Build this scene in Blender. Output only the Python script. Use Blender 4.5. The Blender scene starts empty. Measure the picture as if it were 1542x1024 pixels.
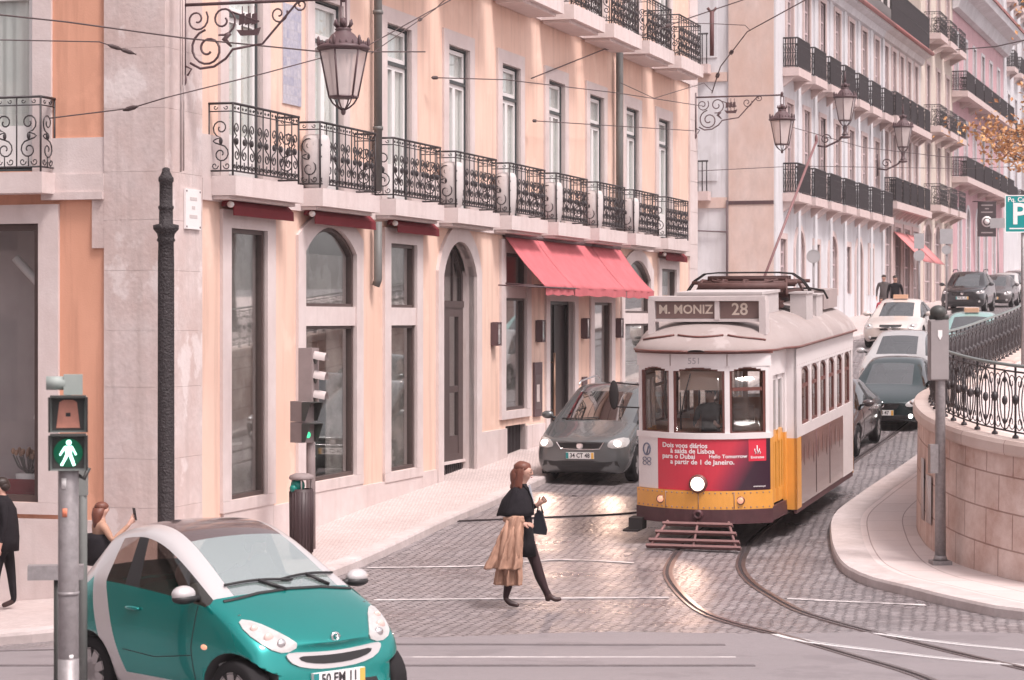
import bpy, bmesh, math, random
from mathutils import Matrix, Vector, noise
from mathutils.bvhtree import BVHTree
random.seed(7)
R = math.radians
SC = bpy.context.scene
COL = SC.collection
# ------------------------------------------------------------------ camera, sky, sun, exposure
F, HOR, CH = 3500.0, 481.0, 3.4          # focal length in photo pixels (1542 wide), horizon row, eye height
cd = bpy.data.cameras.new('camera'); cam = bpy.data.objects.new('camera', cd); COL.objects.link(cam)
cam.location = (0, 0, CH); cam.rotation_euler = (R(90), 0, 0)
cd.sensor_width = 36; cd.lens = F/1542*36
cd.shift_y = -(512-HOR)/1542
cd.clip_start = .5; cd.clip_end = 1500
cd.dof.use_dof = True; cd.dof.focus_distance = 34; cd.dof.aperture_fstop = 5.6
SC.camera = cam
SUN_EL, SUN_AZ = R(60), R(138)           # azimuth clockwise from +Y
W = bpy.data.worlds.new('World'); SC.world = W; W.use_nodes = True
wn = W.node_tree.nodes; wl = W.node_tree.links
bg = wn['Background']
sky = wn.new('ShaderNodeTexSky'); sky.sky_type = 'NISHITA'; sky.sun_disc = False
sky.sun_elevation = SUN_EL; sky.sun_rotation = SUN_AZ; sky.air_density = 1.0; sky.dust_density = 3.0; sky.ozone_density = .6
hs = wn.new('ShaderNodeHueSaturation'); hs.inputs['Saturation'].default_value = .12
mx = wn.new('ShaderNodeMix'); mx.data_type = 'RGBA'; mx.blend_type = 'MULTIPLY'; mx.inputs[0].default_value = 1
mx.inputs[7].default_value = (1.0, .93, .945, 1)
wl.new(sky.outputs[0], hs.inputs['Color']); wl.new(hs.outputs[0], mx.inputs[6]); wl.new(mx.outputs[2], bg.inputs[0])
bg.inputs[1].default_value = .13
sl = bpy.data.lights.new('sun', 'SUN'); sun = bpy.data.objects.new('sun', sl); COL.objects.link(sun)
sl.energy = 2.0; sl.angle = R(14); sl.color = (1, .92, .89)
sd = Vector((math.sin(SUN_AZ)*math.cos(SUN_EL), math.cos(SUN_AZ)*math.cos(SUN_EL), math.sin(SUN_EL)))
sun.rotation_euler = sd.to_track_quat('Z', 'Y').to_euler(); sun.location = sd*60
SC.view_settings.view_transform = 'Standard'; SC.view_settings.look = 'None'
SC.view_settings.exposure = .92; SC.view_settings.gamma = 1
SC.cycles.max_bounces = 6; SC.cycles.volume_bounces = 0; SC.cycles.transparent_max_bounces = 12
SC.cycles.caustics_reflective = False; SC.cycles.caustics_refractive = False

# ------------------------------------------------------------------ materials
def lin(c):
    return tuple(((x/255)/12.92 if x/255 <= .04045 else ((x/255+.055)/1.055)**2.4) for x in c)
MATS = {}
def mat(name, col, rough=.6, spec=.4, metal=0, var=.0, vscale=3.0, bump=0, bscale=40, var2=0, v2scale=.4, dark=None,
        emit=None, estr=0, coat=0, alpha=None, stretch=None, bdist=.01, streak=0, patch=0, pcol=None, pscale=1.5):
    """plain procedural material: base colour with two scales of noise, optional bump"""
    if name in MATS: return MATS[name]
    m = bpy.data.materials.new(name); m.use_nodes = True
    n = m.node_tree.nodes; l = m.node_tree.links; p = n['Principled BSDF']
    p.inputs['Base Color'].default_value = (*col, 1); p.inputs['Roughness'].default_value = rough
    p.inputs['Specular IOR Level'].default_value = spec; p.inputs['Metallic'].default_value = metal
    p.inputs['Coat Weight'].default_value = coat; p.inputs['Coat Roughness'].default_value = .06
    tc = n.new('ShaderNodeTexCoord'); src = tc.outputs['Object']
    if stretch:
        mp = n.new('ShaderNodeMapping'); mp.inputs['Scale'].default_value = stretch
        l.new(src, mp.inputs[0]); src = mp.outputs[0]
    cur = None
    for am, sc_, dk in ((var, vscale, None), (var2, v2scale, dark)):
        if am <= 0: continue
        t = n.new('ShaderNodeTexNoise'); t.inputs['Scale'].default_value = sc_; t.inputs['Detail'].default_value = 8
        t.inputs['Roughness'].default_value = .65
        l.new(src, t.inputs['Vector'])
        r = n.new('ShaderNodeMapRange'); r.inputs[1].default_value = .32; r.inputs[2].default_value = .68
        l.new(t.outputs['Fac'], r.inputs[0])
        x = n.new('ShaderNodeMix'); x.data_type = 'RGBA'
        x.inputs[6].default_value = (*col, 1)
        d = dk if dk else tuple(c*(1-am) for c in col)
        x.inputs[7].default_value = (*d, 1)
        if cur: l.new(cur, x.inputs[6])
        if dk:
            mm = n.new('ShaderNodeMath'); mm.operation = 'MULTIPLY'; mm.inputs[1].default_value = am
            l.new(r.outputs[0], mm.inputs[0]); l.new(mm.outputs[0], x.inputs[0])
        else: l.new(r.outputs[0], x.inputs[0])
        cur = x.outputs[2]
    def layer(scale, st, lo, hi, amt, c_, cur):
        mp2 = n.new('ShaderNodeMapping'); mp2.inputs['Scale'].default_value = st; l.new(tc.outputs['Object'], mp2.inputs[0])
        t = n.new('ShaderNodeTexNoise'); t.inputs['Scale'].default_value = scale; t.inputs['Detail'].default_value = 7; t.inputs['Roughness'].default_value = .6
        l.new(mp2.outputs[0], t.inputs['Vector'])
        r = n.new('ShaderNodeMapRange'); r.inputs[1].default_value = lo; r.inputs[2].default_value = hi; r.inputs[4].default_value = amt; l.new(t.outputs['Fac'], r.inputs[0])
        x = n.new('ShaderNodeMix'); x.data_type = 'RGBA'; x.inputs[6].default_value = (*col, 1); x.inputs[7].default_value = (*c_, 1)
        if cur: l.new(cur, x.inputs[6])
        l.new(r.outputs[0], x.inputs[0]); return x.outputs[2]
    if streak: cur = layer(1.0, (5, 5, .35), .50, .72, streak, tuple(c*q for c, q in zip(col, (.66,.62,.60))), cur)
    if patch: cur = layer(pscale, (1, 1, .8), .56, .60, patch, pcol, cur)
    if cur: l.new(cur, p.inputs['Base Color'])
    if bump:
        t = n.new('ShaderNodeTexNoise'); t.inputs['Scale'].default_value = bscale; t.inputs['Detail'].default_value = 6
        l.new(tc.outputs['Object'], t.inputs['Vector'])
        b = n.new('ShaderNodeBump'); b.inputs['Strength'].default_value = bump; b.inputs['Distance'].default_value = bdist
        l.new(t.outputs['Fac'], b.inputs['Height']); l.new(b.outputs[0], p.inputs['Normal'])
    if emit:
        p.inputs['Emission Color'].default_value = (*emit, 1); p.inputs['Emission Strength'].default_value = estr
    MATS[name] = m
    return m

def glass(name, tint=(.8, .85, .85), refl=.12, rough=.02, body=None, bodyfac=0):
    """thin window glass: see-through, with a real mirror reflection that grows at grazing angles"""
    if name in MATS: return MATS[name]
    m = bpy.data.materials.new(name); m.use_nodes = True
    n = m.node_tree.nodes; l = m.node_tree.links; n.remove(n['Principled BSDF'])
    tr = n.new('ShaderNodeBsdfTransparent'); tr.inputs[0].default_value = (*tint, 1)
    gl = n.new('ShaderNodeBsdfGlossy'); gl.inputs['Roughness'].default_value = rough; gl.inputs[0].default_value = (.95, .95, .95, 1)
    ge = n.new('ShaderNodeNewGeometry'); dt = n.new('ShaderNodeVectorMath'); dt.operation = 'DOT_PRODUCT'
    l.new(ge.outputs['Normal'], dt.inputs[0]); l.new(ge.outputs['Incoming'], dt.inputs[1])
    ab = n.new('ShaderNodeMath'); ab.operation = 'ABSOLUTE'; l.new(dt.outputs['Value'], ab.inputs[0])
    iv = n.new('ShaderNodeMath'); iv.operation = 'SUBTRACT'; iv.inputs[0].default_value = 1; l.new(ab.outputs[0], iv.inputs[1])
    pw = n.new('ShaderNodeMath'); pw.operation = 'POWER'; pw.inputs[1].default_value = 5; l.new(iv.outputs[0], pw.inputs[0])
    mr = n.new('ShaderNodeMapRange'); mr.inputs[3].default_value = refl; mr.inputs[4].default_value = 1
    l.new(pw.outputs[0], mr.inputs[0])
    s = n.new('ShaderNodeMixShader'); l.new(mr.outputs[0], s.inputs[0]); l.new(gl.outputs[0], s.inputs[2])
    if body:
        df = n.new('ShaderNodeBsdfDiffuse'); df.inputs[0].default_value = (*body, 1)
        s2 = n.new('ShaderNodeMixShader'); s2.inputs[0].default_value = bodyfac
        l.new(tr.outputs[0], s2.inputs[1]); l.new(df.outputs[0], s2.inputs[2]); l.new(s2.outputs[0], s.inputs[1])
    else: l.new(tr.outputs[0], s.inputs[1])
    l.new(s.outputs[0], n['Material Output'].inputs[0])
    MATS[name] = m
    return m

def brickmat(name, c1, c2, mortar, bw, bh, ms, rough=.75, coord='Object', rot=0, dist=0, bump=.6, bdist=.02, stain=None,
             stainfac=.5, stscale=.6, spec=.4, offset=.5, rvar=0):
    if name in MATS: return MATS[name]
    m = bpy.data.materials.new(name); m.use_nodes = True
    n = m.node_tree.nodes; l = m.node_tree.links; p = n['Principled BSDF']
    p.inputs['Roughness'].default_value = rough; p.inputs['Specular IOR Level'].default_value = spec
    tc = n.new('ShaderNodeTexCoord'); mp = n.new('ShaderNodeMapping'); mp.inputs['Rotation'].default_value = (0, 0, rot)
    l.new(tc.outputs[coord], mp.inputs[0]); v = mp.outputs[0]
    if dist:
        nz = n.new('ShaderNodeTexNoise'); nz.inputs['Scale'].default_value = 1.3; nz.inputs['Detail'].default_value = 3
        l.new(v, nz.inputs['Vector'])
        sb = n.new('ShaderNodeVectorMath'); sb.operation = 'SUBTRACT'; sb.inputs[1].default_value = (.5, .5, .5)
        l.new(nz.outputs['Color'], sb.inputs[0])
        ml = n.new('ShaderNodeVectorMath'); ml.operation = 'SCALE'; ml.inputs['Scale'].default_value = dist
        l.new(sb.outputs[0], ml.inputs[0])
        ad = n.new('ShaderNodeVectorMath'); l.new(v, ad.inputs[0]); l.new(ml.outputs[0], ad.inputs[1]); v = ad.outputs[0]
    b = n.new('ShaderNodeTexBrick'); b.offset = offset
    b.inputs['Scale'].default_value = 1; b.inputs['Brick Width'].default_value = bw; b.inputs['Row Height'].default_value = bh
    b.inputs['Mortar Size'].default_value = ms; b.inputs['Mortar Smooth'].default_value = .3; b.inputs['Bias'].default_value = 0
    b.inputs['Color1'].default_value = (*c1, 1); b.inputs['Color2'].default_value = (*c2, 1); b.inputs['Mortar'].default_value = (*mortar, 1)
    l.new(v, b.inputs['Vector']); cur = b.outputs['Color']
    t = n.new('ShaderNodeTexNoise'); t.inputs['Scale'].default_value = stscale; t.inputs['Detail'].default_value = 9; t.inputs['Roughness'].default_value = .7
    l.new(tc.outputs[coord], t.inputs['Vector'])
    r = n.new('ShaderNodeMapRange'); r.inputs[1].default_value = .35; r.inputs[2].default_value = .7; r.inputs[4].default_value = stainfac
    l.new(t.outputs['Fac'], r.inputs[0])
    if stain:
        x = n.new('ShaderNodeMix'); x.data_type = 'RGBA'; x.blend_type = 'MULTIPLY'; x.inputs[7].default_value = (*stain, 1)
        l.new(r.outputs[0], x.inputs[0]); l.new(cur, x.inputs[6]); cur = x.outputs[2]
    l.new(cur, p.inputs['Base Color'])
    if rvar:
        rr = n.new('ShaderNodeMapRange'); rr.inputs[1].default_value = .3; rr.inputs[2].default_value = .7
        rr.inputs[3].default_value = rough; rr.inputs[4].default_value = rough-rvar
        l.new(t.outputs['Fac'], rr.inputs[0]); l.new(rr.outputs[0], p.inputs['Roughness'])
    f = n.new('ShaderNodeTexNoise'); f.inputs['Scale'].default_value = 1.6/bh; f.inputs['Detail'].default_value = 4
    l.new(tc.outputs[coord], f.inputs['Vector'])
    iv = n.new('ShaderNodeMath'); iv.operation = 'MULTIPLY_ADD'; iv.inputs[1].default_value = -1.0
    l.new(b.outputs['Fac'], iv.inputs[0]); l.new(f.outputs['Fac'], iv.inputs[2])
    bp = n.new('ShaderNodeBump'); bp.inputs['Strength'].default_value = bump; bp.inputs['Distance'].default_value = bdist
    l.new(iv.outputs[0], bp.inputs['Height']); l.new(bp.outputs[0], p.inputs['Normal'])
    MATS[name] = m
    return m

# ------------------------------------------------------------------ mesh collector
class MB:
    def __init__(s): s.v = []; s.f = []; s.mi = []; s.sm = []; s.uv = []; s.M = None; s.fn = None
    def add(s, vs, fs, mi=0, sm=False, uvs=None):
        o = len(s.v)
        for p in vs:
            p = Vector(p)
            if s.M is not None: p = s.M @ p
            if s.fn: p = Vector(s.fn(p))
            s.v.append(p)
        for k, f in enumerate(fs):
            s.f.append([o+i for i in f]); s.mi.append(mi if isinstance(mi, int) else mi[k]); s.sm.append(sm)
            s.uv.append([uvs[i] for i in f] if uvs else None)
        return s
    def box(s, x0, x1, y0, y1, z0, z1, mi=0):
        return s.add([(x0,y0,z0),(x1,y0,z0),(x1,y1,z0),(x0,y1,z0),(x0,y0,z1),(x1,y0,z1),(x1,y1,z1),(x0,y1,z1)],
                     [(0,3,2,1),(4,5,6,7),(0,1,5,4),(1,2,6,5),(2,3,7,6),(3,0,4,7)], mi)
    def cbox(s, c, d, mi=0, rz=0, ry=0, rx=0):
        m = Matrix.Translation(c) @ Matrix.Rotation(rz,4,'Z') @ Matrix.Rotation(ry,4,'Y') @ Matrix.Rotation(rx,4,'X')
        a, b, c_ = d[0]/2, d[1]/2, d[2]/2
        vs = [m @ Vector(p) for p in ((-a,-b,-c_),(a,-b,-c_),(a,b,-c_),(-a,b,-c_),(-a,-b,c_),(a,-b,c_),(a,b,c_),(-a,b,c_))]
        return s.add(vs, [(0,3,2,1),(4,5,6,7),(0,1,5,4),(1,2,6,5),(2,3,7,6),(3,0,4,7)], mi)
    def prism(s, poly, a, b, axis='y', mi=0):
        """poly in the plane across axis, extruded from a to b along it"""
        n = len(poly)
        def P(p, t): return {'y': (p[0], t, p[1]), 'x': (t, p[0], p[1]), 'z': (p[0], p[1], t)}[axis]
        vs = [P(p, a) for p in poly] + [P(p, b) for p in poly]
        fs = [list(range(n)), list(range(2*n-1, n-1, -1))] + [(i, n+i, n+(i+1) % n, (i+1) % n) for i in range(n)]
        return s.add(vs, fs, mi)
    def ring(s, outer, inner, a, b, mi=0, closed=True):
        """frame between two outlines of equal count in the xz plane, from y=a to y=b"""
        n = len(outer); vs = []
        for y in (a, b): vs += [(p[0], y, p[1]) for p in outer] + [(p[0], y, p[1]) for p in inner]
        fs = []
        for i in range(n if closed else n-1):
            j = (i+1) % n
            fs += [(i, j, n+j, n+i), (2*n+j, 2*n+i, 3*n+i, 3*n+j), (j, i, 2*n+i, 2*n+j), (n+i, n+j, 3*n+j, 3*n+i)]
        if not closed:
            for i in (0, n-1): fs.append((i, n+i, 3*n+i, 2*n+i))
        return s.add(vs, fs, mi)
    def tube(s, pts, r, n=6, mi=0, cap=True, sm=True, flat=1.0):
        pts = [Vector(p) for p in pts]; k = len(pts)
        rr = r if isinstance(r, (list, tuple)) else [r]*k
        T = [(pts[min(i+1, k-1)]-pts[max(i-1, 0)]).normalized() for i in range(k)]
        ref = Vector((0,0,1)) if abs(T[0].z) < .9 else Vector((1,0,0))
        u = T[0].cross(ref).normalized(); vs = []
        for i in range(k):
            u = (u - T[i]*u.dot(T[i]))
            u = u.normalized() if u.length > 1e-6 else T[i].orthogonal().normalized()
            w = T[i].cross(u)
            for j in range(n):
                a = 2*math.pi*j/n
                vs.append(pts[i] + u*math.cos(a)*rr[i] + w*math.sin(a)*rr[i]*flat)
        fs = [(i*n+j, i*n+(j+1) % n, (i+1)*n+(j+1) % n, (i+1)*n+j) for i in range(k-1) for j in range(n)]
        if cap: fs += [list(range(n-1, -1, -1)), list(range((k-1)*n, k*n))]
        return s.add(vs, fs, mi, sm)
    def lathe(s, prof, n=16, c=(0,0,0), axis='z', mi=0, sm=True, cap=True, sq=1.0):
        """prof: list of (radius, height)"""
        k = len(prof); vs = []
        for r, h in prof:
            for j in range(n):
                a = 2*math.pi*j/n; x, y = r*math.cos(a), r*math.sin(a)*sq
                p = {'z': (x, y, h), 'y': (x, h, y), 'x': (h, x, y)}[axis]
                vs.append((p[0]+c[0], p[1]+c[1], p[2]+c[2]))
        fs = [(i*n+j, i*n+(j+1) % n, (i+1)*n+(j+1) % n, (i+1)*n+j) for i in range(k-1) for j in range(n)]
        if cap: fs += [list(range(n-1, -1, -1)), list(range((k-1)*n, k*n))]
        return s.add(vs, fs, mi, sm)
    def ell(s, c, r, n=12, m=8, mi=0, rot=None):
        vs = []; rot = rot or Matrix()
        for i in range(m+1):
            t = math.pi*i/m
            for j in range(n):
                a = 2*math.pi*j/n
                vs.append(Vector(c) + (rot @ Vector((r[0]*math.sin(t)*math.cos(a), r[1]*math.sin(t)*math.sin(a), r[2]*math.cos(t)))))
        fs = [(i*n+j, (i+1)*n+j, (i+1)*n+(j+1) % n, i*n+(j+1) % n) for i in range(m) for j in range(n)]
        return s.add(vs, fs, mi, True)
    def grid(s, P, nu, nv, mi=0, sm=True, uvf=None):
        """P(i,j) -> point"""
        vs = [P(i, j) for i in range(nu+1) for j in range(nv+1)]
        fs = [(i*(nv+1)+j, (i+1)*(nv+1)+j, (i+1)*(nv+1)+j+1, i*(nv+1)+j+1) for i in range(nu) for j in range(nv)]
        uvs = [uvf(i, j) for i in range(nu+1) for j in range(nv+1)] if uvf else None
        return s.add(vs, fs, mi, sm, uvs)
    def shell(s, P, nu, nv, th, mi=0, sm=True):
        """curved sheet with real thickness: P(i,j)->(point, outward normal)"""
        n1 = nv+1; vs = []
        for k in (0, 1):
            for i in range(nu+1):
                for j in range(nv+1):
                    p, nn = P(i, j); vs.append(Vector(p) - Vector(nn)*th*k)
        o = (nu+1)*n1; fs = []
        for i in range(nu):
            for j in range(nv):
                a, b, c, d = i*n1+j, (i+1)*n1+j, (i+1)*n1+j+1, i*n1+j+1
                fs += [(a,b,c,d), (o+d,o+c,o+b,o+a)]
        for i in range(nu):
            for j in (0, nv):
                a, b = i*n1+j, (i+1)*n1+j; fs.append((a, o+a, o+b, b))
        for j in range(nv):
            for i in (0, nu):
                a, b = i*n1+j, i*n1+j+1; fs.append((a, b, o+b, o+a))
        return s.add(vs, fs, mi, sm)
    def crumple(s, amp, sc, seed=0):
        o = Vector((seed, seed*1.7, 0))
        for i, p in enumerate(s.v): s.v[i] = p + noise.noise_vector(p*sc+o)*amp + noise.noise_vector(p*sc*2.7+o)*amp*.4
        return s
    def mesh(s, name, mats):
        me = bpy.data.meshes.new(name); me.from_pydata([tuple(p) for p in s.v], [], s.f)
        for m in mats: me.materials.append(m)
        me.polygons.foreach_set('material_index', s.mi); me.polygons.foreach_set('use_smooth', s.sm)
        if any(u is not None for u in s.uv):
            ul = me.uv_layers.new(name='UVMap'); k = 0
            for pf, u in zip(s.f, s.uv):
                for q in range(len(pf)):
                    if u: ul.data[k].uv = u[q]
                    k += 1
        me.update()
        bm = bmesh.new(); bm.from_mesh(me)
        bmesh.ops.remove_doubles(bm, verts=bm.verts, dist=1e-6)
        bmesh.ops.recalc_face_normals(bm, faces=bm.faces)
        bm.to_mesh(me); bm.free()
        return me
    def build(s, name, mats, parent=None, loc=None, rot=None, label=None):
        if not isinstance(mats, (list, tuple)): mats = [mats]
        return link(name, s.mesh(name, mats), parent, loc, rot, label)

def link(name, me, parent=None, loc=None, rot=None, label=None):
    o = bpy.data.objects.new(name, me); COL.objects.link(o); o.parent = parent
    if loc is not None: o.location = loc
    if rot is not None: o.rotation_euler = rot
    if label: o['label'] = label
    return o
def tag(o, label, cat, group=None):
    o['label'] = label; o['category'] = cat
    if group: o['group'] = group
    return o
def thing(name, label, cat, loc=(0,0,0), rz=0, group=None, rot=None):
    o = bpy.data.objects.new(name, None); COL.objects.link(o); o.location = loc
    o.rotation_euler = rot if rot else (0, 0, rz); o.empty_display_size = .2
    return tag(o, label, cat, group)
def struct(o):
    o['kind'] = 'structure'; return o
def dup(root, loc, rz=None, label=None, group=None):
    r = root.copy(); COL.objects.link(r); r.location = loc
    if rz is not None: r.rotation_euler = (0, 0, rz)
    if label: r['label'] = label
    if group: r['group'] = group
    for ch in list(root.children):
        c = ch.copy(); COL.objects.link(c); c.parent = r
        for g in ch.children:
            d = g.copy(); COL.objects.link(d); d.parent = c
    return r
def at(px, py, Z):                       # photo pixel and depth -> world point
    return Vector(((px-771)*Z/F, Z, CH-(py-HOR)*Z/F))
def offset_poly(poly, d):
    """inward offset (d>0) of a counter-clockwise outline"""
    n = len(poly); out = []
    for i in range(n):
        a, b, c = Vector(poly[i-1]), Vector(poly[i]), Vector(poly[(i+1) % n])
        e1 = (b-a).normalized(); e2 = (c-b).normalized()
        n1 = Vector((-e1.y, e1.x)); n2 = Vector((-e2.y, e2.x)); k = max(.3, 1+n1.dot(n2))
        out.append(tuple(b + (n1+n2)*d/k))
    return out
def arch_poly(x0, x1, z0, z1, rise=0, n=12):
    """ccw outline of an opening whose crown is at z1"""
    p = [(x0, z0), (x1, z0)]
    if rise <= 0: return p + [(x1, z1), (x0, z1)]
    w = (x1-x0)/2; cx = (x0+x1)/2
    if rise >= w*.98: pts = [(cx+w*math.cos(math.pi*k/n), z1-rise+rise*math.sin(math.pi*k/n)) for k in range(n+1)]
    else:
        rad = (w*w+rise*rise)/(2*rise); a0 = math.asin(w/rad)
        pts = [(cx+rad*math.sin(a0-2*a0*k/n), z1-rad+rad*math.cos(a0-2*a0*k/n)) for k in range(n+1)]
    return p + pts
def wall(mb, x0, x1, z0, z1, ops, depth=.3, mi=0, ri=0):
    """front sheet at y=0 (facing -y) with openings (x0,x1,z0,z1,rise) and their reveals"""
    xs = sorted({x0, x1, *[o[0] for o in ops], *[o[1] for o in ops]})
    zs = sorted({z0, z1, *[o[2] for o in ops], *[o[3] for o in ops]})
    for i in range(len(xs)-1):
        for j in range(len(zs)-1):
            cx, cz = (xs[i]+xs[i+1])/2, (zs[j]+zs[j+1])/2
            if any(o[0] < cx < o[1] and o[2] < cz < o[3] for o in ops): continue
            mb.add([(xs[i],0,zs[j]),(xs[i+1],0,zs[j]),(xs[i+1],0,zs[j+1]),(xs[i],0,zs[j+1])], [(0,1,2,3)], mi)
    for o in ops:
        poly = arch_poly(*o[:5]); n = len(poly)
        for i in range(n):
            a, b = poly[i], poly[(i+1) % n]
            mb.add([(a[0],0,a[1]),(b[0],0,b[1]),(b[0],depth,b[1]),(a[0],depth,a[1])], [(0,1,2,3)], ri)
        if o[4] > 0:
            arc = poly[2:]
            for a, b in zip(arc[:-1], arc[1:]):
                mb.add([(a[0],0,a[1]),(a[0],0,o[3]),(b[0],0,o[3]),(b[0],0,b[1])], [(0,1,2,3)], mi)
            for q in (0, -1):   # corner columns between the spring line and the crown are covered by the arc strip
                pass
def text_geo(s, size, bold=0.0, align='CENTER'):
    cu = bpy.data.curves.new('t', 'FONT'); cu.body = s; cu.size = size; cu.align_x = align; cu.align_y = 'CENTER'; cu.offset = bold
    cu.resolution_u = 3
    o = bpy.data.objects.new('t', cu); COL.objects.link(o); bpy.context.view_layer.update()
    me = bpy.data.meshes.new_from_object(o.evaluated_get(bpy.context.evaluated_depsgraph_get()))
    vs = [tuple(v.co) for v in me.vertices]; fs = [tuple(p.vertices) for p in me.polygons]
    bpy.data.objects.remove(o); bpy.data.curves.remove(cu); bpy.data.meshes.remove(me)
    return vs, fs
def add_text(mb, s, size, fn, mi=0, bold=0.0, align='CENTER'):
    """flat lettering laid on a surface: fn(x,y)->point"""
    vs, fs = text_geo(s, size, bold, align)
    mb.add([fn(p[0], p[1]) for p in vs], fs, mi)
def interp(x, tab):
    if x <= tab[0][0]: return tab[0][1]
    for (a, va), (b, vb) in zip(tab[:-1], tab[1:]):
        if x <= b: return va + (vb-va)*(x-a)/(b-a)
    return tab[-1][1]
def sstep(a, b, x):
    t = min(1, max(0, (x-a)/(b-a))); return t*t*(3-2*t)
def smooth_line(pts, step=.5):
    """Catmull-Rom through 2-D/3-D points"""
    P = [Vector(p) for p in pts]; out = []
    for i in range(len(P)-1):
        p0, p1, p2, p3 = P[max(i-1,0)], P[i], P[i+1], P[min(i+2,len(P)-1)]
        k = max(1, int((p2-p1).length/step))
        for j in range(k):
            t = j/k
            out.append(.5*((2*p1)+(p2-p0)*t+(2*p0-5*p1+4*p2-p3)*t*t+(3*p1-p0-3*p2+p3)*t**3))
    out.append(P[-1]); return out
# ------------------------------------------------------------------ ground
GT = [(-20,.15),(12,.22),(20,.20),(25,-.02),(28,-.08),(33,0),(42,.42),(50,.9),(60,1.7),(71,2.55),(85,3.15),(100,3.75),(140,5),(200,6.6),(300,8)]
def gy(Y): return sum(interp(Y+d, GT) for d in (-2,-1,0,1,2))/5
def gh(X, Y):
    return gy(Y) + .12*max(-9, min(0, X+2.5))*sstep(22, 29, Y)*(1-sstep(60, 75, Y))
m_cobble = brickmat('cobble_setts', (.37,.325,.33), (.235,.205,.21), (.075,.064,.067), .16, .115, .015, rough=.5, spec=.6, rot=R(-24), dist=.13,
                    bump=.9, bdist=.025, stain=(.55,.50,.51), stainfac=.65, stscale=.5, rvar=.3)
m_asph = mat('worn_asphalt', (.265,.23,.238), .6, .4, var=.22, vscale=30, bump=.5, bscale=70, var2=.6, v2scale=.7, dark=(.20,.175,.18), stretch=(.35,1.6,1), patch=.6, pcol=(.18,.155,.162), pscale=.9)
m_calc = brickmat('limestone_calcada', (.63,.54,.52), (.52,.44,.425), (.36,.295,.285), .065, .06, .006, rough=.7, rot=R(30), dist=.05,
                  bump=.4, bdist=.008, stain=(.80,.72,.70), stainfac=.6, stscale=.9)
m_kerb = mat('kerb_limestone', (.62,.54,.53), .75, .3, var=.2, vscale=6, bump=.3, bscale=30, var2=.5, v2scale=1.2, dark=(.34,.27,.25))
m_flag = brickmat('flagstone', (.65,.56,.545), (.59,.505,.49), (.34,.26,.25), 1.1, .55, .01, coord='UV', rough=.7, bump=.25, bdist=.008, stain=(.82,.74,.72), stainfac=.45, stscale=1.3)
def axis(a, b, lo, hi, fine, coarse):
    out = []; x = a
    while x < b:
        out.append(x); x += fine if lo <= x < hi else coarse
    out.append(b); return out
gx = axis(-120, 160, -14, 20, .5, 6); gY = axis(-8, 420, 12, 110, .5, 6)
mb = MB(); mb.grid(lambda i, j: (gx[i], gY[j], gh(gx[i], gY[j])), len(gx)-1, len(gY)-1)
struct(mb.build('road', m_cobble))
mb = MB()
ax = axis(-14, 16, -14, 16, .5, .5); na = 93
mb.grid(lambda i, j: (ax[i], -6+31.1*j/na+(.12*math.sin(ax[i]*1.7)+.2*math.sin(ax[i]*.5) if j == na else 0),
        gh(ax[i], -6+31.1*j/na)+.006), len(ax)-1, na)
struct(mb.build('asphalt_road', m_asph))
# kerb lines (outer top edge) and pavements
KL = smooth_line([(-22,30.5),(-9,27.6),(-5.53,26.75),(-3.95,27.4),(-2.9,29.2),(-2.19,31.6),(-1.16,35.9),(-.25,39.1),(.72,42.5),(3.1,50),(6.4,60.5),(10.2,72.5),(18.6,98),(32,139),(52,200)], .5)
KR = smooth_line([(14.5,21.5),(9.6,24.4),(7.2,25.7),(5.86,26.6),(5.33,27.8),(4.95,29.05),(4.65,29.9),(4.50,31.0),(4.52,32.2),(4.72,34.3),(5.1,36.8),(5.84,39.3),(6.6,41.6),(7.7,44.8),(9.6,50.4),(13.0,60.5),(17,72),(25.8,98),(40,140),(60,200)], .4)
KH = .13
def pave(name, line, d, length, m, seg, kb=.32):
    mb = MB(); n = len(line)-1; arc = [0]
    for a, b in zip(line[:-1], line[1:]): arc.append(arc[-1]+(b-a).length)
    def P(i, w, dz): 
        q = line[i]+Vector(d)*w
        return (q.x, q.y, gh(line[i].x, line[i].y)*(1-sstep(0,3,w))+gh(q.x, q.y)*sstep(0,3,w)+dz)
    mb.grid(lambda i, j: P(i, kb+(length-kb)*j/seg, KH), n, seg, 0, True, lambda i, j: (arc[i], kb+(length-kb)*j/seg))
    mb.grid(lambda i, j: P(i, [-.02, -.02, .0, kb][j], [-.25, KH-.03, KH+.004, KH+.004][j]), n, 3, 1, False)
    return struct(mb.build(name, [m, m_kerb]))
pave('pavement', KL, (-.6,.8), 14, m_calc, 14)
pave('pavement', KR, (1,0), 4.2, m_flag, 6, .45)
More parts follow.
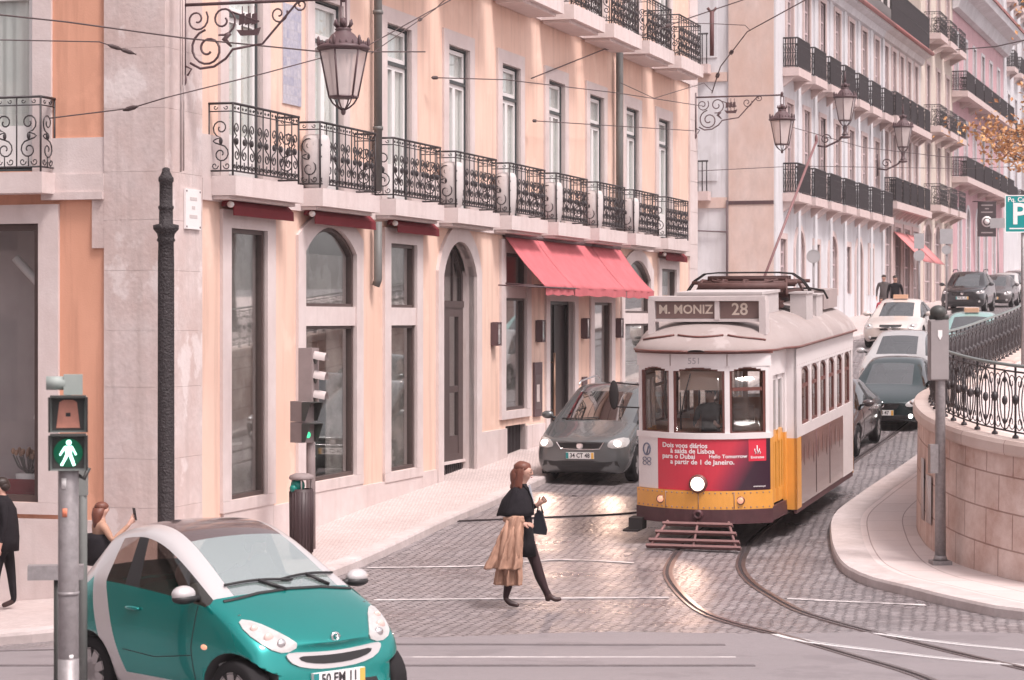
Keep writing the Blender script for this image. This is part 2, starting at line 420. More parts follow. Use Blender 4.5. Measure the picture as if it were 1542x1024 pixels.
# tram rails sunk in the setts
m_rail = mat('worn_rail_steel', (.36,.30,.30), .32, .5, metal=.85, var=.3, vscale=3)
m_rail2 = mat('polished_rail_steel', (.82,.78,.78), .4, .5, metal=.3, var=.12, vscale=3)  # pale, barely metallic colour stands in for the polished shine
m_seam = mat('dull_rail_steel', (.21,.18,.185), .5, .4, var=.3, vscale=3)
m_groove = mat('rail_groove', (.035,.025,.027), .9)
def rail(label, pts, m, w=.055, group='tram rails in the street'):
    L = smooth_line(pts, .4); mb = MB(); n = len(L)-1
    def nrm(i):
        t = (L[min(i+1,n)]-L[max(i-1,0)]).normalized(); return Vector((-t.y, t.x))
    for a, b, mi, dz in ((-w, 0, 0, .018), (0, .045, 1, .011), (.045, .075, 0, .016)):
        def P(i, j):
            p = L[i]+nrm(i)*[a, a, b, b][j]; return (p.x, p.y, gh(p.x, p.y)+[-.02, dz, dz, -.02][j])
        mb.grid(P, n, 3, mi, False)
    tag(mb.build('tram_rail', [m, m_groove]), label, 'tram rail', group)
rail('left rail of the curve under the tram, sweeping from the cowcatcher to the bottom edge',
     [(3.9,19.5),(3.72,21.2),(3.48,22.4),(3.12,24.1),(2.87,25.1),(2.49,26.3),(2.23,27.6),(2.10,29.9),(2.13,31.6),(2.42,33.6),(2.95,36),(5.4,44.6),(7.15,50),(10.4,60),(16,77)], m_rail)
rail('right rail of the curve under the tram, sweeping close past the pavement corner',
     [(5.3,19.8),(4.54,22.8),(4.19,24.3),(3.97,25.2),(3.69,26.3),(3.41,27.5),(3.23,29.1),(3.13,30.4),(3.15,31.9),(3.38,33.6),(3.9,36),(6.35,44.3),(8.1,49.7),(11.35,59.7),(16.95,76.7)], m_rail)
rail('bright polished rail branching rightwards off the left curved rail near the bottom edge',
     [(2.87,25.05),(3.12,24.25),(3.8,23.25),(4.3,22.55),(5.1,21.8),(6.5,20.8),(9,19.4)], m_rail2, .085)
rail('bright polished rail branching rightwards off the right curved rail below the pavement',
     [(3.97,25.15),(4.25,24.6),(4.7,23.95),(5.15,23.45),(6.2,22.6),(8.5,21.1)], m_rail2, .085)
rail('straight rail crossing the asphalt in front of the small green car', [(-12,24.05),(-2,24.05),(1.1,24.0),(2.2,24.0)], m_seam, .04)
rail('straight rail across the asphalt nearest the bottom edge', [(-12,22.0),(-2,22.0),(2.3,22.0)], m_seam, .03)
rail('thin rail along the kerb between the walking woman and the grey minivan', [(-1.0,36.9),(.6,37.4),(2.2,38.1),(4.4,40.5)], m_groove, .02)
# crossing lines of pale stones
m_line = mat('worn_white_paint', (.78,.71,.70), .7, .3, var=.45, vscale=5, var2=.55, v2scale=2.2, dark=(.34,.30,.305), patch=.9, pcol=(.29,.255,.26), pscale=2.6)
def line(pts, w):
    L = smooth_line(pts, .3); mb = MB()
    mb.grid(lambda i, j: (L[i].x, L[i].y+(j-.5)*w*(1+.25*math.sin(i*1.9)), gh(L[i].x, L[i].y)+.007), len(L)-1, 1)
    struct(mb.build('road_marking', m_line))
line([(-2.0,31.9),(-.4,32.1),(.6,32.75),(1.7,32.4)], .12)
line([(-1.7,28.6),(0,28.75),(1.95,28.85)], .12)
line([(3.4,28.75),(4.2,28.4),(5.0,28.1)], .13)
line([(-1.4,22.85),(2.2,22.85)], .06)
# ------------------------------------------------------------------ curved retaining wall, terrace, railing
WL = smooth_line([(16,22.6),(11.5,24.6),(9.3,26.2),(7.9,27.5),(7.1,28.4),(6.47,29.5),(6.08,31),(5.96,32.4),(6.0,33.8),(6.25,35.8),(6.78,38.2),(7.75,41.3),(9.4,46.4),(10.9,50.8),(14.0,60.3),(18.2,72.5)], .3)
ZT = [(20,1.75),(27,1.78),(29.4,1.82),(32,1.97),(36,2.16),(42,2.32),(47.5,2.56),(50,2.7),(60,3.4),(72,4.3)]
def zt(Y): return sum(interp(Y+d, ZT) for d in (-1.5,-.75,0,.75,1.5))/5
arcs = [0]
for a, b in zip(WL[:-1], WL[1:]): arcs.append(arcs[-1]+(b-a).length)
def wn_(i):
    t = (WL[min(i+1,len(WL)-1)]-WL[max(i-1,0)]).normalized(); return Vector((-t.y, t.x))   # towards the street
m_wall = brickmat('pink_limestone_blocks', (.74,.61,.565), (.68,.545,.50), (.43,.30,.265), .72, .47, .012, coord='UV', rough=.78, bump=.85, bdist=.012,
                  stain=(.58,.41,.345), stainfac=.85, stscale=1.5)
mb = MB(); nW = len(WL)-1
def WP(i, off, z): p = WL[i]+wn_(i)*off; return (p.x, p.y, z)
def wz(i, j): 
    b = gh(*WL[i])-.3; t = zt(WL[i].y)-.2; return b+(t-b)*j/6
mb.grid(lambda i, j: WP(i, .03*(1-j/6), wz(i, j)), nW, 6, 0, True, lambda i, j: (arcs[i], wz(i, j)-zt(WL[i].y)))
mb.grid(lambda i, j: WP(i, -.5, wz(i, j)), nW, 6, 0, True, lambda i, j: (arcs[i], wz(i, j)))
ret = mb.build('retaining_wall', [m_wall])
tag(ret, 'curved pink limestone block wall beneath the iron railing at the street corner', 'wall')
m_cop = brickmat('coping_stone', (.63,.52,.48), (.57,.46,.42), (.33,.22,.2), 1.3, 5, .01, coord='UV', rough=.7, bump=.2, stain=(.75,.6,.55), stainfac=.6)
mb = MB()
prof = [(.0,-.2),(.06,-.19),(.075,-.16),(.075,-.05),(.05,0),(-.4,.0),(-.5,-.02),(-.5,-.2)]
mb.grid(lambda i, j: WP(i, prof[j][0], zt(WL[i].y)+prof[j][1]), nW, len(prof)-1, 0, False, lambda i, j: (arcs[i], j*.1))
mb.build('coping', [m_cop], ret)
mb = MB()
mb.grid(lambda i, j: (WL[i].x+.4+[0,1,2.5,5,9,15,30,60][j], WL[i].y+.0, zt(WL[i].y)-.06), nW, 7, 0, True, lambda i, j: (WL[i].x+[0,1,2.5,5,9,15,30,60][j], WL[i].y))
struct(mb.build('terrace', [m_flag]))
m_iron = mat('black_wrought_iron', (.035,.026,.029), .5, .5, var=.3, vscale=12)
m_irong = mat('grey_green_handrail', (.20,.23,.225), .45, .5, metal=.3)
rr = thing('terrace_railing', 'dark wrought iron railing with oval hoops along the curved stone wall', 'railing')
mb = MB(); ins = -.2
mb.tube([WP(i, ins, zt(WL[i].y)+.94) for i in range(0, nW+1)], .032, 8, 0, flat=.7)
mb.build('handrail', [m_irong], rr)
hoops = MB(); bars = MB(); low = MB()
low.tube([WP(i, ins, zt(WL[i].y)+.08) for i in range(0, nW+1)], .013, 5)
low.tube([WP(i, ins, zt(WL[i].y)+.86) for i in range(0, nW+1)], .013, 5)
low.build('bottom_rail', [m_iron], rr)
def on_wall(s):
    s = max(0, min(arcs[-1]-.001, s)); k = max(i for i in range(len(arcs)) if arcs[i] <= s); t = (s-arcs[k])/max(1e-6, (arcs[min(k+1,nW)]-arcs[k]))
    a = Vector(WP(k, ins, zt(WL[k].y))); b = Vector(WP(min(k+1,nW), ins, zt(WL[min(k+1,nW)].y))); return a.lerp(b, t)
s0 = 2.0; step = .62
while s0 < arcs[-1]-1:
    p = on_wall(s0)
    if not bars.v:
        bars.tube([(0,0,-.02), (0,0,.94)], .016, 5); bars.lathe([(.014,.43),(.05,.48),(.05,.52),(.014,.57)], 6); bars.lathe([(.045,-.01),(.04,.03),(.014,.05)], 6); bme = bars.mesh('baluster', [m_iron])
    link('baluster', bme, rr, p)
    for sg in (0, 1):
        c = s0+step/2; pts = []
        for k in range(17):
            a = math.pi*2*k/16
            q = on_wall(c+.23*math.sin(a)*(1 if sg == 0 else .62)); pts.append(q+Vector((0,0,.47+(.38 if sg == 0 else .30)*math.cos(a))))
        hoops.tube(pts, .0095, 4, cap=False)
    q = on_wall(s0+step/2)
    hoops.tube([q+Vector((0,0,.08)), q+Vector((0,0,.86))], .010, 4)
    for hz, r_ in ((.47,.05),(.2,.035),(.74,.035)): hoops.ell(q+Vector((0,0,hz)), (r_*.8,r_*.8,r_*1.3), 6, 5)
    for sg in (-1, 1):
        for zc, dz in ((.2, -1), (.72, 1)):
            pts = []
            for k in range(11):
                t = k/10; a = t*math.pi*2.2; rad = .10*(1-.75*t)
                g = on_wall(s0+sg*(.11-rad*math.cos(a)*1.0)); pts.append(g+Vector((0,0,zc+dz*rad*math.sin(a)*1.1)))
            hoops.tube(pts, .008, 4, cap=False)
    s0 += step
hoops.build('hoop', [m_iron], rr)
# ------------------------------------------------------------------ corner building
def stucco(name, col, dark): return mat(name, col, .85, .25, var=.10, vscale=1.6, bump=.25, bscale=45, var2=.75, v2scale=.4, dark=dark, bdist=.008, stretch=(1,1,.45), streak=.7, patch=.35, pcol=tuple(min(.85,c*1.12) for c in col), pscale=.7)
m_peach = stucco('peach_stucco', (.79,.57,.475), (.70,.455,.355))
m_peach_shade = stucco('shaded_peach_stucco', (.70,.365,.255), (.60,.295,.195))  # deeper copy of the peach: the side face's shade is in the colour
m_stone = mat('pale_limestone', (.69,.60,.585), .75, .3, var=.10, vscale=5, bump=.3, bscale=35, var2=.7, v2scale=1.1, dark=(.54,.43,.41), streak=.35)
m_pil = mat('stained_limestone', (.68,.585,.57), .8, .25, var=.2, vscale=7, bump=.6, bscale=16, var2=.9, v2scale=.8, dark=(.50,.37,.34), streak=.7, patch=.5, pcol=(.74,.67,.66), pscale=1.1)
m_white = mat('white_window_paint', (.76,.73,.72), .45, .4, var=.05, vscale=10)
m_dark = mat('dark_green_frame', (.05,.058,.06), .45, .45)
m_brown = mat('dark_brown_frame', (.085,.055,.05), .45, .45, var=.2, vscale=8)
m_curt = mat('pale_curtain', (.88,.86,.85), .9, .1, var=.10, vscale=9, stretch=(6,6,.6))
m_room = mat('dim_interior', (.68,.61,.59), .9, .1, var=.3, vscale=1.2)
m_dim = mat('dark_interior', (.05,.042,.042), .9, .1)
m_glass = glass('window_glass', (.95,.97,.96), .10)
m_shop = glass('shop_glass', (.92,.93,.92), .20)
m_door = mat('dark_brown_door', (.075,.05,.048), .4, .5, var=.25, vscale=6)
m_pipe = mat('grey_green_pipe', (.155,.15,.143), .55, .4, var=.2, vscale=4)
m_red = mat('red_awning_cloth', (.53,.145,.16), .85, .15, var=.16, vscale=2.5, streak=.35, bump=.15, bscale=60)
m_redd = mat('dark_red_awning_cloth', (.17,.028,.034), .85, .15, var=.15, vscale=4)
m_lamp = mat('lamp_iron', (.10,.055,.06), .5, .5, var=.25, vscale=10)
UX = Vector((.2961,.9551)); RZ1 = math.atan2(.9551,.2961)
C0 = Vector((-4.614,30.73))
ob = thing('corner_building', 'peach stuccoed corner building with red awnings, iron balconies and pale stone window surrounds', 'building', (C0.x,C0.y,0), RZ1)
def onf(t, out, z):                      # facade metres, distance out from the wall, height -> world
    return Vector((C0.x+.2961*t+.9551*out, C0.y+.9551*t-.2961*out, z))
ROT_L = Matrix.Rotation(R(-90), 4, 'Z')  # left face: u = -distance from the corner
def spiral(cx, cz, r, a0, turns, sgn=1, n=16):
    return [(cx+r*(1-.8*k/n)*math.cos(a0+sgn*turns*2*math.pi*k/n), cz+r*(1-.8*k/n)*math.sin(a0+sgn*turns*2*math.pi*k/n)) for k in range(n+1)]
def rail_side(mb, A, B, h, mod=.25, rod=.0105, posts=True):
    """ornate panel of scrolls between the ground points A and B"""
    A, B = Vector(A), Vector(B); L = (B-A).length; n = max(1, round(L/mod)); w = L/n
    P = lambda u, z: A.lerp(B, u/L)+Vector((0,0,z))
    mb.tube([P(0,h), P(L,h)], .026, 6, flat=.7); mb.tube([P(0,.07), P(L,.07)], .013, 4); mb.tube([P(0,h-.11), P(L,h-.11)], .009, 4)
    for k in range(n+1):
        mb.tube([P(k*w,0 if k in (0,n) else .07), P(k*w,h)], .016 if k in (0,n) else .011, 4)
    for k in range(n):
        c = (k+.5)*w; q = w*.36; s = 1 if k % 2 else -1
        # S scroll with two spirals, a small scroll above and a drop in the middle
        pts = [(c+s*(x-c), z) for x, z in spiral(c, .30, q, math.pi*.5, 1.35)][::-1]
        pts2 = [(c+s*(x-c), z) for x, z in spiral(c, .66, q, -math.pi*.5, 1.35)]
        up = [(c+s*q*.9*math.sin(math.pi*t), .30+q+(.36-2*q)*t) for t in (.25,.5,.75)]
        mb.tube([P(u, z) for u, z in pts+up+pts2], rod, 4, cap=False)
        for sg in (-1, 1):
            sp = spiral(c+sg*w*.24, .14, w*.15, math.pi*(0 if sg < 0 else 1), 1.1, sg, 9)
            mb.tube([P(u, z) for u, z in sp], rod*.9, 3, cap=False)
            sp = spiral(c+sg*w*.22, h-.055, w*.10, math.pi*(0 if sg < 0 else 1), .9, sg, 7)
            mb.tube([P(u, z) for u, z in sp], rod*.8, 3, cap=False)
        mb.ell(P(c,.48), (.028,.028,.05), 6, 5)
        mb.tube([P(c,.07), P(c,.2)], rod, 3)
def railing_mesh(name, w, d, h=1.0):
    mb = MB(); x = w/2
    rail_side(mb, (-x,-d,0), (x,-d,0), h); rail_side(mb, (-x,0,0), (-x,-d,0), h); rail_side(mb, (x,-d,0), (x,0,0), h)
    return mb.mesh(name, [m_iron])
BZ = 5.38                                # balcony floor
bays = [2.62+3.204*i for i in range(9)]
ops2 = [(c-.6, c+.6, BZ+.02, 8.38, .0) for c in bays] 
ops3 = [(c-.6, c+.6, 9.82, 12.7, 0) for c in bays]
# ground floor openings: (x0,x1,z0,z1,rise)
GF = [(2.1,3.38,.85,4.69,0), (4.85,7.0,.9,4.84,.40), (8.6,9.9,.84,4.68,0), (11.3,13.2,.50,4.82,.62), (15.05,16.45,1.62,4.70,0),
      (18.1,20.0,.80,3.78,0), (21.6,23.1,1.2,3.78,0), (24.3,26.8,1.1,4.80,.45), (27.95,29.55,1.2,4.66,0)]
VENT = (15.15,16.5,.72,1.32,0)
FEND = 31.9
mb = MB(); wall(mb, 1.12, FEND-.85, -1.4, 14, GF+[VENT]+ops2+ops3, .16, 0, 1)
mb.add([(1.12,0,14),(FEND,0,14),(FEND,.3,14),(1.12,.3,14)], [(0,1,2,3)])
mb.build('facade_wall', [m_peach, m_stone], ob)
OL = [(-9,-1.82,.94,4.69,0), (-9,-1.9,BZ+.02,8.5,0), (-9,-1.9,9.82,12.7,0)]
mb = MB(); mb.M = ROT_L; wall(mb, -14, -.84, -1.4, 14, OL, .16, 0, 1)
mb.build('side_wall', [m_peach_shade, m_stone], ob)
mb = MB()                                # closed rear, far side and roof
mb.add([(.4,14,-1.4),(FEND,14,-1.4),(FEND,14,14),(.4,14,14)], [(0,1,2,3)])
mb.add([(FEND,.0,-1.4),(FEND,14,-1.4),(FEND,14,14),(FEND,0,14)], [(0,1,2,3)])
mb.build('rear_wall', [m_peach], ob)
mb = MB(); mb.prism([(-.35,-.35),(FEND+.2,-.35),(FEND+.2,14.2),(-.35,14.2)], 14, 14.25, 'z'); mb.build('roof', [m_stone], ob)
# corner pilaster (two faces) with block joints, end pilaster, band course
mb = MB()
zj = [-1.4,.9,1.55,2.5,3.25,4.05,4.72,5.36,6.2,7.0,7.8,8.6,9.5,10.4,11.3,12.2,13.1,14]
for a, b in zip(zj[:-1], zj[1:]):
    g = .0015
    mb.prism([(-.05,-.05),(1.12,-.05),(1.12,.3),(.3,.3),(.3,.84),(-.05,.84)], a+g, b-g, 'z')
mb.box(-.02,1.1,-.02,.28,-1.3,13.9); mb.box(-.02,.28,.28,.82,-1.3,13.9)
mb.box(-.045,.0,.842,1.02,4.35,5.0)
mb.build('corner_pilaster', [m_pil], ob)
mb = MB()
for a, b in zip(zj[:-1], zj[1:]): mb.box(FEND-.85, FEND+.04, -.05, .3, a+.005, b-.005)
mb.box(FEND-.84, FEND+.02, -.03, .3, -1.3, 13.9)
mb.build('end_pilaster', [m_stone], ob)
mb = MB()
for i in range(10):                      # band between the balconies
    x0 = 1.122 if i == 0 else bays[i-1]+.86; x1 = bays[i]-.86 if i < 9 else FEND-.852
    mb.box(x0, x1, -.03, .1, 5.06, 5.95)
mb.box(1.122, FEND-.852, -.06, .1, 5.04, 5.34); mb.box(1.122, FEND-.852, -.06, .1, 9.50, 9.80)
mb.M = ROT_L
mb.box(-1.70,-.842,-.03,.1,5.34,5.83); mb.box(-14,-.842,-.06,.1,5.10,5.34); mb.box(-1.75,-.842,-.10,.1,5.0,5.10)
mb.build('band_course', [m_stone], ob)
# stone plinth along both faces, cut at the openings
mb = MB()
def plinth(mb, a, b, z, y=-.04): mb.box(a, b, y, .12, -1.4, z)
for a, b, z in ((1.122,1.86,.62),(1.86,3.62,.84),(3.62,4.55,.66),(4.55,7.3,.87),(7.3,8.3,.70),(8.3,10.2,.83),(10.2,10.98,.74),(13.5,14.75,1.28),(14.75,16.85,1.28),(16.85,17.75,1.28),(20.35,21.3,1.45),(21.3,23.4,1.15),(23.4,24.0,1.45),(24.0,27.1,1.05),(27.1,31.04,1.15)):
    if (a, b) == (14.75,16.85):
        mb.box(a, 15.15, -.04, .12, -1.4, z); mb.box(16.5, b, -.04, .12, -1.4, z); mb.box(15.15, 16.5, -.04, .12, -1.4, .72)
    else: plinth(mb, a, b, z, -.04 if round(a*10) % 2 else -.043)
mb.box(10.98, 13.5, -.12, .1, -1.4, .47)
mb.M = ROT_L; mb.box(-14, -.842, -.05, .12, -1.4, .72)
mb.build('plinth', [m_stone], ob)
mb = MB()
for k in range(14): mb.box(15.2+k*.095, 15.225+k*.095, .10, .13, .72, 1.32)
mb.box(15.15,16.5,.16,.2,.72,1.32,1); mb.build('cellar_vent', [m_iron, m_dim], ob)

def french_window(h, w=1.2, tran=.74, openl=False):
    """frame, pane, curtain, surround meshes; origin at the sill centre on the wall face"""
    fr = MB(); y0, y1 = .075, .15; x = w/2; zt_ = h*tran+.1
    fr.ring(arch_poly(-x,x,0,h), offset_poly(arch_poly(-x,x,0,h), .035), y0-.03, y1, 1)
    a, b = x-.035, x-.035
    fr.box(-a, a, y0-.03, y1, zt_, zt_+.05, 1)                                   # transom, dark
    fr.ring(arch_poly(-a,a,zt_+.07,h-.055), offset_poly(arch_poly(-a,a,zt_+.07,h-.055), .07), y0, y1-.01, 0)
    for s in (-1, 1):
        q = arch_poly(min(0,s*a), max(0,s*a), .055, zt_)
        fr.ring(q, offset_poly(q, .075), y0, y1-.01, 0)
        q0, q1 = min(s*.075, s*(a-.075)), max(s*.075, s*(a-.075))
        fr.box(q0, q1, y0+.005, y1-.015, .13, .62, 0)
    gl = MB(); gl.box(-a+.07, a-.07, y1-.04, y1-.03, .06, h-.12)
    cu = MB(); n = 40
    def P(i, j): 
        u = -a+2*a*i/n; return (u, y1-.005+.018*math.sin(u*42), .06+(h-.12)*j)
    cu.grid(P, n, 1)
    su = MB(); o = arch_poly(-x-.28, x+.28, -.02, h+.26); inn = arch_poly(-x, x, -.02, h)
    su.ring(o[1:]+o[:1], inn[1:]+inn[:1], -.045, .12, 0, closed=False)
    return (fr.mesh('window', [m_white, m_dark]), gl.mesh('pane', [m_glass]), cu.mesh('curtain', [m_curt]), su.mesh('window_surround', [m_stone]))
def put_window(parent, ms, x, z, M=None, names=('window','pane','curtain','window_surround')):
    rz = 0 if M is None else R(-90); p = Vector((x,0,z)); p = p if M is None else M @ p
    w = link(names[0], ms[0], parent, p, (0,0,rz))
    for nme, me in zip(names[1:], ms[1:]):
        if me is not None: link(nme, me, w)
    return w
fw = french_window(2.96); fw3 = french_window(2.86)
m_slab = m_stone
sb = MB(); sb.box(-1.22,1.22,-.42,-.062,-.27,0); sb.box(-1.19,1.19,-.30,-.062,-.32,-.273); slab_me = sb.mesh('balcony', [m_slab])
rl_me = railing_mesh('railing', 2.36, .36)
for c in bays:
    put_window(ob, fw, c, BZ+.02); put_window(ob, fw3, c, 9.82)
    b = link('balcony', slab_me, ob, (c, 0, BZ)); link('railing', rl_me, b)
sb = MB(); sb.box(-1.22,1.22,-.75,-.062,-.30,0); sb.box(-1.12,1.12,-.62,-.062,-.36,-.303); slab3 = sb.mesh('balcony', [m_slab])
rl3 = railing_mesh('railing', 2.36, .68)
for c in bays[1:]:
    b = link('balcony', slab3, ob, (c, 0, 9.80)); link('railing', rl3, b)
# left face: upper windows, balcony
wl_ = french_window(3.1, 1.5)
for q, z in ((2.66, BZ+.02), (2.66, 9.82)): put_window(ob, wl_, -q, z, ROT_L)
sb = MB(); sb.box(-3.2,1.22,-.42,-.062,-.28,0); bl = link('balcony', sb.mesh('balcony', [m_slab]), ob, ROT_L @ Vector((-2.78,0,BZ-.02)), (0,0,R(-90)))
mb = MB(); rail_side(mb, (-3.1,-.38,0), (1.18,-.38,0), 1.0, .36); rail_side(mb, (1.18,-.38,0), (1.18,0,0), 1.0, .3)
mb.build('railing', [m_iron], bl)
# ---- shop windows
def shop_window(x0, x1, z0, z1, rise, transom=None, deep=.07, sur=.30, fr_m=m_brown, M=None, gm=m_shop, fw_=.06):
    cx = (x0+x1)/2; P = lambda k: arch_poly(x0-cx+k, x1-cx-k, 0+k, z1-z0-k, max(0, rise-k*.3))
    fr = MB(); o = P(0.001)
    fr.ring(o, offset_poly(o, fw_), deep-.05, deep+.05, 0)
    if transom:
        a, b = transom[0]-z0, transom[1]-z0
        fr.box(x0-cx+.001, x1-cx-.001, -.02, deep+.06, a, b, 1)
        for zz in (a-.05, b): fr.box(x0-cx+.06, x1-cx-.06, deep-.045, deep+.045, zz, zz+.05, 0)
    gl = MB(); q = P(.05)
    gl.prism(q, deep+.0, deep+.012, 'y')
    w = fr.build('shop_window', [fr_m, m_stone], ob, *( ((cx,0,z0), (0,0,0)) if M is None else (M @ Vector((cx,0,z0)), (0,0,R(-90))) ))
    gl.build('pane', [gm], w)
    su = MB(); oo = arch_poly(x0-cx-sur, x1-cx+sur, 0, z1-z0+sur*.85, rise*(1.05) if rise else 0); ii = arch_poly(x0-cx, x1-cx, 0, z1-z0, rise)
    su.ring(oo[1:]+oo[:1], ii[1:]+ii[:1], -.05, .1, 0, closed=False)
    su.box(x0-cx-sur, x1-cx+sur, -.055, .09, -.16, -.003, 0)
    su.build('window_surround', [m_stone], w)
    return w
g = GF
shop_window(*g[0][:5]); shop_window(*g[1][:5], transom=(3.30,3.60)); shop_window(*g[2][:5], transom=(3.30,3.60))
shop_window(*g[4][:5], transom=(3.82,4.05)); shop_window(*g[6][:5]); shop_window(*g[7][:5], transom=(3.3,3.55)); shop_window(*g[8][:5], transom=(3.3,3.55))
shop_window(-9, -1.82, .94, 4.69, 0, M=ROT_L, fw_=.09, gm=glass('display_glass', (.93,.93,.93), .05))
# arched street door
d = MB(); cx = 12.25
o = arch_poly(-.95,.95,0,4.32,.62); d.ring(o, offset_poly(o,.09), .22,.32,0); d.box(-.95,.95,.20,.32,3.12,3.24)
for s in (-1, 1):
    q = arch_poly(min(0,s*.86),max(0,s*.86),.25,3.12); d.ring(q, offset_poly(q,.17), .22,.30,0); d.box(min(s*.03,s*.83),max(s*.03,s*.83),.23,.29,.25,.75)
    d.box(min(s*.03,s*.83),max(s*.03,s*.83),.23,.29,1.55,1.67)
    d.box(s*.43-.02,s*.43+.02,.24,.28,3.24,4.2)
dr = d.build('street_door', [m_door], ob, (cx,0,.50))
gl = MB(); gl.box(-.86,.86,.26,.268,.7,3.1); q = arch_poly(-.86,.86,3.24,4.24,.56); gl.prism(q,.26,.268,'y'); gl.build('pane', [m_shop], dr)
su = MB(); oo = arch_poly(-1.25,1.25,0,4.62,.85); ii = arch_poly(-.95,.95,0,4.32,.62); su.ring(oo[1:]+oo[:1], ii[1:]+ii[:1], -.06,.1,0,closed=False)
for s in (-1, 1): su.box(min(s*.95,s*1.0),max(s*.95,s*1.0),.16,.32,0,3.8)
su.box(-.95,.95,-.05,.32,-.1,-.005); su.box(-.95,.95,.17,.21,.25,.30); su.build('door_surround', [m_stone], dr)
gr = MB()
for k in range(15): gr.box(-.83+k*.116,-.805+k*.116,.20,.22,-.0,.24)
gr.build('door_grille', [m_iron], dr)
# hotel entrance
d = MB(); d.ring(arch_poly(-.95,.95,0,2.98), offset_poly(arch_poly(-.95,.95,0,2.98),.07), .1,.2,0)
d.box(-.02,.02,.14,.2,0,2.9); d.box(-.88,.88,.17,.19,.05,2.9)
e = d.build('entrance_door', [mat('black_door', (.025,.018,.018), .35, .5)], ob, (19.05,0,.80))
h = MB(); h.tube([(-.22,.08,.5),(-.22,.08,1.9)], .03, 8); h.tube([(-.22,.08,.7),(-.22,.17,.7)], .015, 6); h.tube([(-.22,.08,1.7),(-.22,.17,1.7)], .015, 6)
h.build('handle', [mat('brass', (.45,.28,.2), .35, .5, metal=.8)], e)
su = MB(); oo = arch_poly(-1.22,1.22,-.2,3.22); ii = arch_poly(-.95,.95,-.2,2.98); su.ring(oo[1:]+oo[:1], ii[1:]+ii[:1], -.05,.1,0,closed=False); su.build('door_surround', [m_stone], e)
# rooms behind the glass
mb = MB(); mb.box(1.0,31.2,2.2,2.3,-.5,5.0); mb.box(.9,31.2,.5,3.3,4.98,5.02); mb.box(1.0,31.2,.5,3.3,.70,.74); mb.box(14.6,14.7,.5,3.3,.7,5); mb.box(20.6,20.7,.5,3.3,.7,5)
mb.box(2.0,3.5,.55,.6,.8,3.0,1); mb.box(10.9,11,.5,3.2,.7,5.)
mb.build('shop_interior', [m_room, m_curt], ob)
m_litroom = mat('lit_room_tone', (.46,.41,.395), .8, .2, var=.45, vscale=1.6, var2=.6, v2scale=3.5, dark=(.66,.62,.60), patch=.6, pcol=(.24,.20,.19), pscale=1.0)
mb = MB()
for a_, b_, c_, d_ in ((2.5,3.36,.87,4.66),(4.87,5.7,.92,3.3),(6.3,6.98,.92,3.3),(4.87,6.98,3.6,4.42),(8.62,9.88,.86,3.3),(8.62,9.88,3.6,4.66),(15.07,16.43,1.64,3.8),(21.6,23.1,1.2,3.78),(24.3,26.8,1.1,3.3),(27.97,29.53,3.55,4.64)): mb.box(a_,b_,.20,.22,c_,d_)
mb.build('lit_room_sheet', [m_litroom], ob)  # added mottled sheets; their pale tone imitates lit rooms behind the glass
def hung(x0, x1, z0, z1, y, m, nm='shop_curtain', f=.03):
    mb = MB(); n = max(6, int((x1-x0)*22)); mb.shell(lambda i, j: ((x0+(x1-x0)*i/n, y+f*math.sin(i*1.3)+f*.5*math.sin(i*.37), z0+(z1-z0)*j/2), (0,-1,0)), n, 2, .008); mb.build(nm, [m], ob)
hung(2.12, 2.75, .9, 4.6, .34, m_curt); hung(5.15, 5.95, 3.66, 4.62, .36, m_curt, 'shop_banner', .006); hung(6.25, 6.75, 3.75, 4.2, .5, mat('red_print', (.5,.12,.12), .7), 'shop_banner', .004)
hung(4.9, 6.95, .92, 1.75, .45, mat('pale_teal_panel', (.68,.76,.76), .6), 'painted_reflection', .0); hung(5.7, 6.9, 1.8, 3.2, .9, mat('warm_panel', (.64,.53,.48), .7, var=.3, vscale=2), 'painted_reflection', .01)  # added panels; pale colours stand in for reflections and brighter interiors
hung(8.65, 9.4, .86, 2.2, .40, mat('grey_panel', (.60,.57,.57), .6, var=.3, vscale=3), 'painted_reflection', .0); hung(8.7, 9.8, 3.7, 4.5, .5, mat('warm_panel', (.64,.53,.48), .7), 'shop_banner', .01)
hung(15.2, 16.3, 1.7, 2.7, .4, mat('pale_teal_panel', (.68,.76,.76), .6), 'painted_reflection', .0); hung(21.7, 23.0, 2.2, 3.7, .4, mat('pale_teal_panel', (.68,.76,.76), .6), 'painted_reflection', .01); hung(24.4, 26.6, 1.6, 3.2, .4, m_curt)
mb = MB(); mb.box(.5,31.4,2.5,2.6,5.1,13.6); mb.build('upper_interior', [m_dim], ob)
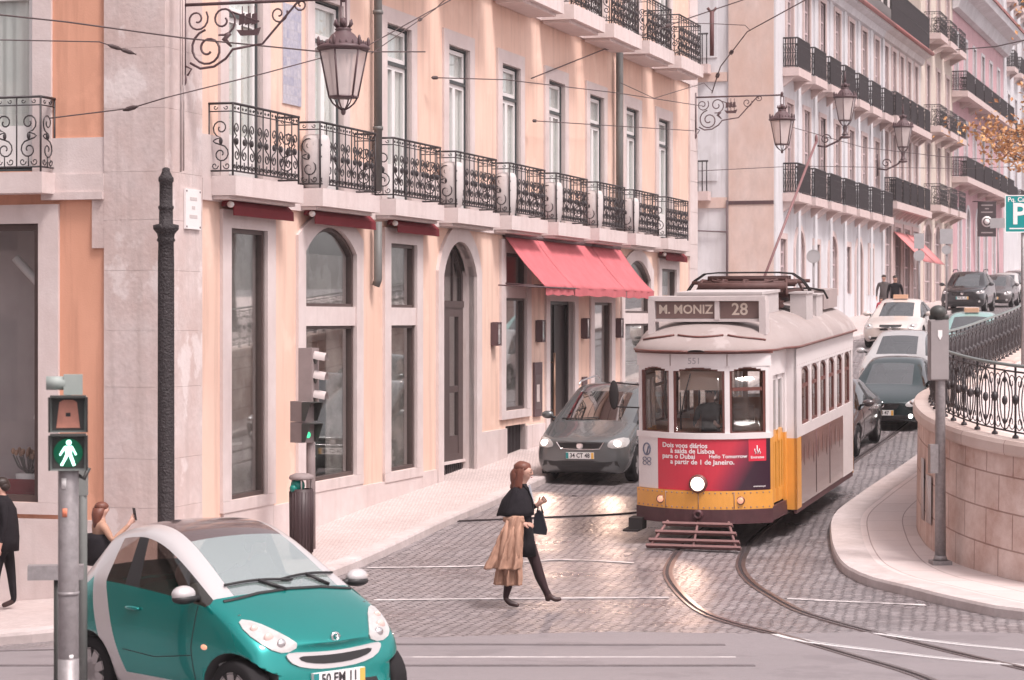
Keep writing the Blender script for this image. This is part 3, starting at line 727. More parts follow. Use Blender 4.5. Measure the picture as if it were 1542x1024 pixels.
# retractable awnings: rolled and open
def rolled(x0, x1, z):
    mb = MB(); mb.prism([(-.05,.0),(-.05,.13),(-.13,.11),(-.24,.0),(-.245,-.13),(-.23,-.13),(-.225,-.01),(-.12,.06)], x0, x1, 'x', 0)
    mb.lathe([(.045,x0-.05),(.045,x0)], 8, (0,-.2,.02), 'x', 1)
    return mb.build('rolled_awning', [m_redd, m_white], ob, (0,0,z))
for a, b in ((1.75,3.9),(4.75,7.35),(8.4,10.5),(27.6,29.9)): rolled(a, b, 4.98)
for k, (a, b) in enumerate(((14.95,17.0),(17.02,21.2),(21.22,23.75))):
    mb = MB(); n = 30; m = 10
    def P(i, j):
        u = a+(b-a)*i/n; t = j/m
        return ((u, -.06-.82*t, 5.02-1.0*t-.055*math.sin(math.pi*t)-.018*math.sin(u*9+t*3)*math.sin(math.pi*t)+.03*noise.noise(Vector((u*2.3,t*3,0)))*t), (0,-.75,.65))
    mb.shell(P, n, m, .012)
    mb.grid(lambda i, j: (a+(b-a)*i/24, -.88+.012*math.sin(i*1.1), 4.025-.15*j/2-.012*math.sin(i*.8)*j/2), 24, 2); mb.grid(lambda i, j: (a+(b-a)*i/24, -.872+.012*math.sin(i*1.1), 4.025-.15*j/2-.012*math.sin(i*.8)*j/2), 24, 2)
    mb.tube([(a+.05,-.05,4.1),(a+.05,-.85,4.04)], .015, 5, 1); mb.tube([(b-.05,-.05,4.1),(b-.05,-.85,4.04)], .015, 5, 1)
    mb.tube([(a,-.05,5.04),(b,-.05,5.04)], .05, 8, 1)
    mb.build('awning', [m_red, m_lamp], ob)
mb = MB(); mb.tube([(14.3,-.9,4.02),(17.0,-.9,4.02)], .014, 5); mb.tube([(14.6,-.03,4.06),(14.6,-.9,4.02)], .014, 5); mb.tube([(16.4,-.03,4.06),(16.4,-.9,4.02)], .014, 5)
mb.build('awning_rod', [m_lamp], ob)
# drainpipes, tile panel, plaque, wall stickers
mb = MB(); mb.tube([(7.72,-.14,14),(7.72,-.14,5.5)], .07, 10); mb.tube([(7.72,-.14,5.0),(7.72,-.14,4.05),(7.72,-.10,3.95)], .07, 10)
for z in (6.5,8.4,10.3,12): mb.lathe([(.085,z),(.085,z+.06)], 10, (7.72,-.14,0))
mb.build('drainpipe', [m_pipe], ob)
mb = MB(); mb.tube([(23.35,-.16,9.48),(23.35,-.16,5.2)], .085, 10); mb.build('drainpipe', [m_pipe], ob)
m_tile = brickmat('blue_tile_panel', (.55,.52,.55), (.40,.39,.47), (.48,.44,.45), .14, .14, .006, coord='UV', offset=0, rough=.3, bump=.1, stain=(.55,.58,.72), stainfac=.9, stscale=14)
mb = MB(); mb.grid(lambda i, j: (4.02+.72*i, -.02, 6.62+1.5*j), 1, 1, 0, False, lambda i, j: (.72*i, 1.5*j)); mb.box(4.02,4.74,-.018,0,6.62,8.12,1)
tag(mb.build('tile_panel', [m_tile, m_stone], None, (C0.x,C0.y,0), (0,0,RZ1)), 'worn blue and white tile panel on the peach wall beside the hanging lantern', 'tile panel')
sg = MB(); sg.box(.52,1.0,-.085,-.055,4.62,5.16,0)
for zz, ww in ((5.03,.11),(4.91,.05),(4.79,.12)): sg.box(.76-ww,.76+ww,-.088,-.0851,zz-.022,zz+.022,1)
for x_ in (.55,.97):
    for z_ in (4.65,5.13): sg.lathe([(.014,-.09),(.014,-.08)], 8, (x_,0,z_), 'y', 2)
tag(sg.build('street_name_sign', [mat('white_marble', (.74,.70,.69), .5), mat('faint_carving', (.52,.46,.45), .7), m_lamp], None, (C0.x,C0.y,0), (0,0,RZ1)),
    'white marble street name plaque on the corner pilaster above the cast iron post', 'sign')
# planters on balconies (white rounded jars)
pl = MB(); pl.lathe([(.15,0),(.19,.05),(.215,.4),(.215,.72),(.19,.8),(.16,.82),(.15,.8),(.14,.6)], 18, cap=False); pl_me = pl.mesh('planter', [mat('planter_grey_white', (.58,.53,.52), .6, var=.15, vscale=4)])
for k, i in enumerate((1,3,4,5,6,7)):
    o = link('planter', pl_me, None, onf(bays[i]-.98, .215, BZ), (0,0,RZ1))
    tag(o, ['','white jar planter at the left end of the balcony behind the big hanging lantern','','white jar planter on the balcony over the arched street door','white jar planter on the balcony over the left end of the open red awning',
            'white jar planter on the balcony over the middle of the open red awning','white jar planter on the balcony over the right end of the open red awning','white jar planter on the balcony just right of the second drainpipe'][i], 'planter', 'white jars on the balconies')
# hotel wall lanterns
wl_m = MB(); wl_m.box(-.20,.20,-.06,-.005,-.28,.30,0)
for s in (-1, 1): wl_m.box(s*.17-.025,s*.17+.025,-.24,-.06,-.26,.28,0)
wl_m.box(-.195,.195,-.24,-.06,.28,.31,0); wl_m.box(-.195,.195,-.24,-.06,-.30,-.26,0)
wl_me = wl_m.mesh('lantern_frame', [m_lamp])
wg = MB(); wg.box(-.14,.14,-.22,-.20,-.25,.27); wg_me = wg.mesh('lantern_glass', [glass('lantern_glass', (.8,.76,.74), .12, body=(.6,.55,.53), bodyfac=.45)])
wb = MB(); wb.ell((0,-.13,.0), (.05,.05,.16), 10, 8); wb_me = wb.mesh('bulb', [m_white])
for t, z, lb in ((14.32,3.12,'dark box wall lantern left of the narrow window under the awning'),(17.3,3.16,'dark box wall lantern between the narrow window and the hotel entrance, above the framed menu'),
                 (20.75,3.2,'dark box wall lantern just right of the hotel entrance'),(23.65,3.2,'dark box wall lantern farthest from the entrance, left of the arched window by the tram')):
    o = thing('wall_lantern', lb, 'lantern', onf(t,.0,z), RZ1, 'box lanterns round the hotel entrance')
    o.scale = (.62,.62,.74)
    o_ = link('lantern_frame', wl_me, o); link('lantern_glass', wg_me, o); link('bulb', wb_me, o)
mn = MB(); mn.box(-.27,.27,-.05,-.005,-.55,.55,0); mn.box(-.2,.2,-.054,-.05,-.4,.3,1); mn.box(-.15,.05,-.057,-.054,-.25,.1,2)
tag(mn.build('menu_case', [m_lamp, mat('dark_photo', (.08,.05,.05), .3), mat('pale_photo', (.5,.42,.4), .4)], None, onf(17.25,0,1.98), (0,0,RZ1)), 'framed dark poster on the wall left of the hotel entrance', 'poster')
mn = MB(); mn.box(-.18,.18,-.04,-.005,-.2,.2,0); tag(mn.build('intercom_panel', [m_lamp], None, onf(20.85,0,1.95), (0,0,RZ1)), 'small dark intercom panel on the wall right of the hotel entrance', 'intercom')
# left shop display
sd_ = MB(); sd_.M = ROT_L
sd_.box(-9,-1.4,.35,1.6,.74,.96,0); sd_.box(-9,-1.2,1.0,1.05,.7,5,1); sd_.box(-2.06,-1.82,.75,.95,.96,4.7,2); 
sd_.box(-9,-1.85,.30,.345,.945,1.22,0)
sd_.build('display_stand', [mat('wine_red_panel', (.20,.035,.04), .6), mat('grey_screen', (.50,.45,.45), .8, var=.2, vscale=1), m_brown], ob)
lm = MB(); lm.lathe([(.30,0),(.20,.38)], 20, (0,0,1.05), cap=False); lm.tube([(0,0,.02),(0,0,1.1)], .02, 6); lm.lathe([(.14,0),(.14,.03)], 14)
tag(lm.build('table_lamp', [m_white], None, onf(0,0,0)+Vector((-.9551*2.02+.8*.2961, .2961*2.02+.8*.9551, .98))), 'white shaded lamp in the left shop window behind the traffic light', 'lamp')
fp = MB(); fp.lathe([(.15,0),(.19,.3)], 16, cap=True)
random.seed(3)
for k in range(26):
    a, r_ = random.random()*6.3, random.random()*.17; fp.tube([(0,0,.28),(r_*math.cos(a),r_*math.sin(a),.4),(1.5*r_*math.cos(a),1.5*r_*math.sin(a),.48+.12*random.random())], .012, 4, 1)
    fp.ell((1.5*r_*math.cos(a),1.5*r_*math.sin(a),.52+.1*random.random()), (.03,.03,.045), 6, 4, 2)
tag(fp.build('flower_pot', [m_white, m_pipe, mat('dry_flowers', (.35,.22,.16), .8)], None, onf(0,0,0)+Vector((-.9551*2.32+.62*.2961, .2961*2.32+.62*.9551, .98))), 'white pot of dried flowers low in the left shop window', 'flower pot')
br = MB(); br.tube([(0,0,0),(.5,0,-.55),(.9,.05,-1.0)], .06, 8)
tag(br.build('display_beam', [m_white], None, onf(0,0,0)+Vector((-.9551*2.5+.55*.2961, .2961*2.5+.55*.9551, 4.25))), 'slanting white beam hung in the left shop window', 'display beam')
mq = MB(); mq.lathe([(.18,0),(.24,.4),(.20,.75),(.26,1.1),(.22,1.3),(.07,1.42),(.06,1.5),(.11,1.6),(.1,1.75),(.03,1.82)], 14, sq=.6)
tag(mq.build('shop_mannequin', [mat('grey_cloth', (.30,.29,.31), .8)], None, onf(2.85,-.9,.9)), 'grey draped mannequin in the tall shop window nearest the corner', 'mannequin')
tb = MB(); tb.box(-.3,.3,-.4,.4,.0,.3,1); tb.box(-.32,.32,-.42,.42,.72,.76,0)
for sx in (-.28,.28):
    for sy in (-.38,.38): tb.box(sx-.02,sx+.02,sy-.02,sy+.02,.3,.72,0)
tag(tb.build('display_table', [m_white, mat('red_box', (.4,.05,.06), .6)], None, onf(2.7,-.62,.87), (0,0,RZ1)), 'white display table over a red box in the tall shop window nearest the corner', 'table')

# ------------------------------------------------------------------ second block up the street
B0 = Vector((8.62,76.6)); RZ2 = math.atan2(.949,.314)
def onb(t, out, z): return Vector((B0.x+.314*t+.949*out, B0.y+.949*t-.314*out, z))
m_bwall = stucco('white_stucco', (.63,.62,.64), (.53,.505,.52)); m_cream = stucco('cream_stucco', (.63,.545,.48), (.54,.45,.39))
m_pinkw = stucco('pink_stucco', (.58,.37,.395), (.50,.30,.325)); m_ivory = stucco('ivory_stucco', (.61,.56,.55), (.52,.46,.45))
m_pinkst = mat('pinkish_stone', (.62,.50,.48), .8, .2, var=.15, vscale=4, var2=.5, v2scale=1.2, dark=(.50,.38,.36))
m_rust = mat('rust_stained_stone', (.66,.54,.50), .85, .2, var=.2, vscale=4, var2=.8, v2scale=.6, dark=(.54,.36,.29), stretch=(1,1,.5), bump=.3, bscale=12)
m_mauve = mat('mauve_window_paint', (.50,.40,.41), .55, .3); m_slate = mat('dark_slate', (.10,.085,.085), .6, .3, var=.2, vscale=6)
m_gutter = mat('red_brown_gutter', (.33,.13,.12), .6, .3)
def far_window(w, h, rise=0, fm=m_mauve, sur=.16, sm=m_pinkst):
    fr = MB(); o = arch_poly(-w/2,w/2,0,h,rise); fr.ring(o, offset_poly(o,.07), .05,.12,0); fr.box(-.04,.04,.05,.115,.06,h-.06)
    for k in (.27,.52,.77): fr.box(-w/2+.06,w/2-.06,.06,.11,h*k-.03,h*k+.03)
    gl = MB(); gl.prism(offset_poly(o,.06), .09,.10,'y')
    su = MB(); oo = arch_poly(-w/2-sur,w/2+sur,0,h+sur,rise*1.1 if rise else 0); su.ring(oo[1:]+oo[:1], o[1:]+o[:1], -.05,.08,0,closed=False)
    cu = MB(); cu.box(-w/2,w/2,.20,.22,0,h)
    return fr.mesh('window',[fm]), gl.mesh('pane',[m_glass]), cu.mesh('curtain',[m_curt]), su.mesh('window_surround',[sm])
def far_rail(w, d, h=1.0, dense=.085, open_=False):
    mb = MB(); x = w/2
    for A, B in (((-x,-d,0),(x,-d,0)), ((-x,0,0),(-x,-d,0)), ((x,-d,0),(x,0,0))):
        if open_: rail_side(mb, A, B, h, .4, .014); continue
        A, B = Vector(A), Vector(B); L = (B-A).length; n = max(2, round(L/dense))
        for z, r_ in ((h,.03),(.06,.02),(h-.2,.015),(h*.5,.012)): mb.tube([A+Vector((0,0,z)),B+Vector((0,0,z))], r_, 4)
        for k in range(n+1):
            p = A.lerp(B,k/n); mb.tube([p+Vector((0,0,.06)),p+Vector((0,0,h))], .019, 4, cap=False)
        for k in range(n):
            p, q = A.lerp(B,k/n), A.lerp(B,(k+1)/n); mb.tube([p+Vector((0,0,.1)),q+Vector((0,0,h*.5)),p+Vector((0,0,h-.2))], .011, 3, cap=False)
    return mb.mesh('railing',[m_iron])
def townhouse(name, label, t0, t1, bays_, floors, gf, eave, wm, pil=None, winw=1.1, winh=3.0, balw=2.2, d=.55, open_=False, gfm=None, attic=None, sur_m=m_pinkst, fm=m_mauve, cont=False, zsplit=None):
    o = thing(name, label, 'building', (B0.x+.314*t0, B0.y+.949*t0, 0), RZ2)
    L = t1-t0; ops = [(c-t0-winw/2, c-t0+winw/2, z+.05, z+winh, 0) for c in bays_ for z in floors]
    gops = [(a-t0, b-t0, c, e, r_) for a, b, c, e, r_ in gf]
    mb = MB(); wall(mb, 0, L, 0, eave, ops+gops, .12, 0, 1)
    if zsplit: mb.mi = [ (2 if (m_ == 0 and max(mb.v[i].z for i in f) <= zsplit+.01) else m_) for m_, f in zip(mb.mi, mb.f)]
    mb.add([(0,0,0),(0,12,0),(0,12,eave),(0,0,eave)],[(0,1,2,3)]); mb.add([(L,0,0),(L,12,0),(L,12,eave),(L,0,eave)],[(0,1,2,3)])
    mb.add([(0,12,0),(L,12,0),(L,12,eave),(0,12,eave)],[(0,1,2,3)])
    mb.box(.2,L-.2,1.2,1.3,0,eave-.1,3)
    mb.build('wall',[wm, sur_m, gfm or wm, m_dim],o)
    wm_ = far_window(winw, winh-.05, 0, fm, sm=sur_m)
    for c in bays_:
        for z in floors: put_window(o, wm_, c-t0, z+.05)
    cache = {}
    for a, b, c, e, r_ in gops:
        k = (round(b-a,2), round(e-c,2), r_)
        if k not in cache: cache[k] = far_window(b-a, e-c, r_, fm, .2, sur_m)
        put_window(o, cache[k], (a+b)/2, c)
    sb = MB(); sb.box(-balw/2-.08,balw/2+.08,-d,-.002,-.28,0); sb.prism([(-.002,-.62),(-.002,-.28),(-d*.8,-.28)],-balw/2,-balw/2+.2,'x'); sb.prism([(-.002,-.62),(-.002,-.28),(-d*.8,-.28)],balw/2-.2,balw/2,'x')
    sl_ = sb.mesh('balcony',[m_pinkst]); rl = far_rail(balw, d-.05, open_=open_)
    for z in floors:
        if cont:
            s2 = MB(); s2.box(bays_[0]-t0-balw/2-.1, bays_[-1]-t0+balw/2+.1, -d-.02, -.003, -.30, -.002); s2.build('balcony_slab',[m_pinkst],o,(0,0,z))
        for c in bays_:
            b = link('balcony', sl_, o, (c-t0,0,z)); link('railing', rl, b)
    if pil:
        mb = MB()
        for p in pil: mb.box(p-t0-.22,p-t0+.22,-.07,.1,.5,eave-.4)
        mb.build('pilaster',[wm],o)
    mb = MB(); mb.prism([(.0,-.45),(-.12,-.4),(-.2,-.15),(-.45,-.05),(-.5,.1),(0,.1)], -.05, L+.05, 'x', 0)
    mb.build('cornice',[wm],o,(0,0,eave))
    mb = MB(); mb.tube([(-.05,-.55,.1),(L+.05,-.55,.1)], .09, 6); mb.build('gutter',[m_gutter],o,(0,0,eave))
    mb = MB(); mb.prism([(-.45,.12),(1.6,2.6 if attic != 'low' else 1.2),(10.4,2.6 if attic != 'low' else 1.2),(12.4,.12)], 0, L, 'x'); mb.build('roof',[m_slate],o,(0,0,eave))
    return o
bb = [2.57+2.99*i for i in range(7)]
gfz = lambda t: gy(B0.y+.949*t)
b2 = townhouse('white_building', 'white pilastered building with two rows of dark railed balconies behind the tram', 0, 21.75, bb, (7.64, 11.85),
    [(.9,1.9,4.2,6.1,0),(3.5,5.1,4.2,6.5,.75),(6.9,7.9,4.3,6.1,0),(9.8,11.4,4.3,6.5,.75),(13.2,14.2,4.4,6.2,0),(15.5,17.0,3.4,6.5,.7),(18.6,19.6,4.4,6.3,0)],
    15.6, m_bwall, [.5]+[bb[i]+1.5 for i in range(7)], 1.1, 3.1, 2.05)
mb = MB()                                # side face towards the side street
mb.box(-.08,.3,-.02,1.5,0,15.5,1); mb.box(-.06,.6,-.08,-.0,0,15.5,0)
mb.box(-.05,.02,1.55,12,7.1,7.45,1); mb.box(-.05,.02,1.55,12,11.3,11.6,1); mb.box(-.10,.0,-.02,1.5,7.2,7.32,2)
for z in (8.0,12.1): mb.box(-.035,.02,1.9,12,z,z+3.0,0)
mb.tube([(-.1,1.55,7.35),(-.1,1.55,2.8)], .03, 6, 2); mb.tube([(-.1,1.55,6.3),(-.1,3.6,6.4),(-.1,3.6,3.5)], .03, 6, 2)
mb.build('side_quoin',[m_bwall,m_rust,m_lamp],b2)
mb = MB()
for z in (7.64,11.85): 
    mb.box(-.5,-.05,2.1,3.4,z-.3,z,1); 
    for k in range(9): mb.tube([(-.46,2.15+k*.15,z),(-.46,2.15+k*.15,z+1.0)], .02, 4)
    mb.tube([(-.46,2.1,z+1),(-.46,3.4,z+1)], .03, 4)
mb.build('side_balcony',[m_iron,m_pinkst],b2)
bt = [22.9+2.12*i for i in range(5)]
b3 = townhouse('narrow_building', 'narrow ivory building with five close windows and a dark railed attic', 21.8, 33, bt, (8.35, 11.95),
    [(22.6,24.2,3.9,7.4,0),(25.2,26.8,3.9,7.4,0),(27.8,29.4,3.9,7.4,0),(30.4,32.0,3.9,7.4,0)], 15.6, m_ivory, None, .95, 3.0, 1.5, .6, gfm=m_pinkst, zsplit=7.4, cont=True)
mb = MB(); 
for k in range(90):
    x = .2+k*.122; mb.tube([(x,-.4,.3),(x,-.4,1.7)], .024, 4, cap=False)
mb.tube([(0,-.4,1.7),(11.1,-.4,1.7)], .04, 5); mb.tube([(0,-.4,1.0),(11.1,-.4,1.0)], .025, 5); mb.build('attic_railing',[m_iron],b3,(0,0,15.6))
mb = MB(); mb.box(.1,11.1,1.2,1.5,.1,3.6,0)
for k in range(6): mb.box(.7+1.8*k,1.5+1.8*k,1.15,1.25,.6,3.0,1)
mb.box(0,11.2,.9,10.5,3.6,3.8,2); mb.build('attic',[m_ivory,m_dim,m_slate],b3,(0,0,15.6))
mb = MB()
for k,(x0,x1) in enumerate(((3.0,6.0),(6.4,9.4))):
    mb.shell(lambda i,j:((x0+(x1-x0)*i/2, -.05-1.3*j/4, 7.2-1.3*j/4),(0,-.7,.7)),2,4,.03)
mb.build('awning',[mat('faded_red_awning',(.55,.2,.2),.8)],b3)
bc = [35.2, 38.7, 42.0]
b4 = townhouse('cream_building', 'tall cream building with open ironwork balconies between the ivory and pink buildings', 33, 44, bc, (8.75,12.45,16.8),
    [(34,36.2,4.2,7.9,.5),(37.5,39.5,4.2,7.9,.5),(41,43,4.2,7.9,.5)], 20.6, m_cream, None, 1.1, 3.0, 2.4, .8, open_=True)
bp = [45.3+3.75*i for i in range(6)]
b5 = townhouse('pink_building', 'pink building with a deep white cornice at the top of the street', 44, 66.8, bp, (10.65,15.0),
    [(46,47.2,4.9,9,0),(49.3,50.7,5.0,9.3,.65),(53.4,54.8,5.0,9.3,.65),(57,58.4,5.1,9.2,.65),(61,62.4,5.2,9.2,.65)], 20.4, m_pinkw, None, 1.2, 3.1, 3.2, .8, sur_m=m_bwall, cont=True)
mb = MB(); mb.prism([(0,-1.2),(-.3,-1.1),(-.5,-.5),(-1.1,-.25),(-1.2,.1),(0,.1)],-.3,23.1,'x'); mb.build('deep_cornice',[m_bwall],b5,(0,-.03,20.38))
mb = MB(); mb.prism([(-1.3,.1),(-1.3,.25),(2,1.3),(2,.1)],-.3,23.1,'x'); mb.build('eave_roof',[m_gutter],b5,(0,0,20.4))
b6 = townhouse('pale_building', 'pale far building closing the street beyond the pink one', 67, 100, [69.5+4*i for i in range(8)], (10.5,14.6,18.8,23), [], 28, m_bwall, None, 1.3, 2.6, 1.9, .5, sur_m=m_bwall)
pb = thing('plaza_building', 'pale building closing the top of the street behind the orange tree', 'building', (58,178,0), R(-20))
mb = MB(); wall(mb,-14,14,0,34,[(-12+4*i,-10.6+4*i,8+4*j,10.6+4*j,0) for i in range(7) for j in range(6)],.3,0,0); mb.box(-14,14,.9,12,0,34); mb.box(-14,-13.7,.0,.9,0,34); mb.box(13.7,14,.0,.9,0,34)
mb.build('wall',[m_bwall],pb)
pw = far_window(1.4,2.6,0,m_white,.15,m_bwall)
for i in range(7):
    for j in range(6): put_window(pb, pw, -11.3+4*i, 8+4*j)
mb = MB(); mb.prism([(-.3,0),(6,3),(12.3,0)],-14.3,14.3,'x'); mb.build('roof',[m_gutter],pb,(0,0,34))
# hanging sign on the pink building, seen face on
hsn = thing('hanging_sign', 'dark hanging banner sign with a pale round emblem on the pink building', 'sign', onb(52.2,.75,8.75), RZ2-R(90)+R(14))
mb = MB(); mb.box(-.95,.95,-.05,.05,-1.6,1.9,0)
mb.lathe([(.55,-.07),(.55,-.05)],20,(0,0,-.1),'y',1); mb.lathe([(.40,-.08),(.40,-.07)],20,(0,0,-.1),'y',0); mb.lathe([(.28,-.09),(.28,-.08)],20,(0,0,-.1),'y',1)
for z, w in ((1.55,.6),(1.2,.2),(.85,.6),(-1.2,.6)): mb.box(-w,w,-.056,-.04,z-.06,z+.06,2)
mb.build('board',[mat('dark_sign',(.05,.035,.038),.6),m_white,mat('grey_letters',(.3,.25,.25),.6)],hsn)
mb = MB(); mb.tube([(-1.5,0,1.92),(1.0,0,1.92)],.05,6); mb.build('arm',[m_lamp],hsn)
hsn.scale = (.52,.52,.54)
# ------------------------------------------------------------------ tram
TR_RZ = math.atan2(-.956, -.295); TR_P = R(2.3)
TR_LOC = (3.98, 38.05, .22)
tram = thing('tram', 'old yellow, red and white single-deck tram coming round the bend towards the crossing', 'tram', TR_LOC, 0, None, (0, TR_P, TR_RZ))
m_ty = mat('tram_yellow', (.76,.345,.065), .38, .45, var=.12, vscale=3, coat=.25)
m_tw = mat('tram_cream_white', (.74,.68,.675), .42, .4, var=.06, vscale=5, coat=.15, var2=.3, v2scale=2, dark=(.62,.54,.53))
m_tb = mat('tram_brown_wood', (.16,.055,.045), .4, .5, var=.25, vscale=8)
m_tdk = mat('tram_dark_skirt', (.09,.035,.04), .5, .4, var=.3, vscale=6)
m_und = mat('tram_underframe', (.03,.025,.025), .8, .2)
m_roof = mat('tram_roof_canvas', (.35,.295,.285), .7, .3, var=.12, vscale=2.5, bump=.15, bscale=50, var2=.6, v2scale=.9, dark=(.26,.20,.185), streak=0, patch=.5, pcol=(.43,.37,.36), pscale=1.2)
m_tg = glass('tram_glass', (.86,.86,.85), .03)
m_tin = mat('tram_interior_wood', (.55,.31,.22), .85, .1, var=.2, vscale=4)
m_wtxt = mat('white_lettering', (.80,.76,.76), .5)
def nx(y): return 4.2-.38*(abs(y)/.98)**2
def nose(y, z, off=0, end=1):
    g = -.776*y/.98*1.0; nn = Vector((1, -g, 0)).normalized()
    p = Vector((nx(y), y, z))+nn*off
    return (p.x*end, p.y*end, p.z)
def nosen(y, end=1): n_ = Vector((1, .776*y/.98, 0)).normalized(); return Vector((n_.x*end, n_.y*end, 0))
def strip(mb, y0, y1, z0, z1, off=0, th=.03, mi=0, end=1, n=None):
    n = n or max(2, int((y1-y0)/.08))
    mb.shell(lambda i, j: (nose(y0+(y1-y0)*i/n, z0+(z1-z0)*j, off, end), nosen(y0+(y1-y0)*i/n, end)), n, 1, th, mi, False)
WZ0, WZ1 = 1.67, 2.66
OPN = ((-.935,-.455),(-.385,.385),(.455,.935))
for end in (1, -1):
    mb = MB()
    strip(mb, -1.0, 1.0, .36, .57, .05, .06, 2, end)
    strip(mb, -1.0, 1.0, .57, .84, .035, .06, 1, end)
    if end == -1: strip(mb, -.99, .99, .84, 1.60, .0, .05, 1, end)
    strip(mb, -1.0, 1.0, 1.60, 1.685, .03, .06, 0, end)
    for a, b in ((-.985,-.935),(-.455,-.385),(.385,.455),(.935,.985)): strip(mb, a, b, WZ0, WZ1, 0, .06, 0, end, 1)
    strip(mb, -1.0, 1.0, WZ1, 2.88, .012, .05, 0, end); strip(mb, -1.02, 1.02, 2.845, 2.885, .03, .04, 3, end)
    for a, b in OPN:                      # arched corners over the windows
        n = 8
        for k in range(n):
            y0, y1 = a+(b-a)*k/n, a+(b-a)*(k+1)/n; t = ((k+.5)/n*2-1)
            strip(mb, y0, y1, WZ1-.012-.07*t*t, WZ1+.004, .004, .05, 0, end, 1)
    x1 = 3.82
    for s in (-1, 1):                     # platform sides around the doors
        q = lambda x: s*(.985+(3.82-x)*.05)
        for xa, xb, z0, z1, mi in ((3.60,3.82,1.6,2.88,0),(3.60,3.82,.57,1.6,1),(2.72,2.84,1.6,2.88,0),(2.72,2.84,.5,1.6,1),(2.84,3.60,2.5,2.88,0),(2.72,3.82,.36,.57,2)):
            mb.add([(xa*end,q(xa)*end,z0),(xb*end,q(xb)*end,z0),(xb*end,q(xb)*end,z1),(xa*end,q(xa)*end,z1),
                    (xa*end,(q(xa)-s*.04)*end,z0),(xb*end,(q(xb)-s*.04)*end,z0),(xb*end,(q(xb)-s*.04)*end,z1),(xa*end,(q(xa)-s*.04)*end,z1)],
                   [(0,1,2,3),(7,6,5,4),(0,4,5,1),(1,5,6,2),(2,6,7,3),(3,7,4,0)], mi)
    mb.build('end_platform', [m_tw, m_ty, m_tdk, m_tb], tram)
# advert panel on the nose: white strip with badge, red field darkening to plum on its right
m_ad = bpy.data.materials.new('red_advert_print'); m_ad.use_nodes = True
n_ = m_ad.node_tree.nodes; l_ = m_ad.node_tree.links; tc = n_.new('ShaderNodeTexCoord'); sp = n_.new('ShaderNodeSeparateXYZ'); l_.new(tc.outputs['Object'], sp.inputs[0])
ma = n_.new('ShaderNodeMath'); ma.operation = 'MULTIPLY_ADD'; ma.inputs[1].default_value = -.55; ma.inputs[2].default_value = .66
l_.new(sp.outputs[2], ma.inputs[0]); mb_ = n_.new('ShaderNodeMath'); l_.new(sp.outputs[1], mb_.inputs[0]); l_.new(ma.outputs[0], mb_.inputs[1])
rp = n_.new('ShaderNodeValToRGB'); rp.color_ramp.elements[0].position = .32; rp.color_ramp.elements[0].color = (.55,.035,.06,1)
rp.color_ramp.elements[1].position = .78; rp.color_ramp.elements[1].color = (.035,.012,.025,1)
e_ = rp.color_ramp.elements.new(.55); e_.color = (.24,.022,.05,1)
l_.new(mb_.outputs[0], rp.inputs[0]); l_.new(rp.outputs[0], n_['Principled BSDF'].inputs['Base Color']); n_['Principled BSDF'].inputs['Roughness'].default_value = .35
mb = MB(); strip(mb, -.64, .985, .845, 1.60, .012, .03, 0); ad = mb.build('advert_panel', [m_ad], tram)
mb = MB(); strip(mb, .70, .93, 1.27, 1.60, .0165, .006, 0); mb.build('emblem_block', [mat('bright_red', (.62,.03,.06), .4)], ad)
mb = MB(); strip(mb, -.985, -.642, .845, 1.60, .012, .03, 0); wp_ = mb.build('badge_panel', [m_tw], tram)
mb = MB()
for rr_, zc in ((.075,1.42),):
    pts = [nose(-.83+rr_*.8*math.cos(a), zc+rr_*math.sin(a)*1.15, .018) for a in [k*2*math.pi/20 for k in range(21)]]
    mb.tube(pts, .012, 4, cap=False)
mb.tube([nose(-.83,1.35,.018), nose(-.80,1.46,.018)], .012, 4)
for zc in (1.27,1.21):
    for k in range(2): 
        pts = [nose(-.87+.08*k+.032*math.cos(a), zc+.028*math.sin(a), .018) for a in [q*2*math.pi/10 for q in range(11)]]; mb.tube(pts, .006, 4, cap=False)
mb.build('badge', [mat('grey_blue_ink', (.16,.17,.23), .5)], wp_)
tx = MB()
def on_nose(y0, z0, off=.017): return lambda x, y: nose(y0+x, z0+y, off)
for s_, y0, z0 in (('Dois voos diários',-.56,1.50),('à saída de Lisboa',-.43,1.42),('para o Dubai',-.56,1.34),('a partir de 1 de Janeiro.',-.43,1.26)):
    add_text(tx, s_, .098, on_nose(y0, z0), 0, .0022, 'LEFT'); tx.build('lettering', [m_wtxt], ad); tx = MB()
add_text(tx, 'Hello Tomorrow', .075, on_nose(.68, 1.345), 0, .0015, 'RIGHT'); tx.build('lettering', [m_wtxt], ad); tx = MB()
add_text(tx, 'Emirates', .05, on_nose(.815, 1.325, .0195), 0, .001); tx.build('lettering', [m_wtxt], ad); tx = MB()
for k in range(4):
    pts = [nose(.815+[-.03,.0,.03,.0][k]+.012*math.sin(t*6), 1.37+t*[.08,.13,.08,.10][k], .0195) for t in (0,.3,.6,1)]
    tx.tube(pts, .008, 4)
tx.build('emblem', [m_wtxt], ad); tx = MB()
add_text(tx, 'emirates.pt', .035, on_nose(.84, .90), 0, .0005)
tx.build('lettering', [m_wtxt], ad)
sm_ = MB()
for y in (-.42,.42): sm_.tube([nose(y, z, .016) for z in (2.67,2.76,2.84)], .006, 4)
for y in (-.5,.0,.5): sm_.tube([nose(y, z, .04) for z in (.58,.70,.83)], .005, 4)
for k in range(25):
    y = -.96+.08*k
    for z in (.60,.81): sm_.ell(nose(y, z, .036), (.008,.012,.012), 6, 4)
for k in range(28):
    for s in (-1, 1): sm_.ell((-2.65+.197*k, s*1.192, 2.60), (.011,.006,.011), 6, 4)
sm_.build('panel_seam', [mat('seam_brown', (.30,.20,.18), .6)], tram)
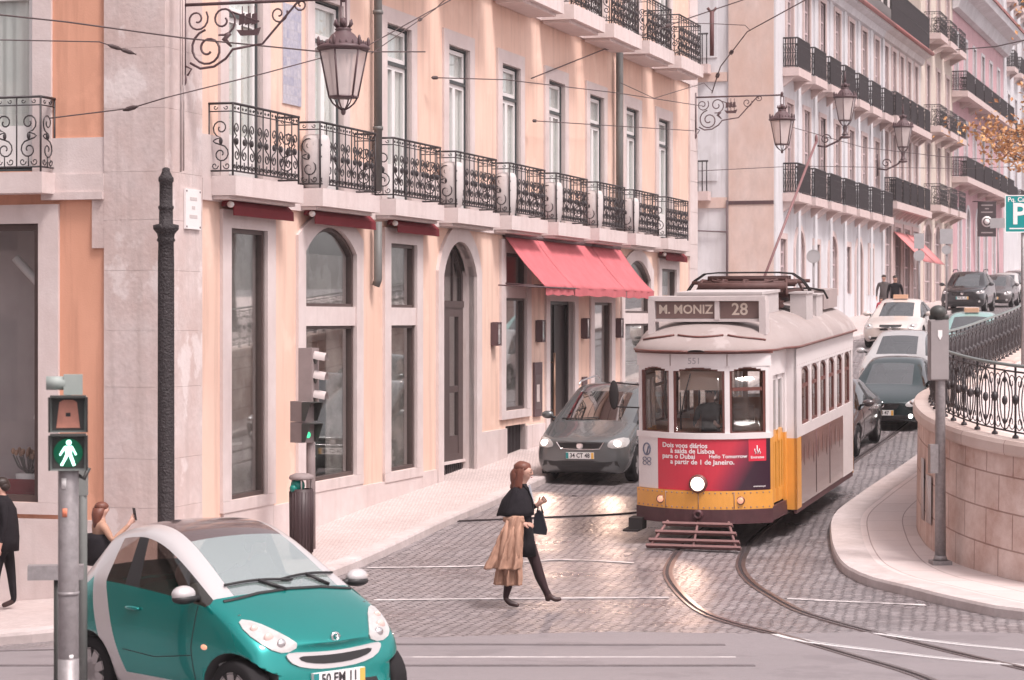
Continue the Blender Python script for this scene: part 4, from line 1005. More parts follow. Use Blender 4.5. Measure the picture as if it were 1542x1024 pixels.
nt = MB(); add_text(nt, '551', .13, on_nose(-.05, 2.74, .016), 0, .001); nt.build('fleet_number', [mat('faded_number', (.40,.36,.37), .6)], tram)
# nose windows: brown frames, glass
for k, (a, b) in enumerate(OPN):
    fr = MB(); fr.fn = lambda p: nose(p.x, p.z, -p.y)
    o = arch_poly(a, b, WZ0, WZ1, .07, 10); fr.ring(o, offset_poly(o, .03), .012, .06)
    if k == 2: fr.box(a+.04, b-.04, .015, .055, 2.30, 2.35)
    f = fr.build('front_window', [m_tb], tram)
    gl = MB(); n = 8
    gl.shell(lambda i, j: (nose(a+.03+(b-a-.06)*i/n, WZ0+.03+(WZ1-WZ0-.07)*j, -.035), nosen(a+(b-a)*i/n)), n, 1, .006, 0, True); gl.build('pane', [m_tg], f)
wp = MB(); wp.tube([nose(-.1,2.56,.03), nose(-.20,2.2,.035), nose(-.24,1.95,.03)], .010, 5); wp.tube([nose(-.26,2.28,.028), nose(-.25,1.74,.028)], .012, 5); wp.build('wiper', [m_und], tram)
bl = MB(); bl.box(3.95,3.97,-.32,.32,2.30,2.58); bl.build('sun_blind', [mat('tan_blind', (.72,.52,.44), .8)], tram)
# lamps
hl = MB(); hl.lathe([(.135,nx(0)-.02),(.135,nx(0)+.07),(.11,nx(0)+.085)], 24, (0,-.0,.95), 'x'); h_ = hl.build('headlamp', [m_tb], tram)
hl = MB(); hl.lathe([(.108,nx(0)+.078),(.09,nx(0)+.10),(.04,nx(0)+.112)], 24, (0,0,.95), 'x'); hl.build('lens', [mat('lit_lens', (.9,.85,.8), .2, emit=(1,.80,.66), estr=1.5)], h_)
for y in (-.60, .60):
    x = nx(y)+.03; ml = MB(); ml.lathe([(.06,x-.02),(.06,x+.03)], 16, (0,y,.70), 'x'); q = ml.build('marker_lamp', [m_tb], tram)
    ml = MB(); ml.lathe([(.05,x+.028),(.035,x+.045)], 16, (0,y,.70), 'x'); ml.build('lens', [mat('amber_lens', (.62,.22,.12), .2, emit=(1,.5,.35), estr=.35)], q)
cp = MB(); cp.lathe([(.075,4.2),(.075,4.30),(.03,4.31),(.03,4.22)], 14, (0,0,.50), 'x'); cp.box(4.0,4.25,-.05,.05,.44,.56); cp.build('coupler', [m_tdk], tram)
# lifeguard slats below the nose
m_lg = mat('dusty_red_oxide', (.24,.13,.125), .75, .3, var=.25, vscale=8)
lg = MB()
for k, (x, z, w) in enumerate(((4.30,.36,.52),(4.42,.25,.60),(4.54,.145,.67),(4.60,.07,.70))): lg.cbox((x,0,z), (.035,2*w,.085), 0, 0, R(55))
for s in (-1,0,1): lg.tube([(4.26,s*.45,.40),(4.62,s*.64,.06)], .022, 5)
lg.build('lifeguard', [m_lg], tram)
st = MB(); st.box(3.75,4.05,-1.10,-.90,.22,.40); st.box(3.7,4.1,-1.18,-.95,.20,.23); st.build('step', [m_und], tram)
# bifold doors on the platforms (visible side and its twin)
for sx in (1, -1):
    for s in (1, -1):
        d = MB(); q = lambda x: s*(.985+(3.82-x)*.05-.05)
        for xa, xb in ((2.85,3.21),(3.23,3.59)):
            for z0, z1, mi in ((.60,.80,0),(1.50,1.68,0),(2.42,2.5,1)): d.cbox((sx*(xa+xb)/2, q((xa+xb)/2), (z0+z1)/2), (xb-xa,.035,z1-z0), mi)
            for xx in (xa+.03, xb-.03): d.cbox((sx*xx, q(xx), 1.1), (.065,.036,1.0), 0); d.cbox((sx*xx, q(xx), 2.05), (.065,.036,.76), 1)
            d.cbox((sx*(xa+xb)/2, q((xa+xb)/2), 1.15), (.10,.036,.72), 0)
            for off in (-.085,.085): d.cbox((sx*((xa+xb)/2+off), q((xa+xb)/2)-s*.01, 1.15), (.08,.015,.72), 2)
        dd = d.build('folding_door', [m_ty, m_tw, m_und], tram)
        g_ = MB(); g_.cbox((sx*3.22, q(3.22), 2.05), (.70,.008,.78)); g_.build('pane', [m_tg], dd)
# saloon sides
for s in (1, -1):
    sd2 = MB(); yy = 1.19
    def pan(x0, x1, z0, z1, mi, out=0, th=.04): sd2.box(x0, x1, min(s*(yy+out),s*(yy+out-th)), max(s*(yy+out),s*(yy+out-th)), z0, z1, mi)
    pan(-2.75,2.75,1.50,1.66,0); pan(-2.75,2.75,2.55,2.88,0,.004); pan(-2.75,2.75,2.85,2.885,1,.02)
    pan(2.30,2.75,1.66,2.56,0); pan(-2.75,-2.58,1.66,2.56,0)
    pan(2.36,2.75,.42,1.50,2); pan(-2.75,-1.62,.45,1.50,0); pan(-2.74,2.74,.36,.46,3,-.01)
    for k in range(1, 6): pan(2.30-.813*k-.075, 2.30-.813*k+.075, 1.66, 2.56, 0)
    for sx in (2.75,-2.75): sd2.box(min(sx,sx-.04*(1 if sx>0 else -1)), max(sx,sx-.04*(1 if sx>0 else -1)), min(s*1.0,s*1.19), max(s*1.0,s*1.19), .42, 1.5, 2); sd2.box(min(sx,sx-.04*(1 if sx>0 else -1)), max(sx,sx-.04*(1 if sx>0 else -1)), min(s*1.0,s*1.19), max(s*1.0,s*1.19), 1.5, 2.88, 0)
    sd2.build('saloon_side', [m_tw, m_tb, m_ty, m_tdk], tram)
    ap = MB(); ap.box(-1.62,2.36,min(s*1.155,s*1.195),max(s*1.155,s*1.195),1.12,1.50,0); ap.box(-1.62,2.36,min(s*1.155,s*1.194),max(s*1.155,s*1.194),.46,1.119,2)  # lower strip's paler colour imitates pavement mirrored in the glossy advert
    for k in range(2): ap.tube([(1.05-1.3*k,s*1.196,.5),(1.05-1.3*k,s*1.196,1.48)], .006, 4, 1)
    for k in range(9): ap.ell((2.1-.42*k,s*1.194,1.20+.05*math.sin(k*2.1)), (.10+.04*math.sin(k*3),.004,.17), 8, 6, 3)
    ap.build('side_advert', [mat('glossy_brown_advert', (.20,.11,.10), .14, .6, var=.6, vscale=1.6, coat=.6, var2=.6, v2scale=1.1, dark=(.30,.13,.11)), m_tdk, mat('advert_pale_reflection', (.40,.32,.30), .12, .6, var=.5, vscale=1.8, coat=.7, var2=.6, v2scale=1.2, dark=(.24,.17,.16)), mat('advert_figures', (.10,.045,.04), .2, .5, coat=.5)], tram)
    for k in range(6):
        xb = 2.30-.813*k-(.075 if k else 0); xa = 2.30-.813*(k+1)+.075; xa = max(xa, -2.58)
        f = MB(); o = arch_poly(xa, xb, 1.66, 2.55, .10, 8); yo = s*1.165
        if s > 0: f.fn = lambda p: (p.x, yo-p.y, p.z)
        else: f.fn = lambda p: (p.x, yo+p.y, p.z)
        f.ring(o, offset_poly(o, .04), 0, .03, 0); f.box(xa+.03, xb-.03, .002, .03, 2.22, 2.27, 0)
        # white fillets in the arch corners
        arc = o[2:]
        for a_, b_ in zip(arc[:-1], arc[1:]): f.add([(a_[0],-.01,a_[1]),(a_[0],-.01,2.56),(b_[0],-.01,2.56),(b_[0],-.01,b_[1])], [(0,1,2,3)], 1)
        w_ = f.build('side_window', [m_tb, m_tw], tram)
        g_ = MB(); g_.box(xa+.03, xb-.03, min(yo-s*.02,yo-s*.026), max(yo-s*.02,yo-s*.026), 1.69, 2.5); g_.build('pane', [m_tg], w_)
# roof: domed canvas running out over both noses
def wid(x):
    ax_ = abs(x)
    if ax_ <= 2.75: return 1.25
    t = (ax_-2.75)/(4.30-2.75); 
    return 1.25-.17*sstep(0,.35,t) if ax_ < 3.7 else 1.08*math.sqrt(max(.0, 1-((ax_-3.55)/.76)**2)) if ax_ < 4.31 else 0
xs_ = [-4.305,-4.29,-4.25,-4.18,-4.08,-3.95,-3.8,-3.65,-3.5,-3.2,-3.0,-2.85,-2.75]+[-2.5+.5*k for k in range(11)]+[2.75,2.85,3.0,3.2,3.5,3.65,3.8,3.95,4.08,4.18,4.25,4.29,4.305]
def rz_(x, v):
    h = .53*(min(1, max(0,(4.31-abs(x))/1.5)))**.55
    return 2.885+h*(1-abs(v)**2.6)**.62
mb = MB(); nv = 20
def RP(i, j):
    v = -1+2*j/nv; v = math.sin(v*math.pi/2); x = xs_[i]; w = max(.02, wid(x)); return (x, v*w, rz_(x, v))
mb.grid(RP, len(xs_)-1, nv)
mb.grid(lambda i, j: (xs_[i], (-1+2*j/4)*max(.02, wid(xs_[i])), 2.878), len(xs_)-1, 4, 0, False)
for s in (-1, 1):
    mb.tube([(xs_[i], s*max(.02, wid(xs_[i]))*1.004, 2.885) for i in range(len(xs_))], .018, 5, 1)
for a, b in ((-.92,-.40),(-.34,.34),(.40,.92)):           # drip ledges on the front hood
    n = 8; pts = []
    for k in range(n+1):
        y = a+(b-a)*k/n; x = 4.02-.30*(y/.98)**2+.05*(1-((k/n)*2-1)**2); v = min(.99, abs(y)/max(.05,wid(x))); pts.append((x, y, rz_(x, v)+.012))
    mb.tube(pts, .016, 5, 1)
mb.build('roof', [m_roof, m_tb], tram)
sb_ = MB()

sb_.box(3.34,3.50,-.80,.80,3.30,3.62,0); sb_.box(3.32,3.58,-.88,.88,3.60,3.67,0)
for y in (-.84,.84): sb_.box(3.30,3.58,y-.05,y+.05,3.10,3.61,0)
sb_.box(3.50,3.56,.12,.19,3.32,3.60,0); sb_.box(3.50,3.55,-.79,.79,3.29,3.33,0)
sgn = sb_.build('destination_sign', [mat('sign_case', (.56,.49,.48), .6, var=.15, vscale=5)], tram)
sp2 = MB(); sp2.box(3.502,3.512,-.78,.115,3.34,3.59); sp2.box(3.502,3.512,.195,.78,3.34,3.59); sp2.build('sign_panel', [mat('sign_brown', (.17,.105,.095), .5)], sgn)
tt = MB(); add_text(tt, 'M. MONIZ', .185, lambda x, y: (3.515, -.33+x*.98, 3.468+y), 0, .004); tt.build('lettering', [mat('cream_lettering', (.62,.52,.44), .5)], sgn); tt = MB(); add_text(tt, '28', .25, lambda x, y: (3.515, .49+x, 3.468+y), 0, .004)
tt.build('lettering', [mat('cream_lettering', (.62,.52,.44), .5)], sgn)
rb = MB(); rb.box(1.1,2.5,-.70,.62,3.36,3.68,0); rb.box(1.05,2.55,-.72,.64,3.66,3.70,0); rb.build('resistor_box', [mat('box_grey', (.48,.43,.425), .6, var=.15, vscale=3)], tram)
rb = MB(); rb.box(-2.6,-1.2,.12,.95,3.30,3.62,0); rb.box(-3.2,-2.7,-.5,.8,3.2,3.42,0); rb.build('roof_hatch', [mat('box_brown_grey', (.36,.29,.28), .6, var=.2, vscale=3)], tram)
for xa, xb, ya, zz in ((.15,.75,.74,3.62),(-.9,-.3,.72,3.56)): rb = MB(); rb.box(xa,xb,ya,ya+.26,3.2,zz); rb.box(xa-.02,xb+.02,ya-.02,ya+.28,zz,zz+.025); rb.build('equipment_box', [mat('box_grey', (.48,.43,.425))], tram)
m_pan = mat('red_oxide_iron', (.105,.05,.045), .6, .3, var=.3, vscale=9)
pg = MB()
for y in (-.55,.55): pg.box(-.6,1.0,y-.05,y+.05,3.48,3.56); pg.box(-.5,.9,y*1.25-.03,y*1.25+.03,3.62,3.68)
for x in (-.5,-.1,.3,.7): pg.box(x-.04,x+.04,-.72,.72,3.56,3.63); pg.tube([(x,-.5,3.62),(x+.2,.5,3.84)], .022, 5); pg.tube([(x,.5,3.62),(x+.2,-.5,3.84)], .022, 5)
for y in (-.6,-.2,.2,.6): pg.lathe([(.05,3.40),(.08,3.44),(.05,3.48),(.08,3.52)], 8, (.9,y,0)); pg.lathe([(.05,3.40),(.08,3.44),(.05,3.48),(.08,3.52)], 8, (-.5,y,0))
for x in (.25,.42): pg.tube([(x,-.66,3.86),(x,.66,3.86)], .045, 6)
pg.box(.1,.6,-.5,.5,3.76,3.82)
for k in range(5): pg.tube([(-.55,-.75+.37*k,3.60),(-.2,-.70+.35*k,3.80),(.75,-.68+.34*k,3.84),(1.0,-.75+.37*k,3.62)], .024, 5)
for x in (-.45,.15,.75): pg.tube([(x,-.85,3.80),(x,.85,3.80)], .034, 6)
pg.box(-.3,.8,-.42,.42,3.64,3.74); pg.lathe([(.07,-.7),(.07,.7)], 10, (.95,0,3.74), 'y'); pg.lathe([(.055,-.6),(.055,.6)], 10, (-.5,0,3.76), 'y')
pg.build('pantograph_frame', [m_pan], tram)
ph = MB()
for x in (.30,.46): ph.tube([(x,-1.0,3.66),(x,-.88,3.83),(x,-.72,3.935),(x,-.5,3.955),(x,.5,3.955),(x,.72,3.935),(x,.88,3.83),(x,1.0,3.66)], .014, 6)
for x in (-1.2,): ph.tube([(x,-.1,3.62),(x,.7,3.66),(x,.95,3.62),(x,1.02,3.48)], .020, 6); ph.tube([(x,0,3.4),(x,.1,3.64)], .03, 6); ph.cbox((x+.2,.0,3.5),(.35,.5,.25))
ph.build('pantograph_bow', [m_und], tram)
tp = MB(); tp.tube([(.1,.1,3.62),(-2.9,.55,6.15)], .024, 6); tp.ell((-2.93,.55,6.2),(.05,.03,.09),8,6); tp.lathe([(.09,3.36),(.09,3.6)],10,(.1,.1,0)); tp.build('trolley_pole', [mat('pole_red_brown', (.20,.10,.10), .5)], tram)
mi_ = MB(); mi_.ell((4.0,-1.32,2.22),(.03,.075,.22),12,10,0); mi_.tube([(3.82,-.98,2.36),(3.95,-1.3,2.40)], .011, 5); mi_.tube([(3.82,-.98,2.02),(3.95,-1.3,2.04)], .011, 5); mi_.build('wing_mirror', [m_und], tram)
# inside: floor, bulkheads, ceiling, seats; below: truck and wheels
it = MB(); it.box(-3.8,3.8,-.93,.93,.62,.68,0); it.box(-2.7,2.7,-1.14,1.14,.62,.70,0); 
for x in (2.62,-2.62):
    for a, b in ((-1.14,-.35),(.35,1.14)): it.box(x-.02,x+.02,a,b,.7,1.72,1); it.box(x-.02,x+.02,a,a+.07,1.7,2.8,1); it.box(x-.02,x+.02,b-.07,b,1.7,2.8,1)
    it.box(x-.02,x+.02,-1.14,1.14,2.5,2.86,1)
it.box(3.55,3.95,-.45,.05,.68,1.62,2); it.box(3.6,3.9,.35,.8,.68,1.35,2)
for k in range(5):
    for s in (-1, 1):
        x = 2.0-.95*k; it.box(x-.22,x+.22,min(s*.4,s*1.1),max(s*.4,s*1.1),1.05,1.13,1); it.box(x-.25,x-.19,min(s*.4,s*1.1),max(s*.4,s*1.1),1.13,1.62,1)
it.box(-2.6,2.6,-1.1,1.1,2.80,2.84,3); it.box(2.65,3.9,-.8,.8,2.80,2.84,3)
it.build('interior', [m_tin, m_tin, m_und, m_tw], tram)
un = MB(); un.box(-3.6,3.6,-.8,.8,.40,.60,0); un.box(-1.6,1.6,-.72,.72,.16,.42,0)
for s in (-1, 1):
    un.box(-1.7,1.7,s*.68-.05,s*.68+.05,.18,.40,0)
    for x in (-1.25,1.25): un.box(x-.16,x+.16,s*.74-.06,s*.74+.06,.2,.5,0)
un.build('truck', [m_und], tram)
for x in (-1.25,1.25):
    for s in (-1, 1):
        w_ = MB(); w_.lathe([(.05,s*.42),(.36,s*.42),(.37,s*.45),(.335,s*.47),(.33,s*.55),(.12,s*.53),(.08,s*.6),(.02,s*.6)], 24, (x,0,.335), 'y'); w_.build('wheel', [mat('wheel_steel', (.10,.075,.07), .5, .5, metal=.4)], tram)
# ------------------------------------------------------------------ cars
m_tyre = mat('tyre_rubber', (.018,.016,.017), .85, .2); m_trim = mat('black_trim', (.022,.02,.021), .5, .4)
m_alloy = mat('alloy_rim', (.45,.42,.42), .35, .5, metal=.7); m_chrome = mat('chrome', (.75,.72,.72), .12, .5, metal=1)
m_plate = mat('plate_white', (.78,.76,.75), .4); m_eu = mat('plate_blue_green', (.02,.22,.22), .4); m_yel = mat('plate_yellow', (.75,.42,.10), .4); m_ink = mat('plate_ink', (.04,.035,.04), .5)
m_cg = glass('car_glass', (.36,.42,.42), .34); m_cgd = glass('dark_car_glass', (.14,.15,.15), .2)
m_lens = mat('clear_lens', (.50,.47,.46), .08, .6, coat=.8, var=.25, vscale=14)
m_lit = mat('lit_headlight', (.9,.88,.85), .2, emit=(1,.93,.86), estr=3.0)
m_seat = mat('car_seat', (.16,.125,.115), .8, .2)
def paint(name, col, rough=.25): return mat(name, col, rough, .5, coat=.9, var=.06, vscale=2, metal=.15)
def smoothed(vs, fs, mis, creases, lev=2, cuts=()):
    """Catmull-Clark surface of a cage, with wheel arches cut out; returns (verts, polys, material ids)"""
    me = bpy.data.meshes.new('cage'); me.from_pydata(vs, [], fs); me.polygons.foreach_set('material_index', mis)
    bm = bmesh.new(); bm.from_mesh(me); bmesh.ops.recalc_face_normals(bm, faces=bm.faces)
    cl = bm.edges.layers.float.new('crease_edge')
    for e in bm.edges:
        k = creases.get(frozenset(v.index for v in e.verts))
        if k: e[cl] = k
    bm.to_mesh(me); bm.free()
    for i in range(8): me.materials.append(None)
    o = bpy.data.objects.new('cage', me); COL.objects.link(o)
    s = o.modifiers.new('s', 'SUBSURF'); s.levels = lev; s.render_levels = lev
    tmp = []
    for x, y0, y1, z, r in cuts:
        c = MB(); c.lathe([(r, y0), (r, y1)], 28, (x,0,z), 'y'); cm = c.mesh('cut', [None]*8)
        for p in cm.polygons: p.material_index = 1
        co = bpy.data.objects.new('cut', cm); COL.objects.link(co); tmp.append(co)
        b = o.modifiers.new('b', 'BOOLEAN'); b.operation = 'DIFFERENCE'; b.object = co; b.solver = 'EXACT'
    bpy.context.view_layer.update()
    r = bpy.data.meshes.new_from_object(o.evaluated_get(bpy.context.evaluated_depsgraph_get()))
    out = ([tuple(v.co) for v in r.vertices], [tuple(p.vertices) for p in r.polygons], [p.material_index for p in r.polygons])
    for x in tmp: bpy.data.objects.remove(x)
    bpy.data.objects.remove(o); bpy.data.meshes.remove(r)
    return out
def split(geo, sel):
    vs, fs, mi = geo; use = [k for k in range(len(fs)) if sel(mi[k], fs[k])]; mp = {}; nv = []; nf = []
    for k in use:
        f = []
        for i in fs[k]:
            if i not in mp: mp[i] = len(nv); nv.append(vs[i])
            f.append(mp[i])
        nf.append(f)
    return nv, nf, [mi[k] for k in use]
class Decal:
    """lays an outline onto the body: rays shot along an axis, the patch offset a few millimetres and skirted into the surface"""
    def __init__(s, geo): s.t = BVHTree.FromPolygons([Vector(v) for v in geo[0]], geo[1])
    def hit(s, a, b, d):
        o, r = {'f': (Vector((5,a,b)), Vector((-1,0,0))), 'b': (Vector((-5,a,b)), Vector((1,0,0))), 'l': (Vector((a,4,b)), Vector((0,-1,0))),
                'r': (Vector((a,-4,b)), Vector((0,1,0))), 't': (Vector((a,b,5)), Vector((0,0,-1)))}[d]
        h = s.t.ray_cast(o, r)
        if h[0] is None:
            h = s.t.find_nearest(o+r*4.0)
        n = h[1]
        if n.dot(r) > 0: n = -n
        return h[0], n
    def patch(s, mb, poly, d, eps=.006, mi=0, rings=4, sub=3):
        if len(poly) > 4:
            q = []
            for i in range(len(poly)):
                a, b = poly[i], poly[(i+1) % len(poly)]; q += [(a[0]*.75+b[0]*.25, a[1]*.75+b[1]*.25), (a[0]*.25+b[0]*.75, a[1]*.25+b[1]*.75)]
            poly = q; sub = max(2, sub-1)
        P = []
        for i in range(len(poly)):
            a, b = poly[i], poly[(i+1) % len(poly)]
            for k in range(sub): P.append((a[0]+(b[0]-a[0])*k/sub, a[1]+(b[1]-a[1])*k/sub))
        c = (sum(p[0] for p in P)/len(P), sum(p[1] for p in P)/len(P)); n = len(P); vs = []; 
        for k in range(rings, 0, -1):
            for p in P:
                t = k/rings; h, nn = s.hit(c[0]+(p[0]-c[0])*t, c[1]+(p[1]-c[1])*t, d); vs.append(h+nn*eps)
        h, nn = s.hit(*c, d); vs.append(h+nn*eps); base = len(vs)
        for p in P: h, nn = s.hit(*p, d); vs.append(h-nn*.012)
        fs = []
        for k in range(rings-1):
            for i in range(n): j = (i+1) % n; fs.append((k*n+i, k*n+j, (k+1)*n+j, (k+1)*n+i))
        o = (rings-1)*n
        for i in range(n): fs.append((o+i, o+(i+1) % n, base-1))
        for i in range(n): j = (i+1) % n; fs.append((i, base+i, base+j, j))
        mb.add(vs, fs, mi, False); return mb
    def line(s, mb, pts, d, r=.006, mi=0, sub=6):
        P = []
        for a, b in zip(pts[:-1], pts[1:]):
            for k in range(sub): P.append((a[0]+(b[0]-a[0])*k/sub, a[1]+(b[1]-a[1])*k/sub))
        P.append(pts[-1]); mb.tube([s.hit(*p, d)[0] for p in P], r, 4, mi, False)
def mir(p): return [(-a, b) for a, b in reversed(p)]
def cage(st, mats_of):
    """st: stations front to rear, each 8 points of the left half from bottom centre to top centre"""
    vs = []; idx = []
    for s in st:
        row = []
        for k, p in enumerate(s): vs.append(p); row.append(len(vs)-1)
        mrow = []
        for k, p in enumerate(s):
            if k in (0, 7): mrow.append(row[k])
            else: vs.append((p[0], -p[1], p[2])); mrow.append(len(vs)-1)
        idx.append((row, mrow))
    fs = []; mi = []; cr = {}
    for i in range(len(st)-1):
        for k in range(7):
            m_ = mats_of(i, k)
            for h in (0, 1):
                a, b = idx[i][h], idx[i+1][h]; fs.append((a[k], a[k+1], b[k+1], b[k])); mi.append(m_)
    for e in (0, len(st)-1):
        r, m_ = idx[e]
        for k in range(7):
            q = [r[k], r[k+1], m_[k+1], m_[k]]; q = [v for j, v in enumerate(q) if v not in q[:j]]
            fs.append(q); mi.append(0 if k > 1 else 1)
    def crease(i, k, j, l_, v):
        for h in (0, 1): cr[frozenset((idx[i][h][k], idx[j][h][l_]))] = v
    return vs, fs, mi, cr, crease
def car_stations(L, Wd, H, zb=.20, hf=.70, hr=.95, belt=.95, beltr=1.0, xc=.9, xrf=.1, xrr=-.9, xrb=-1.5, deck=1.0, wr=.58, nosew=.80, tail=.9, xb=-.25, low=.42):
    w = Wd/2; f = L/2; r = -L/2
    def S(x, wf, z0, zm, z4, z5, z6, z7, y4, y5, y6, x4=None, x5=None, x6=None, x7=None, x3=None):
        return [(x,0,z0),(x,w*wf*.86,z0),(x,w*wf*.97,z0+.13),(x if x3 is None else x3,w*wf,zm),(x if x4 is None else x4,y4,z4),(x if x5 is None else x5,y5,z5),(x if x6 is None else x6,y6,z6),(x if x7 is None else x7,0,z7)]
    wt = wr*Wd
    rz = H
    st = [S(f-.06, nosew*.86, zb+.07, low, hf-.16, hf-.10, hf-.075, hf-.06, w*.80*nosew, w*.7*nosew, w*.5*nosew, x7=f, x6=f-.01),
          S(f-.16, nosew+.10, zb, low+.06, hf-.07, hf-.025, hf, hf+.015, w*.88, w*.76, w*.55),
          S(f-.50, .98, zb, .55, hf+.03, hf+.075, hf+.10, hf+.12, w*.94, w*.82, w*.58),
          S(xc+.12, 1.0, zb, .60, hr-.06, hr-.02, hr, hr+.02, w*.95, w*.84, w*.66),
          S(xc-.25, 1.0, zb, .62, belt, rz-.22-.06, rz-.10, rz-.05, w*.95, wt+.06, wt-.08, x4=xc-.05, x5=xrf+.18, x6=xrf+.05, x7=xrf+.02) ]
    st[4] = S(xrf+.1, 1.0, zb, .62, belt, rz-.13, rz-.055, rz-.02, w*.95, wt+.02, wt-.06, x4=xrf+.25, x5=xrf, x6=xrf, x7=xrf, x3=xrf+.25)
    st.append(S(xb+.05, 1.0, zb, .63, belt+.01, rz-.095, rz-.025, rz+.0, w*.95, wt+.015, wt-.06))
    st.append(S(xb-.05, 1.0, zb, .63, belt+.015, rz-.095, rz-.025, rz+.0, w*.95, wt+.015, wt-.06))
    st.append(S(xrr, 1.0, zb, .64, beltr, rz-.13, rz-.055, rz-.025, w*.95, wt, wt-.07, x4=xrr-.05))
    st.append(S(xrb, .99, zb, .64, beltr, deck-.01, deck+.01, deck+.02, w*.94, w*.82, w*.70))
    st.append(S(min(xrb-.15, r+.16), .96, zb+.03, .64, deck-.10, deck-.05, deck-.02, deck-.01, w*.90, w*.80, w*.6))
    st.append(S(r+.02, tail*.88, zb+.10, .60, deck-.22, deck-.14, deck-.11, deck-.10, w*.78, w*.68, w*.5))
    return st
# material ids inside a cage: 0 paint, 1 dark, 2 windscreen, 3 side glass, 4 rear glass, 5 second colour, 6 roof
def std_mats(i, k):
    if k <= 0: return 1
    if i == 3 and k == 6: return 2
    if i in (3,4,6,7) and k == 4: return 3
    if i == 5 and k == 4: return 1
    if i == 7 and k == 6: return 4
    return 0
def wheel_meshes(r, w, rim=.66, spokes=6, rm=None):
    t = MB(); t.lathe([(r*rim,-w/2),(r*.9,-w/2),(r*.98,-w*.42),(r,-w*.25),(r,w*.25),(r*.98,w*.42),(r*.9,w/2),(r*rim,w/2)], 28, axis='y', cap=False)
    m = MB(); m.lathe([(r*rim,w*.46),(r*rim*.92,w*.5),(r*rim*.86,w*.36),(.05,w*.22)], 28, axis='y', mi=1)
    for k in range(spokes):
        a = 2*math.pi*k/spokes; m.cbox((math.cos(a)*r*rim*.5, w*.40, math.sin(a)*r*rim*.5), (r*rim*.95,.03,.075), 0, 0, -a)
    m.lathe([(.06,w*.36),(.06,w*.46),(.02,w*.47)], 12, axis='y')
    return t.mesh('wheel',[m_tyre]), m.mesh('rim',[rm or m_alloy, m_trim])
def assemble(name, label, st, mats_of, pm, loc, rz, L, Wd, wr_, axles, creases=True, second=None, roofm=None, sg=None, wg=None, plate=None, details=None, pitch=0, lev=2, wm=None, interior=True, group=None, wy=.12):
    root = thing(name, label, 'car', loc, 0, group, (0, pitch, rz))
    vs, fs, mi, cr, crease = cage(st, mats_of)
    n = len(st)
    for i in range(3, n-3):
        crease(i, 4, i+1, 4, .55); crease(i, 5, i+1, 5, .35)
    for k in (4,5,6): crease(3, k, 3, k+1, .6); crease(n-3, k, n-3, k+1, .5)
    for i in range(n-1): crease(i, 1, i+1, 1, .5)
    cuts = [(x, s*(Wd/2-.24), s*(Wd/2+.2), wr_, wr_+.055) for x in axles for s in (-1, 1)]
    geo = smoothed(vs, fs, mi, cr, lev, cuts)
    def mk(nm, sel, mats, parent=root):
        v, f, m_ = split(geo, sel)
        if not f: return None
        mb = MB(); mb.add(v, f, 0, True); mb.mi = [{0:0,1:1,5:2,6:3}.get(q, 0) for q in m_] if len(mats) > 1 else [0]*len(f)
        return mb.build(nm, mats, parent)
    body = mk('body', lambda m_, f: m_ in (0,1,5,6), [pm, m_trim, second or pm, roofm or pm])
    mk('windscreen', lambda m_, f: m_ == 2, [wg or m_cg]); mk('rear_window', lambda m_, f: m_ == 4, [sg or m_cgd])
    for s in (-1, 1): mk('side_window', lambda m_, f: m_ == 3 and s*geo[0][f[0]][1] > 0, [sg or m_cgd])
    tm, rm = wm or wheel_meshes(wr_, .2)
    for x in axles:
        for s in (1, -1):
            w_ = link('wheel', tm, root, (x, s*(Wd/2-wy), wr_)); r_ = link('rim', rm, w_, (0,0,0), (0,0,0 if s > 0 else R(180)))
    if interior:
        it = MB()
        for s in (-1, 1):
            it.ell((.05, s*.36, .78), (.16,.24,.30), 10, 8); it.ell((-.12, s*.36, 1.12), (.07,.12,.13), 10, 8)
        it.box(-1.1,.9,-.6,.6,.30,.42); it.box(.55,.85,-.62,.62,.72,.90)
        pts = [(.42+.07*math.sin(a)*.4, .36+.18*math.cos(a), .93+.17*math.sin(a)) for a in [k*math.pi/8 for k in range(17)]]; it.tube(pts, .014, 5, cap=False)
        it.build('interior', [m_seat], root)
    dc = Decal(geo)
    if details: details(root, dc)
    return root, dc
def plate_part(root, dc, zc, txt, x=None, size=(.52,.115), y0=0):
    h, nn = dc.hit(y0, zc, 'f'); x = h.x+.02
    mb = MB(); a, b = size[0]/2, size[1]/2
    mb.box(x-.05,x,y0-a,y0+a,zc-b,zc+b,0); mb.box(x,x+.003,y0-a+.001,y0-a+.05,zc-b+.003,zc+b-.003,1); mb.box(x,x+.003,y0+a-.05,y0+a-.001,zc-b+.003,zc+b-.003,2)
    p = mb.build('number_plate', [m_plate, m_eu, m_yel], root)
    t = MB(); add_text(t, txt, size[1]*.98, lambda u, v: (x+.004, y0+u*.86, zc+v), 0, .0025); t.build('lettering', [m_ink], p)
